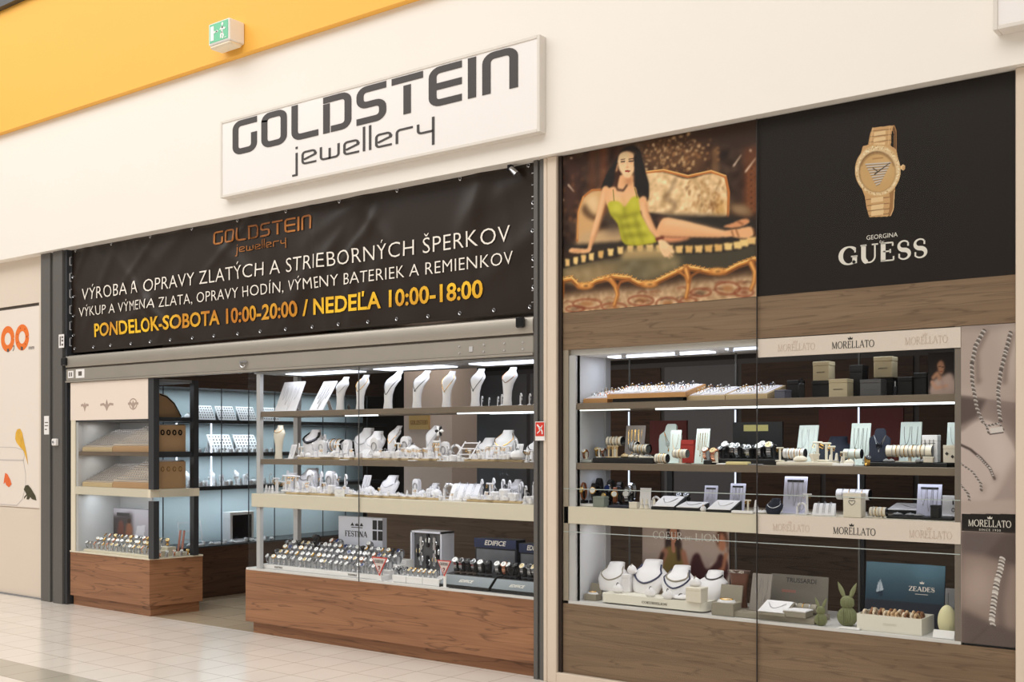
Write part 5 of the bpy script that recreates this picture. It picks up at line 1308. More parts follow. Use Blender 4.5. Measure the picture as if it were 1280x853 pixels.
put('bracelet_bar', K_roll(.1, .03, WHITE, 4), 420, .26, zt, 23, 'white bracelet bar at the back', 'bracelet stand', S); put('bracelet_bar', K_roll(.07, .03, WHITE, 3), 436, .27, zt, 21, 'white bracelet bar at the back', 'bracelet stand', S)
put('necklace_bust', wb, 455, .24, zt, 37, 'white shoulder bust with silver chain', 'bust', S); put('necklace_bust', wb, 463, .2, zt, 33, 'white shoulder bust with silver chain', 'bust', S)
put('necklace_bust', tallg, 486, .22, zt, 40, 'leaning white bust with long gold chain', 'bust', S)
put('necklace_bust', K_bust_tall(SILV, 1.2, drop=.13, pend=.006), 537, .2, zt, 41, 'tall white bust with long silver pendant', 'bust', S)
put('necklace_bust', wbg, 629, .24, zt, 36, 'white shoulder bust with gold pendant', 'bust', S); put('necklace_bust', K_bust_low(SILV), 601, .22, zt, 26, 'low white collar form with silver chain', 'bust', S); put('necklace_bust', K_bust_low(GUN), 664, .2, zt, 27, 'low white collar form with dark beads', 'bust', S)
fl = [P_('petal', MB().join(MB().sweep([(-.006,0,0,.004,.004),(0,.0,0,.02,.012),(.006,0,0,.004,.004)], 10), T((.02*math.cos(a), 0, .03+.02*math.sin(a))) @ RX(90) @ RZ(math.degrees(a))), BLACKG if k % 2 else PLAST) for k, a in enumerate(np.linspace(0, 2*math.pi, 7)[:-1])]
fl.append(P_('clip', MB().cyl((0,.006,-.02),(0,.006,.03), .003), STEEL))
f_ = put('flower_brooch', fl, 549, .17, zt+.16, 12, 'black and white flower brooch beside the tall bust', 'brooch', S)
obj('stand', MB().cyl((0,.006,-.17/f_.scale[0]),(0,.006,-.01), .003).sweep([(-.163/f_.scale[0],0,.006,.02,.02),(-.158/f_.scale[0],0,.006,.02,.02)], 12), PLAST, f_)
arch = K_arch(); loop = K_loop(); tb = K_tbar(); tb3 = K_tbar(.07, .035, WHITE, 3); cone = K_cone(); slot = K_slot(); drum = K_drum(); rack = K_rack(); tray = K_tray(); slope = K_slope(); pan = K_panel(.06, .11, 18, WHITE, 2, SILV); pil = K_pillow(.06, .035, WHITE, SILV)
KK = dict(a=('bracelet_pad', arch, 'white arched pad with bracelet', 'bracelet stand'), l=('bangle_stand', loop, 'white arch stand with bangle', 'bangle stand'), t=('earring_stand', tb, 'white T-bar earring stand', 'earring stand'), s=('earring_stand', tb3, 'narrow white earring stand', 'earring stand'),
    c=('ring_cone', cone, 'white ring cone', 'ring stand'), b=('ring_block', slot, 'white padded ring block', 'ring stand'), d=('ring_drum', drum, 'round white ring drum', 'ring stand'), r=('earring_rack', rack, 'white three rung earring rack', 'earring rack'), y=('ring_tray', tray, 'low white ring tray', 'ring tray'),
    o=('ring_ramp', slope, 'white curved ring ramp', 'ring stand'), h=('earring_stand', hk, 'white hook stand', 'earring stand'), p=('chain_card', pan, 'small white chain card', 'display board'), w=('bracelet_cushion', pil, 'small white bracelet cushion', 'bracelet stand'))
def rowof(spec, z, S):
    for k, px, Y, h in spec:
        n_, pt_, ds, ct = KK[k]; put(n_, pt_, px, Y, z, h, ds, ct, S, rz=random.uniform(-6, 6))
rowof([('t',377,.12,13),('h',384,.2,17),('h',390,.14,18),('b',395,.12,9),('a',403,.14,21),('h',402,.26,28),('w',385,.08,7),('b',412,.09,8),('d',418,.12,12),('c',424,.1,14),('p',429,.16,16),('c',433,.08,12),('b',438,.1,10),('d',428,.07,8),('t',420,.16,17),('a',437,.2,22),('y',411,.07,5),
    ('a',469,.16,25),('b',447,.1,7),('o',458,.12,12),('w',473,.08,10),('d',479,.09,12),('b',485,.08,11),('h',493,.14,23),('t',496,.12,19),('d',492,.08,12),('b',498,.08,12),
    ('a',507,.18,27),('w',514,.14,19),('s',505,.08,13),('s',510,.07,12),('s',516,.08,13),('s',521,.08,12),('s',526,.08,12),('s',530,.09,13),('b',525,.12,8),('s',536,.08,12),('d',539,.08,11),('s',543,.09,15),('s',548,.14,22)], zt, S)
rowof([('a',554,.16,24),('d',558,.1,10),('h',562,.14,20),('l',569,.16,22),('d',571,.08,12),('b',576,.1,9),('w',566,.08,8),('d',579,.06,7)], z, S)
rowof([('r',587,.16,22),('b',593,.08,8),('s',598,.12,12),('t',606,.1,13),('b',604,.07,7),('s',613,.1,17),('t',619,.11,17),('t',625,.1,17),('s',631,.1,16),('d',620,.07,8),('d',627,.07,8),('t',637,.12,17),('h',645,.15,25),('b',641,.09,12),('d',634,.07,9),('w',647,.08,14),('p',650,.14,19)], zt, S)
rowof([('s',656,.09,15),('s',661,.07,14),('t',666,.08,15),('d',669,.1,12),('c',659,.05,9)], z, S)
for px, Y, w in ((430,.022,12),(516,.022,15),(560,.022,12)):
    x = ux(px, Y); t = thing('price_card', 'x', 'card', (x, Y, z)); obj('card', MB().box(-.035, .035, -.014, .014, 0, .006), PLAST, t, smooth=False); obj('print', MB().box(-.02, .02, -.006, -.002, .006, .0066), GINK, t, smooth=False); SPOTS.append(('flat white price card at the edge', S, px, Y, t, None))

for i in range(22): rowof([('bcs'[i % 3], 378+i*12.3, .055, (8, 9, 11)[i % 3])], zt if not 548 < 378+i*12.3 < 584 else z, S)
# ------------------------------------------------------------------ middle case, cream shelf
S = 'middle case cream shelf'; z = ZC-.0005
zt = platform(357, 428, .06, .36, z, .016, 'beige wood presentation tray', S); platform(432, 548, .06, .36, z, .016, 'beige wood presentation tray', S); platform(583, 651, .06, .36, z, .016, 'beige wood presentation tray', S)
rowof([('w',325,.1,4),('c',333,.12,10),('c',337,.1,9),('c',341,.1,10),('t',345,.14,19),('t',349,.12,16),('s',353,.14,15)], z, S)
rowof([('t',360,.14,20),('s',364,.1,15),('t',368,.12,20),('c',372,.1,12),('h',391,.16,25),('c',380,.08,12),('s',384,.08,14),('b',389,.08,10),('d',394,.08,10),('a',391,.2,27),('h',402,.2,26),('s',405,.1,13),('b',400,.09,10),('a',414,.18,27),('h',419,.16,24),('d',421,.1,12),('b',417,.07,14),
    ('h',431,.16,24),('d',431,.1,12),('b',438,.08,7),('w',443,.08,5),('p',455,.2,23),('c',450,.1,11),('w',461,.14,12),('y',452,.08,4),('y',476,.08,4),('y',497,.08,4),('y',522,.08,4),('w',470,.12,6),
    ('a',521,.2,21),('w',530,.18,9),('d',541,.16,15),('w',546,.14,12),('b',536,.1,8)], zt, S)
rowof([('h',554,.16,21),('b',552,.06,8),('l',562,.14,22)], z, S)
put('necklace_form', K_bust_low(SILV, drop=.05), 378, .24, zt, 28, 'low white collar form with silver beads', 'bust', S); put('necklace_form', K_bust_low(SILV), 487, .2, zt, 24, 'low white collar form with fine chain', 'bust', S); put('necklace_form', K_bust_low(SILV), 541, .22, zt, 16, 'small white collar form beside the arch', 'bust', S)
put('necklace_bust', K_bust_wide(SILV), 643, .26, zt, 24, 'white shoulder bust behind the drums', 'bust', S)
put('ring_ramp', K_slope(.2, .11), 583, .14, z, 23, 'large white ramp sloping to the front', 'ring stand', S, rz=18)
rowof([('y',590,.09,5),('h',600,.2,24),('c',606,.1,10),('b',603,.08,7),('t',613,.15,20),('h',616,.2,26),('h',628,.2,25),('d',623,.1,15),('d',617,.08,9),('d',630,.12,20),('d',637,.1,14),('d',633,.07,8),('h',636,.18,24),('h',649,.16,20),('b',646,.09,12)], zt, S)
rowof([('h',651,.2,26),('h',657,.14,22),('c',656,.06,9),('d',661,.1,14),('h',666,.16,27),('d',668,.1,15),('b',664,.05,9),('d',671,.06,10)], z, S)
for i in range(26): rowof([('bcsb'[i % 4], 362+i*11.3, .062, (6, 8, 10, 7)[i % 4])], zt if not 548 < 362+i*11.3 < 584 else z, S)
for i in range(9): rowof([('hts'[i % 3], 362+i*7.5, .24, (25, 22, 20)[i % 3])], zt, S)
t = spawn('ring_card', [P_('card', MB().box(-.05, .05, -.003, .003, 0, .05), PLAST, None, False), P_('chain', MB().tube([(-.03+.06*i/8, -.005, .04-.02*math.sin(math.pi*i/8)) for i in range(9)], .0012, 4), SILV)], (ux(421, .02), .02, z), 0, 1, 'x', 'card'); SPOTS.append(('small upright card with chain at the shelf edge', S, 421, .02, t, None))

# ------------------------------------------------------------------ middle case, floor deck: rows of watches, boards and boxes
S = 'middle case floor'; z = ZD+.0005
x0, x1 = ux(324, .03), ux(474, .03)
t = thing('watch_riser', 'long stepped white riser full of watches on the middle case floor', 'display riser', ((x0+x1)/2+.015, .04, z)); w = x1-x0
for k in range(4): obj('step', MB().box(-w/2, w/2, k*.085, (k+1)*.085, 0, .034+.03*k, .003), PLAST, t, smooth=False)
for xx in (-.38, .24): obj('lettering', serif_mb('FESTINA', .014, .09, .2, .08, .1).xf(T((xx*w, 0, .011))), GINK, t, smooth=False)
MET = [(STEEL, STEEL, DIALW), (STEEL, STEEL, DIALB), (STEEL, STEEL, DIALN), (STEEL, GOLD, DIALW), (GOLD, GOLD, DIALG), (STEEL, STEEL, DIALG), (ROSE, ROSE, DIALW), (GUN, GUN, DIALB), (BLEATH, STEEL, DIALW)]
NM = ['steel watch with white dial', 'steel watch with black dial', 'steel watch with blue dial', 'two-tone watch with white dial', 'gold watch with champagne dial', 'steel watch with champagne dial', 'rose gold watch with white dial', 'black steel watch with black dial', 'silver watch on black leather']
WSTEEL = pm('watch_steel', (188, 189, 194), .24, metal=1.0)
MET = [tuple(WSTEEL if m_ is STEEL else m_ for m_ in q_) for q_ in MET]
WK = [K_watch(*q, cuff=pm('clear_grey_cuff', (188, 190, 194), .3)) for q in MET]
WKB = [K_watch(*q, cuff=BLACKG) for q in MET]
rw = random.Random(5); ROWN = ['front row', 'second row', 'third row', 'back row']
def watch(k, px, Y, z, hpx, S, kit=WK, rz=None): return put('wristwatch', kit[k], px, Y, z, hpx, NM[k], 'watch', S, rz=rw.uniform(-28, 28) if rz is None else rz)
for r in range(4):
    Y = .04+.032+.085*r
    for i in range(25):
        px = 331+r*10.5+i*6.6
        if not x0+.02 < ux(px, Y) < x1-.015: continue
        k = rw.choice([0,0,0,1,2,3,5,0,4 if px < 360 else 0,6 if px > 430 else 0,7 if r == 3 else 0]); watch(k, px, Y, z+.0352+.03*r, 13, f'{ROWN[r]}, white riser')
zr = z+.124
watch(7, 396, .30, zr+.05, 15, 'tall stand', WKB); obj('tall_stand', MB().box(-.012, .012, -.01, .01, -.06, .005), BLACKG, SPOTS[-1][4])
for px, k in ((418,6),(425,2),(463,0)): watch(k, px, .35, zr+.03, 14, 'raised clear stands'); obj('tall_stand', MB().box(-.01, .01, -.01, .01, -.045, .005), PLAST, SPOTS[-1][4])
def pxw(p0, p1, Y): return ux(p1, Y)-ux(p0, Y)
# white brand board with crest and four dark windows
x0, x1 = ux(423, .42), ux(478, .42); w = x1-x0
t = thing('brand_board', 'tall white board with a black crest and four dark windows behind the watches', 'display board', ((x0+x1)/2, .42, z))
hB = 66*mpp(450, .42); obj('board', MB().box(-w/2, w/2, 0, .05, 0, hB, .002), pm('board_white', (226, 228, 240), .45), t, smooth=False)
for i in (0, 1):
    for j in (0, 1): obj('window', MB().box(w*.285+i*w*.12, w*.285+i*w*.12+w*.095, -.002, .002, hB*.58+j*hB*.2, hB*.58+j*hB*.2+hB*.175), BLACK, t, smooth=False)
m = serif_mb('FESTINA', .045, w*.5, .2, .08, .12, .1).xf(T((-w*.34, 0, hB*.62))); obj('lettering', m, INK, t, smooth=False)
m = MB(); crown(m, -w*.07, hB*.62+.085, .034); m.prism([(-w*.07-.02+.05, hB*.62+.085),(-w*.07+.05, hB*.62+.11),(-w*.07+.02+.05, hB*.62+.085)], -.002, 0).prism([(-w*.07-.02-.05, hB*.62+.085),(-w*.07-.05, hB*.62+.11),(-w*.07+.02-.05, hB*.62+.085)], -.002, 0).box(-w*.07-.06, -w*.07+.06, -.002, 0, hB*.62+.07, hB*.62+.076)
obj('crest', m, INK, t, smooth=False)
t = spawn('gift_box', K_box(.09, .09, .1, pm('lilac_box', (206, 206, 222), .5)), (ux(488, .4), .4, z), 0, 1, 'x', 'box'); SPOTS.append(('small pale lilac box beside the white board', S, 488, .4, t, None))
# red edged triangular signs
def tri(px, py, Y, s, desc):
    x, zz = un(px, py, Y); t = thing('triangle_sign', desc, 'sign', (x, Y, z))
    zz -= z; q = [(-s/2, zz), (0, zz-s*.86), (s/2, zz)]
    obj('plate', MB().prism([(a*1.0, b) for a, b in q], 0, .006), RED, t, smooth=False)
    c = (0, zz-s*.287); obj('face', MB().prism([(c[0]+(a-c[0])*.84, c[1]+(b-c[1])*.84) for a, b in q], -.0015, .0), pm('pale_pink_face', (228, 214, 210), .5), t, smooth=False)
    obj('lettering', serif_mb('GUESS', s*.15, s*.56, .2, .08, .12).xf(T((-s*.28, -.0016, zz-s*.27))), INK, t, smooth=False)
    m = MB().strip([(-.1,.3),(-.06,.42),(.06,.42),(.1,.3),(.02,.18),(.0,.05)], .07, -.004, -.0016).box(-.04, .04, -.004, -.0016, -.1, -.03); m.v = [(p[0]*s*.6, p[1], zz-s*.62+p[2]*s*.5) for p in m.v]; obj('question_mark', m, pm('maroon_ink', (120, 30, 34), .5), t, smooth=False)
    obj('foot', MB().box(-.012, .012, .006, .012, 0, zz-s*.4).box(-.03, .03, -.004, .03, 0, .004), PLAST, t, smooth=False)
tri(474, 697, .02, 27*mpp(474, .02), 'red edged triangular sign at the right end of the white watch riser'); tri(555, 701, .005, 23*mpp(555, .005), 'smaller red edged triangular sign beside the dark watch boxes')
# low white tray of small watches
x0, x1 = ux(490, .03), ux(549, .03); w = x1-x0
t = thing('watch_tray', 'low white tray of small gold and steel watches between the two triangle signs', 'tray', ((x0+x1)/2, .1, z)); obj('body', MB().box(-w/2, w/2, -.07, .09, 0, .05, .003), PLAST, t, smooth=False); obj('seam', MB().box(-w*.2, -w*.195, -.0708, -.069, .002, .049).box(w*.15, w*.155, -.0708, -.069, .002, .049), GREY, t, smooth=False)
for r in range(2):
    for i in range(9): watch(rw.choice([0,4,3,5]) if i > 2 else rw.choice([0,7,1]), 494+r*2+i*6.3, .06+.07*r, z+.0512, 9, f'{ROWN[r]}, low tray')
# framed watch picture box
x0, x1 = ux(513, .36), ux(552, .36); w = x1-x0; hB = 58*mpp(535, .36)
t = thing('shadow_box', 'white framed box with a wreath of watches on grey, behind the low tray', 'display box', ((x0+x1)/2, .36, z))
obj('frame', MB().box(-w/2, -w/2+.014, 0, .14, 0, hB).box(w/2-.014, w/2, 0, .14, 0, hB).box(-w/2, w/2, 0, .14, hB-.014, hB).box(-w/2, w/2, 0, .14, 0, .014), pm('board_white', (226, 228, 240), .45), t, smooth=False)
obj('back', MB().box(-w/2+.013, w/2-.013, .03, .05, .013, hB-.013), pm('grey_backing', (92, 92, 94), .6), t, smooth=False)
for i in range(8):
    a = math.radians(90+i*45); cx, cz = w*.3*math.cos(a), hB*.56+hB*.24*math.sin(a)
    f = obj('watch_face', MB().sweep([(0,0,0,.026,.026),(.01,0,0,.026,.026),(.014,0,0,.021,.021)], 18).xf(T((cx, .03, cz)) @ RX(90)), STEEL, t); obj('dial', MB().sweep([(.0141,0,0,.02,.02),(.0148,0,0,.0195,.0195)], 18).xf(T((cx, .03, cz)) @ RX(90)), [DIALW, DIALB, DIALG][i % 3], f)
    obj('watch_band', MB().box(cx-.013, cx+.013, .014, .03, cz-.05, cz+.05, .004), STEEL if i % 2 else GUN, t)
# dark brand boxes with watches on their fronts
def brandbox(p0, p1, ytop, Y, desc):
    x0, x1 = ux(p0, Y), ux(p1, Y); w = x1-x0; hB = (734-ytop)*mpp((p0+p1)/2, Y)*.86; t = thing('brand_box', desc, 'display box', ((x0+x1)/2, Y, z))
    obj('body', MB().box(-w/2, w/2, 0, .1, 0, hB, .002), pm('midnight_box', (26, 30, 44), .35), t, smooth=False)
    obj('header', MB().box(-w/2, w/2, -.012, 0, hB*.8, hB), pm('blue_header', (34, 46, 84), .35), t, smooth=False)
    obj('picture', MB().box(-w*.46, w*.46, -.003, 0, hB*.2, hB*.76), pm('steel_grey_print', (118, 120, 126), .4, noise=.35, nscale=9), t, smooth=False)
    m = MB().prism([(-w*.1, hB*.22),(w*.02, hB*.42),(w*.2, hB*.5),(w*.4, hB*.46),(w*.45, hB*.22)], -.005, -.003); obj('car_print', m, pm('dark_print', (46, 46, 52), .4), t, smooth=False)
    obj('lettering', text_mb('EDIFICE', .034, .02, w*.52, slant=.25).xf(T((-w*.24, -.0125, hB*.86))), WINK, t, smooth=False)
brandbox(594, 646, 668, .36, 'dark blue topped brand box with a car picture behind the watches'); brandbox(650, 690, 670, .36, 'second dark blue brand box, partly hidden by the grey rail')
def slanted(p0, p1, desc):
    Y = .02; x0, x1 = ux(p0, Y), ux(p1, Y); w = x1-x0; t = thing('watch_stand', desc, 'display stand', ((x0+x1)/2, Y, z))
    obj('base', MB().loft([[(x, 0, 0), (x, .24, 0), (x, .24, .1), (x, .07, .085), (x, 0, .02)] for x in (-w/2, w/2)]), BLACKG, t, smooth=False)
    M = T((0, 0, .02)) @ RX(42.5); obj('front_plate', MB().box(-w*.49, w*.49, .004, .088, .0005, .003).xf(M), pm('slate_plate', (128, 136, 142), .3), t, smooth=False)
    m = text_mb('EDIFICE', .024, .02, .12, slant=.25); m.v = [(p[0]-.06, p[2]+.03, .0042-p[1]*.2) for p in m.v]; m.xf(M); obj('lettering', m, WINK, t, smooth=False)
slanted(549, 611, 'black slanted watch stand with grey front plate, next to the triangle sign'); slanted(613.5, 674, 'black slanted watch stand with grey front plate, beside the grey rail')
for px, k in ((571,0),(579,1),(587,7),(595,1),(603,0),(611,7)): watch(k, px, .16, z+.1, 17.5, 'triangle side stand', WKB)
for px, k in ((624,0),(632,6),(640,0),(648,7),(656,5),(664,1),(671,5)): watch(k, px, .16, z+.1, 17.5, 'rail side stand', WKB)

# ================================================================== GOODS IN THE RIGHT WINDOW
# ------------------------------------------------------------------ top shelf: ring trays, gift boxes, portrait card
S = 'window top shelf'; z = ZA+.0005
def ringtray(p0, p1, Y, desc, cols, lift=0.0, mat=TANW, tilt=13, d=.25):
    x0, x1 = ux(p0, Y), ux(p1, Y); w = x1-x0; t = thing('ring_tray', desc, 'ring tray', ((x0+x1)/2, Y, z+lift)); hb = math.tan(math.radians(tilt))*d
    m = MB().loft([[(x, 0, 0), (x, d, 0), (x, d, hb+.026), (x, 0, .026)] for x in (-w/2, w/2)]); obj('frame', m, mat, t, smooth=False)
    M = T((0, 0, .026)) @ RX(tilt); L_ = d/math.cos(math.radians(tilt))
    m = MB().box(-w/2+.012, w/2-.012, .012, L_-.012, .0005, .004); obj('insert', m.xf(M), pm('lilac_white_insert', (236, 232, 244), .6), t, smooth=False)
    sl = MB(); rows = 7
    for c in range(cols):
        x = -w/2+.02+(w-.04)*(c+.5)/cols; sl.box(x-(w-.04)/cols*.32, x+(w-.04)/cols*.32, .02, L_-.02, .004, .008, .002)
    obj('ring_slots', sl.xf(M), WHITE, t, smooth=False)
    if lift: obj('riser', MB().box(-w*.45, w*.45, .02, d-.02, -lift, 0), BLACK, t, smooth=False)
    SPOTS.append((desc, S, p0, Y, t, None))
    return t, w, L_, M, cols, rows
ring_me = {}
for nm, mt in (('steel', STEEL), ('gold', GOLD), ('rose', ROSE), ('dark', GUN)):
    ring_me[nm] = [P_('band', MB().tube([(.011*math.cos(a), 0, .008+.011*math.sin(a)) for a in np.linspace(0, 2*math.pi, 13)[:-1]], .0022, 5, True), mt), P_('stone', MB().sweep([(.018,0,0,.002,.002),(.0215,0,0,.0045,.0045),(.024,0,0,.003,.003)], 8), DIALN if nm == 'dark' else PLAST)]
TN = ['pillar side tray', 'raised wide tray', 'tray before seam', 'tray across seam']
for q, a in enumerate([(729, 759, .06, 'tan wooden ring tray nearest the pillar', 3, .0), (759, 857, .03, 'wide tan wooden ring tray raised on a black riser', 7, .022), (858.5, 906, .06, 'pale wooden ring tray just left of the glass seam', 3, 0), (907, 959, .06, 'pale wooden ring tray lying across the glass seam', 3, 0)]):
    t, w, L_, M, cols, rows = ringtray(a[0], a[1], a[2], a[3], a[4], a[5], TANW if q < 2 else BEIGE)
    for c in range(cols):
        for r in range(5):
            if rw.random() < .12: continue
            x = -w/2+.02+(w-.04)*(c+.5)/cols+rw.uniform(-.006, .006); y = .03+(L_-.06)*(r+.5)/5; v = M @ Vector((x, y, .0075)); k = rw.choice(['steel','steel','gold','gold','rose','dark'])
            dsc = dict(steel='steel ring with white stone', gold='gold ring with white stone', rose='rose gold ring with stone', dark='dark ring with blue stone')[k]
            o = spawn('ring', ring_me[k], (t.location.x+v.x, t.location.y+v.y, t.location.z+v.z), 0, 1.0, dsc, 'ring'); SPOTS.append((dsc, TN[q], a[0]+c*10+r*2.2, 0, o, None))
def boxat(p0, p1, pt, pb, Y, zz, mat, desc, lid=None, d=.09, name='gift_box', cat='box', lettering=None, lm=GINK):
    w = ux(p1, Y)-ux(p0, Y); h = (pb-pt)*mpp((p0+p1)/2, Y); t = spawn(name, K_box(w, d, h, mat, lid), ((ux(p0, Y)+ux(p1, Y))/2, Y+d/2, zz), 0, 1, desc, cat); SPOTS.append((desc, S, p0, Y, t, None))
    if lettering: obj('lettering', serif_mb(lettering, h*.06, w*.5, .15, .08, .1).xf(T((-w*.25, -d/2-.0005, h*.4))), lm, t, smooth=False)
    return h
CB = pm('cream_box', (206, 192, 160), .55); BB = pm('black_box', (26, 25, 27), .45); GB = pm('charcoal_box', (86, 86, 88), .5)
h = boxat(1015, 1038, 475, 497, .2, z, BB, 'black box under the first cream box'); boxat(1016, 1036, 450, 474, .2, z+h+.0005, CB, 'cream gift box stacked on a black box, nearest the trays', lettering='MORELLATO')
boxat(1036, 1059, 473, 496, .12, z, CB, 'cream gift box standing directly on the shelf', lettering='MORELLATO')
h = boxat(1062, 1078, 455, 496, .26, z, BB, 'tall black box behind the charcoal box')
boxat(1075, 1101, 474, 495, .08, z, GB, 'charcoal gift box under the LED lit shelf edge', lettering='MORELLATO', lm=GREY)
h = boxat(1092, 1116, 471, 495, .24, z, BB, 'black box under the second cream box'); boxat(1092, 1115, 445, 471, .2, z+h+.0005, CB, 'cream gift box stacked on a black box beside the charcoal one', lettering='MORELLATO')
boxat(1122, 1140, 470, 494, .2, z, BB, 'plain black box between cream box and portrait card'); boxat(1142, 1158, 464, 493, .22, z, BB, 'taller plain black box beside the portrait card'); boxat(984, 998, 474, 498, .26, z, BB, 'black box behind the dark bottle')
boxat(968, 981, 488, 499, .1, z, pm('slate_box', (104, 106, 122), .5), 'small slate box beside the last ring tray'); boxat(932, 962, 462, 480, .42, z, pm('slate_box', (104, 106, 122), .5), 'slate box behind the pale ring trays', d=.03)
put('perfume_bottle', [P_('bottle', MB().sweep([(0,0,0,.018,.012),(.07,0,0,.018,.012),(.075,0,0,.008,.008)], 12), BLACKG), P_('cap', MB().cyl((0,0,.075),(0,0,.1), .008), GUN)], 1002, .12, z, 25, 'small dark bottle on the shelf', 'bottle', S)
put('perfume_bottle', [P_('bottle', MB().sweep([(0,0,0,.014,.01),(.06,0,0,.014,.01),(.064,0,0,.006,.006)], 12), GUN), P_('cap', MB().cyl((0,0,.064),(0,0,.1), .006), STEEL)], 1119, .1, z, 18, 'slim steel topped bottle beside the cream box', 'bottle', S)
def printed(name, label, cat, px0, px1, ptop, pbot, Y, zz, painter, nx=70, nz=70, tilt=0, th=.01, bgc=(90,90,90), edge=BLACK):
    x0, x1 = ux(px0, Y), ux(px1, Y); h = un((px0+px1)/2, ptop, Y)[1]-zz; w = x1-x0
    t = thing(name, label, cat, ((x0+x1)/2, Y, zz)); obj('board', MB().box(-w/2, w/2, .0005, th, th*.15, h).xf(RX(-tilt)), edge, t, smooth=False)
    p = Paint(-w/2, w/2, 0, h, nx, nz, bgc); p.conv = lambda x, y: (-w/2+x*w, h-y*h); painter(p)
    o = p.obj('printed_picture', t, 0); o.matrix_local = RX(-tilt); return t, w, h
def portrait(p):
    p.poly([(0,0),(1,0),(1,1),(0,1)], (30, 24, 24)); p.blob([(.25,.2),(.5,.1),(.7,.18),(.75,.45),(.6,.6),(.3,.62),(.15,.45)], (38, 26, 22), 1)
    p.blob([(.36,.28),(.5,.2),(.62,.3),(.6,.46),(.5,.54),(.4,.46)], (190, 140, 110), 1); p.line([(.42,.34),(.48,.34)], .02, (60,36,30)); p.line([(.53,.36),(.59,.36)], .02, (60,36,30)); p.line([(.47,.46),(.54,.46)], .02, (150,70,60))
    p.blob([(.1,1),(.12,.75),(.3,.62),(.5,.58),(.8,.5),(.98,.6),(1,1)], (196, 170, 160), 2); p.line([(.2,.6),(.35,.5),(.45,.62)], .09, (190,140,110), 1); p.line([(.15,.7),(.3,.85),(.7,.8)], .08, (206,160,136), 1); p.line([(.5,.6),(.6,.9)], .03, (160,136,128), 2)
printed('portrait_card', 'dark portrait card of a woman in a pale jumper ending the window top shelf', 'picture card', 1160, 1193, 440, 493, .1, z, portrait, 40, 60)

# ------------------------------------------------------------------ middle shelf: bracelets, cards, dark watch tray
S = 'window middle shelf'; z = ZB+.0005
def slab(p0, p1, Y0, Y1, h, mat, desc, name='display_tray', cat='tray', zz=None, tilt=0):
    zz = z if zz is None else zz
    x0, x1 = ux(p0, Y0), ux(p1, Y0); w = x1-x0; d = Y1-Y0; t = thing(name, desc, cat, ((x0+x1)/2, Y0, zz))
    obj('base', MB().box(-w/2, w/2, 0, d, 0, h, .002), mat, t, smooth=False); obj('top_pad', MB().box(-w/2+.006, w/2-.006, .006, d-.006, h, h+.0015), mat, t, smooth=False); SPOTS.append((desc, S, p0, Y0, t, None)); return zz+h+.0025
zt = slab(741, 816, .05, .28, .03, BLACK, 'long black presentation tray near the pillar'); slab(722, 739.5, .065, .16, .018, pm('pale_grey_card', (176, 180, 176), .5), 'pale grey tray in the corner by the pillar')
def q(kit, name, px, Y, zz, h, desc, cat, rz=0): return put(name, kit, px, Y, zz, h, desc, cat, S, rz)
q(K_watch(LEATH, GOLD, DIALW, cuff=CREAMW), 'wristwatch', 732, .1, z+.021, 13, 'round gold watch on cream cuff nearest the pillar', 'watch'); q(WK[4], 'wristwatch', 748, .22, zt, 13, 'small gold watch on the black tray', 'watch'); q(WK[6], 'wristwatch', 755, .22, zt, 12, 'rose gold watch on the black tray', 'watch')
tbc = K_tbar(.08, .04, CREAMW); gst = K_tbar(.09, .03, BEIGE, 3)
q(tbc, 'earring_stand', 749, .1, zt, 12, 'cream T-bar earring stand', 'earring stand')
q(K_roll(.11, .03, CREAMW, 4, leg=.075), 'bracelet_bar', 769, .18, zt, 27, 'cream bracelet bar on a tall stand with black ends', 'bracelet stand')
for px in (762, 766, 770): q(gst, 'earring_stand', px, .08, zt, 15, 'slim gold earring stand', 'earring stand')
q(K_pillow(.07, .03, BEIGE), 'bracelet_cushion', 781, .12, zt, 6, 'beige bracelet cushion', 'bracelet stand'); q(K_pillow(.06, .03, CREAMW), 'bracelet_cushion', 789, .1, zt, 5, 'small cream bracelet cushion', 'bracelet stand'); q(K_slot(.03, .03, CREAMW), 'ring_block', 796, .1, zt, 5, 'cream ring block', 'ring stand'); q(K_slot(.03, .03, CREAMW), 'ring_block', 801, .1, zt, 5, 'cream ring block', 'ring stand'); q(K_tray(.1, .05, .015, CREAMW, 1, 5), 'ring_tray', 808, .1, zt, 4, 'thin cream ring tray', 'ring tray')
q(K_roll(.05, .036, WHITE, 2, leg=.02), 'bracelet_bar', 793, .3, z+.05, 17, 'short round bracelet bar at the back', 'bracelet stand'); q(K_roll(.05, .036, WHITE, 2, leg=.02), 'bracelet_bar', 808, .3, z+.04, 16, 'short round bracelet bar beside it at the back', 'bracelet stand'); q(K_roll(.1, .03, CREAMW, 5, leg=.03), 'bracelet_bar', 802, .18, z+.0335, 17, 'cream bracelet bar in front of the chain card', 'bracelet stand')
for o_ in SPOTS[-3:-1]: obj('stem', MB().box(-.01, .01, -.01, .01, -.05/o_[4].scale[0], .004), CREAMW, o_[4])
q(K_panel(.12, .2, 8, pm('blush_card', (226, 214, 212), .6), 4, GOLD), 'chain_card', 797, .4, z, 46, 'blush chain card behind the bracelet bars', 'display board')
q(K_bust_flat(MINT, GOLD), 'necklace_bust', 835, .3, z, 49, 'mint flat bust with fine gold chains', 'bust')
q(K_panel(.085, .24, 10, MINT, 1, GOLD), 'pendant_card', 839, .12, z, 42, 'mint card with round gold pendant in front of the bust', 'display board')
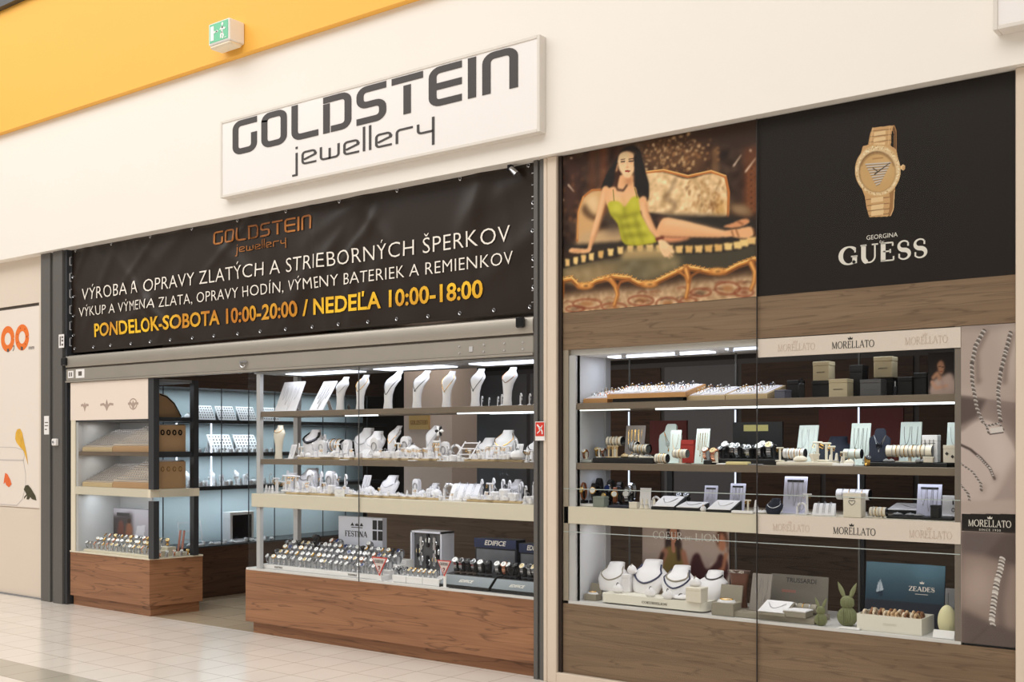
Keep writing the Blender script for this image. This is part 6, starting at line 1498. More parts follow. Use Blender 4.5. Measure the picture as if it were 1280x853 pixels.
q(K_roll(.1, .036, CREAMW, 4, leg=.006), 'bracelet_bar', 826, .04, z, 13, 'low cream bracelet bar with black end at the front', 'bracelet stand'); q(K_roll(.1, .03, CREAMW, 3, leg=.04), 'bracelet_bar', 851, .08, z, 19, 'cream bracelet bar beside the pendant card', 'bracelet stand')
q(K_box(.07, .03, .1, pm('red_card_box', (190, 60, 50), .5)), 'gift_box', 860, .34, z, 29, 'small red box behind the bracelets', 'box')
q(K_panel(.1, .24, 10, MINT, 4, GOLD), 'chain_card', 876, .16, z, 44, 'tall mint chain card beside the rose watches', 'display board')
q(WK[6], 'wristwatch', 884, .08, z+.022, 17, 'rose gold watch before the mint card', 'watch'); q(K_watch(ROSE, ROSE, DIALG, 1.2, cuff=CREAMW), 'wristwatch', 893, .07, z+.01, 19, 'large rose gold watch on cream cuff', 'watch'); slab(879, 889, .05, .12, .022, BLACK, 'small black block under a watch', 'display_block', 'block')
obj('stem', MB().box(-.014, .014, -.01, .01, -.012, .02), GLASS, SPOTS[-2][4])
zt = slab(898, 977, .1, .3, .03, BLACK, 'wide black watch tray crossing the glass seam'); slab(895, 906, .02, .08, .006, PLAST, 'thin white price strip left of the cream card', 'price_card', 'card'); slab(907, 934, .02, .07, .016, pm('cream_card', (222, 206, 150), .5), 'cream price card before the black watch tray', 'price_card', 'card'); slab(935, 952, .02, .05, .005, GREY, 'thin grey price strip right of the cream card', 'price_card', 'card')
for px, k, h, Y in ((903,7,16,.15),(910,0,22,.2),(917,0,20,.22),(924,1,20,.16),(931,0,18,.22),(937,1,18,.15),(944,7,18,.2),(950,0,20,.15),(957,0,23,.2),(963,5,22,.15),(966,0,20,.22)): put('wristwatch', WKB[k], px, Y, zt, h, NM[k], 'watch', 'black tray by the seam', rz=rw.uniform(-14, 14))
x0, x1 = ux(916, .40), ux(978, .40); w = x1-x0; t = thing('brand_board', 'black board with a gold nameplate behind the window watch tray', 'display board', ((x0+x1)/2, .40, z)); hB = 52*mpp(945, .42)
obj('board', MB().box(-w/2, w/2, 0, .015, 0, hB), BLACK, t, smooth=False); obj('nameplate', MB().box(-w*.27, w*.22, -.004, 0, hB*.78, hB*.93), pm('pale_gold_plate', (214, 202, 128), .4), t, smooth=False)
q(tbc, 'earring_stand', 975, .08, z+.02, 18, 'cream T-bar stand at the left end of the cream base', 'earring stand'); zt = slab(970, 1042, .04, .24, .018, CREAMW, 'long cream base for bracelets right of the seam')
q(K_panel(.11, .22, 16, MINT, 2, SILV), 'chain_card', 1009, .22, z, 50, 'mint card with fine silver studs behind the cushion', 'display board')
q(K_roll(.14, .032, WHITE, 6, leg=.02), 'bracelet_bar', 999, .16, zt, 17, 'white bracelet bar with six bangles', 'bracelet stand'); q(K_pillow(.1, .042, CREAMW), 'bracelet_cushion', 1000, .08, zt, 9, 'large cream cushion with bracelet', 'bracelet stand')
q(tbc, 'earring_stand', 1020, .2, zt, 25, 'tall cream T-bar stand beside the mint card', 'earring stand')
q([P_('bowl', MB().sweep([(0,0,0,.02,.018),(.02,0,0,.022,.02),(.022,0,0,.03,.026),(.06,0,0,.046,.036),(.062,0,0,.044,.034)], 4), CREAMW), P_('ring', MB().tube([(.012*math.cos(a), 0, .066+.012*math.sin(a)) for a in np.linspace(0, 6.28, 13)[:-1]], .002, 5, True), GOLD)], 'ring_stand', 1018, .08, zt, 13, 'cream tapered ring stand on the cream base', 'ring stand')
q(K_bust_low(None, NAVY), 'necklace_bust', 1037, .28, z, 36, 'dark navy collar form between two mint cards', 'bust')
for px, Y, h in ((1033,.16,24),(1040,.12,20)): q(tbc, 'earring_stand', px, Y, zt, h, 'low cream T-bar stand', 'earring stand')
cc = K_cone(.07, CREAMW)
for px, h in ((1043,14),(1047,16),(1051,12)): q(cc, 'ring_cone', px, .1, z, h, 'cream ring cone', 'ring stand')
q(tbc, 'earring_stand', 1053, .1, z, 18, 'cream T-bar stand left of the green stone bar', 'earring stand'); slab(1040, 1066, .02, .06, .013, PLAST, 'white price card under the ring cones', 'price_card', 'card')
q(K_panel(.11, .24, 12, MINT, 3, DCHAIN), 'chain_card', 1073, .24, z, 53, 'mint card with dark pendants left of the navy bust', 'display board')
q(K_roll(.12, .034, MINT, 2, leg=.05), 'bracelet_bar', 1065, .12, z, 22, 'mint bracelet bar before the pendant card', 'bracelet stand'); q(K_pillow(.07, .04, CREAMW), 'bracelet_cushion', 1062, .07, z, 10, 'small cream cushion under the mint bar', 'bracelet stand')
q(K_watch(GOLD, GUN, DIALB, 1.3, links=False), 'bangle', 1084, .06, z, 14, 'wide black and gold bangle lying at the shelf edge', 'bangle', 40)
q(K_bust_flat(NAVY, SILV), 'necklace_bust', 1098, .18, z+.022, 42, 'navy flat bust with two silver pendants', 'bust'); zt = slab(1080, 1184, .1, .3, .02, BLACK, 'long black tray under the navy bust')
q(K_panel(.12, .23, 10, MINT, 2, DCHAIN), 'chain_card', 1137, .28, zt, 50, 'mint card with two long dark chains', 'display board')
q(K_roll(.26, .034, CREAMW, 9, leg=.03), 'bracelet_bar', 1140, .17, zt, 22, 'long cream bar with nine bracelets and black ends', 'bracelet stand')
for px in (1108, 1114, 1147, 1152): q(K_pillow(.05, .025, GREY, SILV), 'bracelet_cushion', px, .12, zt, 5, 'small grey cushion', 'bracelet stand')
bx = K_box(.1, .07, .18, WHITE); b_ = q(bx, 'earring_block', 1162, .19, zt, 34, 'white block with three dark earrings', 'earring stand')
m = MB()
for i, x in enumerate((-.03, 0, .025)): m.tube([(x, -.037, .15),(x, -.037, .1-.012*i)], .002, 5).box(x-.012, x+.012, -.0375, -.0355, .125, .128)
obj('earring', m, DCHAIN, b_); q(K_box(.05, .03, .03, CREAMW), 'gift_box', 1161, .115, zt, 7, 'small cream box before the white block', 'box')
q(K_panel(.08, .22, 8, MINT, 1, SILV), 'chain_card', 1192, .24, zt, 50, 'mint card cut off by the grey stile', 'display board'); b_ = q(K_box(.1, .06, .12, CREAMW), 'earring_block', 1190, .13, zt, 22, 'cream block with two dark studs at the shelf end', 'earring stand')
obj('earring', MB().sweep([(.05,-.025,-.033,.001,.001),(.062,-.025,-.033,.012,.004),(.074,-.025,-.033,.001,.001)], 10).sweep([(.03,.012,-.033,.001,.001),(.042,.012,-.033,.012,.004),(.054,.012,-.033,.001,.001)], 10), DCHAIN, b_)

# ------------------------------------------------------------------ cream shelf: strap watches, cards, pads
S = 'window cream shelf'; z = ZC+.0005
slab(720, 744, .06, .2, .014, PLAST, 'white pad under the first strap watches')
KU = [K_watch_up(LEATH, GOLD, DIALG), K_watch_up(BLEATH, GOLD, DIALW), K_watch_up(BLEATH, GUN, DIALB), K_watch_up(BLEATH, GOLD, DIALG), K_watch_up(LEATH, GOLD, DIALW), K_watch_up(STEEL, STEEL, DIALW), K_watch_up(BLEATH, STEEL, DIALN)]
UN = ['tan leather watch with gold case upright on stand', 'black strap watch with pale dial upright on stand', 'black strap watch with black dial on stand', 'black strap watch with champagne dial upright on stand', 'tan strap watch with white dial upright on stand', 'steel watch upright on stand', 'black strap watch with blue dial upright on stand']
zt = z+.017
for px, Y, h, k, zz in ((729,.09,26,0,zt),(742,.13,25,1,zt),(751,.22,34,2,z),(757,.18,20,3,z),(762,.26,32,6,z),(769,.16,24,4,z),(775,.26,30,2,z),(785,.2,25,5,z),(789,.24,30,5,z)): put('wristwatch', KU[k], px, Y, zz, h, UN[k], 'watch', S, rz=rw.uniform(-12, 20))
q(K_box(.1, .07, .08, pm('grey_green_box', (132, 140, 130), .5)), 'gift_box', 751, .07, z, 13, 'grey green box before the strap watches', 'box'); slab(759, 785, .03, .12, .012, pm('navy_pad', (28, 32, 48), .5), 'navy base under the tan strap watch'); q(K_box(.07, .05, .05, CREAMW), 'gift_box', 791, .03, z, 8, 'small cream box left of the white earring card', 'box')
q(K_panel(.1, .16, 6, WHITE, 0, SILV), 'earring_card', 806, .12, z, 25, 'plain white earring card', 'display board')
for px in (803, 808, 818): q(cc, 'ring_cone', px, .05, z, 13, 'small pale ring cone', 'ring stand')
q(loop, 'bangle_stand', 820, .12, z, 16, 'white arch stand with bangle', 'bangle stand')
q(K_flat(.13, .12, 22, WHITE), 'jewellery_pad', 836, .1, z, 16, 'slanted white pad on black wedge, nearest the strap watches', 'display pad'); q(K_flat(.14, .11, 12, WHITE), 'jewellery_pad', 865, .1, z, 10, 'flatter white pad on black wedge in the middle', 'display pad'); q(K_flat(.17, .15, 20, WHITE), 'jewellery_pad', 903, .06, z, 14, 'wide slanted white pad by the glass seam', 'display pad')
for px in (852, 858): q(K_watch(STEEL, STEEL, DIALB, cuff=BLACKG), 'wristwatch', px, .26, z+.03, 14, 'steel watch on dark stand', 'watch'); obj('stem', MB().box(-.012, .012, -.01, .01, -.03, .01), BLACK, SPOTS[-1][4])
wp = pm('lavender_card', (214, 214, 234), .6)
def slotcard(px, Y, h, desc, w=.12):
    t = q(K_panel(w, .2, 10, wp, 3, SILV), 'chain_card', px, Y, z, h, desc, 'display board'); obj('slot', MB().box(-w*.36, w*.36, -.006, -.003, .17, .183).xf(RX(-10)), INK, t, smooth=False)
slotcard(887, .2, 30, 'lavender chain card with dark slot left of the wide pad'); slotcard(920, .2, 34, 'lavender chain card with dark slot right of the wide pad'); slotcard(986, .14, 46, 'tall lavender chain card right of the seam', .13); slotcard(1157, .26, 42, 'tall lavender chain card near the shelf end', .14)
q(K_pillow(.05, .04, WHITE), 'bracelet_cushion', 879, .05, z, 8, 'tiny white cushion beside the wide pad', 'bracelet stand')
q(tbc, 'earring_stand', 935, .1, z, 16, 'cream T-bar stand left of the seam', 'earring stand'); q(K_cone(.07, WHITE), 'ring_cone', 945, .1, z, 16, 'white ring cone at the seam', 'ring stand'); q(K_pillow(.08, .02, WHITE), 'bracelet_cushion', 954, .08, z, 5, 'flat white cushion right of the seam', 'bracelet stand'); q(K_pillow(.04, .03, TAUPE), 'bracelet_cushion', 959, .12, z, 7, 'small taupe cushion right of the seam', 'bracelet stand')
q(K_bust_low(SILV, NAVY), 'necklace_bust', 975, .1, z, 19, 'black collar form before the tall lavender card', 'bust')
q(K_tbar(.12, .05, PLAST, 2), 'earring_stand', 1008, .14, z, 26, 'tall white T-bar stand', 'earring stand'); q(loop, 'bangle_stand', 1000, .12, z, 16, 'small white arch stand', 'bangle stand')
q(K_slope(.15, .085, WHITE), 'bracelet_ramp', 1030, .1, z, 17, 'large white curved ramp with bracelets', 'bracelet stand', 14)
q(K_roll(.22, .036, WHITE, 4, leg=.1), 'bracelet_bar', 1068, .24, z, 33, 'white bracelet bar behind the cream pendant block', 'bracelet stand'); b_ = q(K_box(.12, .09, .16, CREAMW), 'pendant_block', 1068, .08, z, 30, 'cream block with a heart pendant', 'display block')
obj('pendant', MB().tube([(.02*math.sin(a)**3*1.1, -.0465, .1+.016*(math.cos(a)-.35*math.cos(2*a)-.15*math.cos(3*a))) for a in np.linspace(0, 2*math.pi, 25)[:-1]], .0018, 5, True).box(-.02, .02, -.0465, -.0455, .125, .129), GUN, b_)
q(K_box(.14, .05, .03, PLAST), 'card_strip', 1070, .2, z, 5, 'white strip behind the pendant block', 'card')
q(K_roll(.12, .034, CREAMW, 4, leg=.012), 'bracelet_bar', 1098, .1, z, 14, 'cream bar with four bangles standing low', 'bracelet stand'); slab(1108, 1190, .1, .3, .012, BLACK, 'flat black pad with bracelets at the shelf end')
zt = z+.0145
for px, Y in ((1122,.16),(1138,.15),(1150,.14)): q(K_pillow(.08, .02, GREY, SILV), 'bracelet_cushion', px, Y, zt, 4, 'flat grey cushion', 'bracelet stand')
q(K_flat(.2, .12, 10, WHITE), 'jewellery_pad', 1150, .3, zt, 12, 'white pad raised before the tall lavender card', 'display pad'); q(K_box(.05, .05, .07, BLACK), 'gift_box', 1170, .12, zt, 15, 'small black box on the black pad', 'box')
c_ = q(K_panel(.13, .16, 5, WHITE, 0), 'earring_card', 1184, .22, zt, 26, 'white card with two dark drop earrings at the end', 'display board'); obj('earring', MB().tube([(.02,-.008,.13),(.02,-.006,.09)], .006, 6).tube([(.02+.012*math.cos(a),-.006,.05+.014*math.sin(a)) for a in np.linspace(0,6.28,11)[:-1]], .003, 5, True), DCHAIN, c_)
slab(914, 941, -.0022, .03, .014, PLAST, 'white price card on the shelf edge left of the seam', 'price_card', 'card')

# ------------------------------------------------------------------ window floor
S = 'window floor'; z = ZD+.0005
def coeur(p):
    p.poly([(0,0),(1,0),(1,1),(0,1)], (190, 170, 158)); p.poly([(0,.55),(1,.5),(1,1),(0,1)], (172, 152, 142), 8)
    p.poly([(.78,.52),(1,.5),(1,1),(.78,1)], (206, 190, 176), 1)
    p.blob([(.3,.1),(.36,.03),(.42,.08),(.46,.3),(.46,.5),(.34,.52),(.27,.4)], (52, 30, 24), 1); p.blob([(.33,.14),(.37,.09),(.41,.15),(.40,.26),(.37,.31),(.34,.27)], (196, 136, 106)); p.line([(.345,.18),(.36,.18)], .008, (60,34,28)); p.line([(.38,.18),(.395,.18)], .008, (60,34,28)); p.line([(.36,.25),(.385,.25)], .01, (150,60,50))
    p.blob([(.26,.4),(.36,.34),(.48,.4),(.5,.7),(.46,.95),(.28,.95),(.22,.7)], (134, 112, 58), 1); p.line([(.27,.42),(.2,.62),(.18,.9)], [.09,.08,.07], (178,118,92), 1); p.line([(.48,.42),(.53,.62),(.56,.85)], [.08,.07,.06], (178,118,92), 1); p.line([(.24,.45),(.17,.7),(.2,.98)], .05, (52,28,24), 1); p.line([(.36,.3),(.37,.4)], .05, (190,130,100)); p.line([(.42,.32),(.43,.5)], .05, (52,30,24), 1)
    p.blob([(.56,.6),(.6,.44),(.66,.42),(.74,.6),(.84,.52),(.9,.4),(.98,.5),(.98,.66),(.9,.8),(.7,.84),(.58,.8)], (64, 24, 28), 1); p.blob([(.88,.16),(.92,.12),(.96,.18),(.95,.34),(.9,.36),(.87,.28)], (196, 130, 96), 1); p.blob([(.86,.2),(.88,.1),(.94,.09),(.98,.2),(.99,.4),(.95,.2),(.9,.15),(.87,.32)], (92, 50, 30), 1); p.line([(.96,.4),(.93,.58),(.88,.62)], .05, (190,126,92), 1)
t, w, h = printed('backdrop_poster', 'pinkish poster of two seated women behind the white necklace busts', 'poster', 803, 912, 650, 750, .49, z, coeur, 110, 90)
for s_, fx, fw_, hh in (('COEUR', -.37, .34, .048), ('DE', .0, .08, .024), ('LION', .12, .27, .048)): obj('lettering', serif_mb(s_, hh, w*fw_, .14, .06, .1).xf(T((w*fx, -.001, .372))), WINK, t, smooth=False)
x0, x1 = ux(750, .04), ux(880, .04); w = x1-x0
t = thing('display_plinth', 'large rounded white plinth carrying the white necklace busts', 'display plinth', ((x0+x1)/2, .04, z)); rr = .04
poly = [(-w/2,.34),(-w/2,rr)]+arc(-w/2+rr, rr, rr, rr, 180, 270, 6)+arc(w/2-rr, rr, rr, rr, 270, 360, 6)+[(w/2,rr),(w/2,.34)]
obj('body', MB().loft([[(x, y, zz) for x, y in poly] for zz in (.008, .062)]), pm('ivory_plinth', (236, 232, 218), .4), t, smooth=False); obj('foot', MB().box(-w*.42, w*.42, .03, .3, 0, .008), GREY, t, smooth=False)
obj('lettering', serif_mb('COEURDELION', .014, .17, .15, .08, .1).xf(T((-w*.08, -.0004, .024))), GINK, t, smooth=False)
zt = z+.063
q(K_bust_low(TAUPE, WHITE), 'necklace_bust', 767, .2, zt, 34, 'white collar form with thin beige chain', 'bust'); q(K_bust_low(pm('indigo_beads', (50, 52, 82), .4), WHITE, .07, .004), 'necklace_bust', 809, .23, zt, 40, 'white collar form with indigo bead necklace', 'bust'); q(K_bust_low(pm('navy_beads', (40, 44, 78), .4), WHITE, .075, .004, TAUPE), 'necklace_bust', 847, .17, zt, 37, 'white collar form with two layered bead necklaces', 'bust'); q(K_bust_low(DCHAIN, WHITE, .02, .004), 'necklace_bust', 890, .23, zt, 34, 'white collar form with short dark beads', 'bust')
q(K_box(.06, .06, .12, WHITE), 'display_column', 789, .2, zt, 22, 'square white column between the busts', 'display block'); put('bracelet_dome', K_pillow(.06, .05, WHITE, TAUPE), 790, .2, zt+22*mpp(789,.2)+.001, 13, 'white dome with bracelet on top of the column', 'bracelet stand', S)
dome = K_pillow(.075, .055, WHITE, DCHAIN)
for px, Y in ((772,.1),(813,.08),(842,.06)): q(dome, 'bracelet_dome', px, Y, zt, 13, 'white bracelet dome', 'bracelet stand')
q(K_pillow(.09, .02, WHITE, DCHAIN), 'bracelet_cushion', 846, .11, zt, 7, 'flat white cushion with dark beads before the layered bust', 'bracelet stand')
q(K_box(.1, .09, .085, CREAMW), 'display_block', 871, .06, zt, 18, 'cream cube with a chain slot at the plinth end', 'display block'); put('bracelet_dome', K_pillow(.06, .04, WHITE, TAUPE), 869, .08, zt+18*mpp(871,.06)+.001, 13, 'white dome with bracelet on the cream cube', 'bracelet stand', S)
q(K_openbox(.1, .08, .045, TAUPE), 'jewellery_box', 741, .12, z, 20, 'small open taupe box in the window corner', 'jewellery box')
q(K_openbox(.13, .1, .07, TAUPE), 'jewellery_box', 905, .05, z, 36, 'open taupe box with bracelets right of the plinth', 'jewellery box')
zt = slab(911, 1018, .04, .26, .03, TAUPE, 'long taupe platform under the necklace pad')
x, Y = ux(924, .2), .2; hB = 46*mpp(928, Y); t = thing('figure_display', 'brown curved portrait display with pale top rim beside the open taupe box', 'display stand', (x, Y, zt)); sc_ = hB
obj('body', MB().sweep([(0,0,0,.05,.03),(sc_*.3,0,0,.046,.028),(sc_*.6,0,0,.05,.03),(sc_*.93,0,0,.062,.034)], 20), pm('brown_portrait_print', (106, 66, 48), .5, noise=.45, nscale=14), t); obj('rim', MB().sweep([(sc_*.93,0,0,.066,.036),(sc_,0,0,.072,.038)], 20), pm('rim_print', (92, 70, 62), .5), t); obj('lettering', text_mb('TRUSSARDI', .016, .01, .09).xf(T((-.045, -.034, sc_*.94))), WINK, t, smooth=False)
q(K_panel(.14, .24, 14, pm('taupe_board', (140, 132, 124), .5), 2, SILV), 'chain_card', 950, .14, zt, 45, 'taupe chain card with two tiny pendants', 'display board')
t = spawn('brand_board', K_card(ux(1034, .3)-ux(962, .3), 50*mpp(998, .3), pm('taupe_board_dark', (124, 118, 108), .5), 6), ((ux(962, .3)+ux(1034, .3))/2, .3, z+.001), 0, 1, 'wide taupe brand board with black lettering behind the platform', 'display board')
w = ux(1034, .3)-ux(962, .3); h = 50*mpp(998, .3); obj('lettering', text_mb('TRUSSARDI', .026, .01, w*.52).xf(T((-w*.2, -.003, h*.82)) @ RX(-6)), INK, t, smooth=False); obj('print', text_mb('love', .022, .0, w*.22, slant=.3).xf(T((-w*.28, -.003, h*.55)) @ RX(-6)) if False else MB().box(-w*.3, -w*.05, -.003, -.0025, h*.55, h*.62).xf(RX(-6)), pm('rose_print', (158, 112, 100), .6), t, smooth=False)
q(K_flat(.16, .13, 20, WHITE, TAUPE), 'jewellery_pad', 966, .06, zt, 15, 'white slanted pad with a dark chain on the platform', 'display pad'); q(K_roll(.15, .028, TAUPE, 3, TAUPE, leg=.004), 'bracelet_bar', 1004, .16, zt, 14, 'taupe bracelet roll on the platform', 'bracelet stand'); q(K_box(.1, .08, .03, TAUPE, WHITE), 'ring_box', 997, .07, zt, 9, 'small taupe box with white insert', 'box')
def rabbit(px, Y, hpx, desc):
    H = hpx*mpp(px, Y); t = thing('paper_rabbit', desc, 'ornament', (ux(px, Y), Y, z))
    def pleat(prof, n=22):
        return MB().loft([[(cx+r*(1 if i % 2 else .84)*math.cos(math.pi*i/n), r*(1 if i % 2 else .84)*math.sin(math.pi*i/n)*.9, zz) for i in range(2*n)] for zz, cx, r in prof])
    b = [(0,0,.1),(.04,0,.16),(.12,0,.21),(.22,0,.225),(.32,0,.19),(.38,0,.13),(.41,0,.1)]; hd = [(.40,0,.1),(.44,0,.145),(.50,0,.16),(.57,0,.15),(.62,0,.12),(.66,0,.06)]
    obj('body', pleat([(a*H, c*H, r*H) for a, c, r in b]), SAGE, t, smooth=False); obj('head', pleat([(a*H, c*H, r*H) for a, c, r in hd]), SAGE, t, smooth=False)
    for s_ in (-1, 1):
        e_ = MB().sweep([(0,0,0,.03*H,.02*H),(.12*H,0,0,.055*H,.025*H),(.22*H,0,0,.05*H,.022*H),(.32*H,0,0,.025*H,.012*H),(.38*H,0,0,.004*H,.004*H)], 12).xf(T((s_*.06*H, 0, .62*H)) @ RY(s_*24)); obj('ear', e_, SAGE, t)
    obj('fold', MB().box(-.004*H, .004*H, -.21*H, -.2*H, .05*H, .38*H), pm('sage_fold', (92, 96, 66), .8), t)
rabbit(1026, .05, 36, 'small sage green paper rabbit beside the taupe platform'); rabbit(1059, .13, 56, 'large sage green paper rabbit left of the sea picture board')
def sea(p):
    for i in range(50):
        f = i/50; c = lc((84,114,128), (40,64,80), min(1, f*1.5)) if f < .62 else lc((46,52,64), (52,52,62), (f-.62)/.38); p.poly([(0,f),(1,f),(1,f+.021),(0,f+.021)], c)
    p.ell(.8, .12, .22, .16, (96,138,158), 8, .5); p.poly([(.14,.48),(.19,.27),(.235,.45),(.15,.49)], (196,206,214)); p.line([(.19,.27),(.185,.47)], .006, (90,110,130)); p.poly([(.16,.34),(.17,.30),(.16,.46),(.14,.48)], (170,184,196)); p.poly([(.13,.5),(.23,.47),(.22,.5),(.15,.52)], (40,54,74)); p.blob([(.17,.52),(.23,.5),(.21,.56)], (26,40,58), 1, .7)
t, w, h = printed('picture_board', 'blue sea picture board with a small sailing boat and white lettering', 'display board', 1080, 1179, 705, 783, .3, z, sea, 110, 80, 7, bgc=(40,60,80))
m = serif_mb('ZEADES', h*.075, w*.32, .2, .08, .12); crown(m, w*.16, h*.12, h*.06); m.box(w*.08, w*.24, -.002, -.0004, -h*.05, -h*.042); m.xf(RX(-7) @ T((w*.06, -.0008, h*.57))); obj('lettering', m, WINK, t, smooth=False)
x0, x1 = ux(1071, .04), ux(1152, .04); w = x1-x0; t = thing('bracelet_box', 'low ivory box filled with wooden bracelets before the sea picture board', 'display box', ((x0+x1)/2, .04, z))
obj('body', MB().box(-w/2, w/2, 0, .006, 0, .085).box(-w/2, w/2, .2, .206, 0, .085).box(-w/2, -w/2+.006, .006, .2, 0, .085).box(w/2-.006, w/2, .006, .2, 0, .085).box(-w/2+.006, w/2-.006, .006, .2, 0, .04), pm('ivory_plinth', (236, 232, 218), .4), t, smooth=False); obj('lettering', text_mb('ZEADES', .012, 0, .07).xf(T((-.03, -.0004, .036))), pm('faint_ink', (206, 200, 184), .5), t, smooth=False)
WB = [P_('band', MB().tube([(0, .027*math.cos(a), .03+.028*math.sin(a)) for a in np.linspace(0, 2*math.pi, 17)[:-1]], .0075, 6, True), mt) for mt in (pm('pale_rope', (206, 172, 130), .7, noise=.2, nscale=90), pm('brown_rope', (140, 96, 64), .7, noise=.2, nscale=90), pm('cream_rope', (222, 204, 176), .7, noise=.2, nscale=90))]
BN = ['pale rope bracelet', 'brown rope bracelet', 'cream rope bracelet']
for r in range(2):
    for i in range(12):
        k = rw.choice([0,0,1,2]); x = t.location.x-w*.44+w*.88*(i+.5)/12; o = link('bracelet', WB[k][1]); o.location = (x, .04+.055+.085*r, z+.041); o.rotation_euler = (0, rw.uniform(-.25, .05), rw.uniform(-.2, .2)); tag(o, BN[k], 'bracelet'); SPOTS.append((BN[k], f'{ROWN[r]} of the ivory box', 1071+i*7, 0, o, None))
o = put('paper_egg', [P_('shell', MB().sweep([(0,0,0,.02,.012)]+[(.5-.5*math.cos(a), 0, 0, .3*math.sin(a)*(1.08-.16*(a/math.pi)), .2*math.sin(a)) for a in np.linspace(.25, 3.0, 14)]+[(1,0,0,.01,.01)], 20), pm('pale_yellow_paper', (226, 220, 176), .7)), P_('hanger', MB().tube([(.0+.03*math.cos(a), 0, 1.02+.03*math.sin(a)) for a in np.linspace(0, 6.28, 11)[:-1]], .008, 5, True), SAGE)], 1184, .12, z, 41, 'pale yellow paper egg at the end of the deck', 'ornament', S)
q(K_panel(.06, .2, 4, GREY, 1, SILV), 'chain_card', 1189, .26, z, 54, 'small grey card behind the yellow egg', 'display board')
slab(1048, 1074, .012, .05, .008, PLAST, 'flat white price card left of the ivory box', 'price_card', 'card'); q(K_card(.12, .05, PLAST, 25), 'price_card', 1179, .03, z, 10, 'white price card standing before the egg', 'card')

# ================================================================== GOODS IN THE LEFT CASE
for zz, shelf, tag_ in ((1.4215, 'middle', 'upper'), (1.1015, 'cream', 'lower')):
    for k, (xa, xb) in enumerate(((-9.41, -8.935), (-8.925, -8.375))):
        w = xb-xa; d = .36; t = thing('ring_tray', f"{'left' if k == 0 else 'right'} hand sloping beige ring tray, {tag_} tier of the corner case", 'ring tray', ((xa+xb)/2, .03, zz)); t['group'] = f'sloping ring trays, {tag_} tier of the corner case'
        obj('body', MB().loft([[(x, 0, 0), (x, d, 0), (x, d, .2+.045*k), (x, 0, .035+.012*k)] for x in (-w/2, w/2)]), BEIGE if k == 0 else KRAFT, t, smooth=False)
        M = T((0, 0, .036+.012*k)) @ RX(math.degrees(math.atan2(.165+.033*k, d))); L_ = math.hypot(.165+.033*k, d)
        obj('pad', MB().box(-w/2+.01, w/2-.01, .01, L_-.01, 0, .004).xf(M), pm('beige_pad', (176, 160, 142), .6), t, smooth=False)
        m = MB(); r3 = random.Random(int(zz*1000)+k)
        for a in range(14):
            for b in range(9):
                x = -w*.46+w*.92*(a+.5)/14; y = .02+(L_-.04)*(b+.5)/9; m.tube([(x+.011*math.cos(q_), y, .009+.011*math.sin(q_)) for q_ in np.linspace(0, 6.28, 9)[:-1]], .0034, 4, True)
        s_ = obj('rings', m.xf(M), SILV, t); s_['kind'] = 'stuff'
    t = thing('side_board', f"brown kraft board against the side glass, {tag_} tier of the corner case", 'board', (-8.33, .08, zz))
    obj('board', MB().loft([[(x, y, c) for x, y in ((-.03,0),(-.024,0),(.014,.28),(.008,.28))] for c in (.0, .235)]), KRAFT, t, smooth=False)
    m = MB()
    for i in range(4):
        cy = .06+.055*i; m.tube([(-.019+cy*.137, cy+.016*math.cos(a), .17+.02*math.sin(a)) for a in np.linspace(0, 6.28, 13)[:-1]], .003 if zz < 1.2 else .006, 5, True)
    obj('earring', m, GOLD if zz < 1.2 else BLACKG, t)
t = thing('ornament_board', 'arched kraft display board with small studs on top of the corner case shelf', 'board', (-8.40, .1, 1.7265)); poly = [(0,0),(.27,0),(.27,.02),(.2,.13),(.12,.19),(.05,.21),(0,.2)]
obj('board', MB().loft([[(x, y, c) for y, c in poly] for x in (-.006, .006)]), KRAFT, t, smooth=False); obj('stud', MB().tube([(.008, y, c-.012) for y, c in poly[2:6]], .005, 6), GUN, t)
S = 'corner case floor'; z = .5055
x0, x1 = ux(142, .34), ux(183, .34)
def dk(p):
    p.poly([(0,0),(1,0),(1,1),(0,1)], (176,172,182)); p.poly([(0,.2),(.55,.1),(.55,1),(0,1)], (70,64,66), 2); p.poly([(.1,.12),(.45,.12),(.45,.2),(.1,.2)], (60,58,60)); p.blob([(.1,.9),(.14,.4),(.24,.3),(.3,.5),(.26,.9)], (120,70,60), 1); p.blob([(.35,.9),(.36,.45),(.46,.34),(.54,.5),(.5,.9)], (150,96,72), 1); p.ell(.45, .3, .05, .06, (60,40,34)); p.poly([(.55,.95),(.68,.4),(.9,.38),(.82,.95)], (214,212,222))
printed('picture_card', 'dark picture card with two figures behind the corner case watches', 'picture card', 142, 186, 636, 690, .34, z, dk, 50, 50)
zt = z
r4 = random.Random(8)
steps = thing('watch_riser', 'low beige stepped riser carrying the corner case watches', 'display riser', (-8.87, .03, z))
for k in range(3): obj('step', MB().box(-.52, .5, k*.09, (k+1)*.09, 0, .02+.03*k, .003), CREAM, steps, smooth=False)
for r in range(3):
    Y = .075+.09*r
    for i in range(15):
        x = -9.37+.066*i+.01*r
        if x > -8.4: continue
        k = r4.choice([0,0,4,5,3,6,1]); o = spawn('wristwatch', WK[k], (x, Y, z+.0222+.03*r), r4.uniform(-40, 60), 1.0, NM[k], 'watch'); SPOTS.append((NM[k], f'corner case {ROWN[r]}', x*1000, Y, o, None))
for x, y, k in ((-8.33,.10,6),(-8.325,.17,0),(-8.32,.24,6),(-8.31,.31,0),(-8.305,.37,4)): o = spawn('wristwatch', WK[k], (x, y, z+.001), 70, .8, NM[k], 'watch'); SPOTS.append((NM[k], 'corner case side', y*1000, y, o, None))
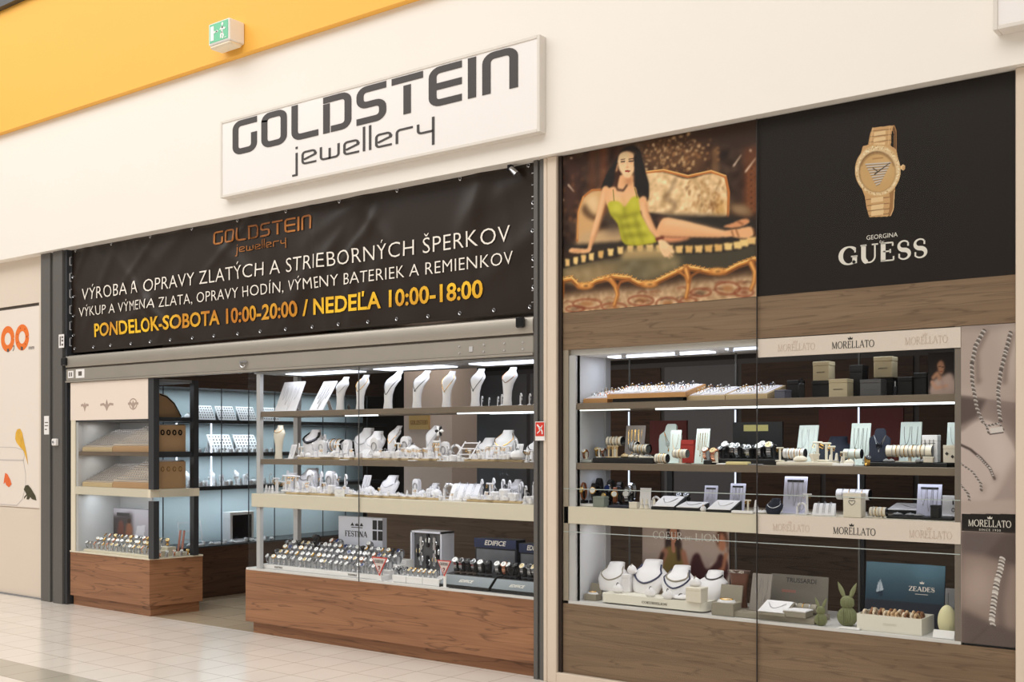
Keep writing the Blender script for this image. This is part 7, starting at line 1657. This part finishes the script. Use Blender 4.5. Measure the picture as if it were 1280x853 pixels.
sp = thing('strap_stand', 'two pink leather watch straps standing beside the side glass', 'strap stand', (-8.36, .33, z+.001)); obj('block', MB().box(-.05, .05, -.05, .05, 0, .03), CREAM, sp)
for dx in (-.03, .025): obj('strap', MB().box(dx-.014, dx+.014, -.004, .004, .03, .22, .004).xf(RX(-8)), pm('pink_leather', (176, 120, 104), .5), sp)

# ================================================================== GOODS IN THE WALL CABINET
def wall(y, zz, parts, name, desc, cat, shelf, sc=1.0, x=-9.12):
    t = spawn(name, parts, (x, y, zz), 90, sc, desc, cat); SPOTS.append((desc, shelf, y*100, 0, t, None)); return t
rb = [P_('board', MB().box(-.11, .11, -.004, .004, 0, .16).xf(RX(-28)), WHITE, None, False), P_('ring', (lambda m: m)(MB().join(MB(), None)), DCHAIN)] if False else None
m = MB()
for a in range(7):
    for b in range(5): m.sweep([(.02+.028*b, -.09+.03*a, -.006, .001, .001), (.027+.028*b, -.09+.03*a, -.006, .008, .004), (.034+.028*b, -.09+.03*a, -.006, .001, .001)], 6)
rb = [P_('board', MB().box(-.11, .11, -.004, .004, 0, .16).xf(T((0,-.05,0)) @ RX(-28)), WHITE, None, False), P_('ring_rows', m.xf(T((0,-.05,0)) @ RX(-28)), DCHAIN), P_('easel', MB().box(-.1, .1, .02, .028, 0, .13), WHITE, None, False)]
for y in (1.16, 1.42, 1.68, 1.95): wall(y, 1.7255, rb, 'ring_board', 'white slanted ring board', 'display board', 'wall cabinet top shelf', 1.0)
for y in (.98, 1.9): wall(y, 1.7255, K_pillow(.1, .06, WHITE), 'bracelet_cushion', 'white cushion with bracelet', 'bracelet stand', 'wall cabinet top shelf')
for y in (1.4, 1.72): wall(y, 1.4055, rb, 'ring_board', 'large white slanted ring board', 'display board', 'wall cabinet middle shelf', 1.25, -9.18)
for i in range(16): wall(.82+.075*i, 1.4055, (slot, cone, drum)[i % 3], 'ring_stand', ('white padded ring block', 'white ring cone', 'white ring drum')[i % 3], 'ring stand', 'wall cabinet middle shelf', .9, -9.03)
for i in range(20): wall(.8+.062*i, 1.0755, (slot, cone, drum, tb, hk)[(i*3) % 5], 'jewellery_stand', ('white padded ring block', 'white ring cone', 'white ring drum', 'white T-bar stand', 'white hook stand')[(i*3) % 5], 'jewellery stand', 'wall cabinet lower shelf', 1.15, -9.03)
for i in range(12): wall(.84+.1*i, 1.0755, (arch, drum, tall)[i % 3], 'jewellery_stand', ('white arched pad', 'round white drum', 'slim white bust')[i % 3], 'jewellery stand', 'wall cabinet rear row', 1.2 if i % 3 < 2 else .55, -9.2)
wall(1.02, .5005, K_rack(.22, .2), 'jewellery_rack', 'white wire jewellery rack', 'rack', 'wall cabinet floor', 1.2, -9.15)
for i in range(14): wall(.84+.085*i, .5005, (slot, pil, tray)[i % 3], 'jewellery_stand', ('white padded ring block', 'small white cushion', 'low white ring tray')[i % 3], 'jewellery stand', 'wall cabinet floor', .9, -9.03)
t = spawn('gift_box', K_box(.3, .12, .3, WHITE, WHITE), (-9.16, 1.62, .5005), 90, 1, 'large white frame box with dark front on the wall cabinet floor', 'box'); obj('dark_front', MB().box(-.12, .12, -.063, -.06, .03, .27), GUN, t, smooth=False)
relax()
finish_labels()
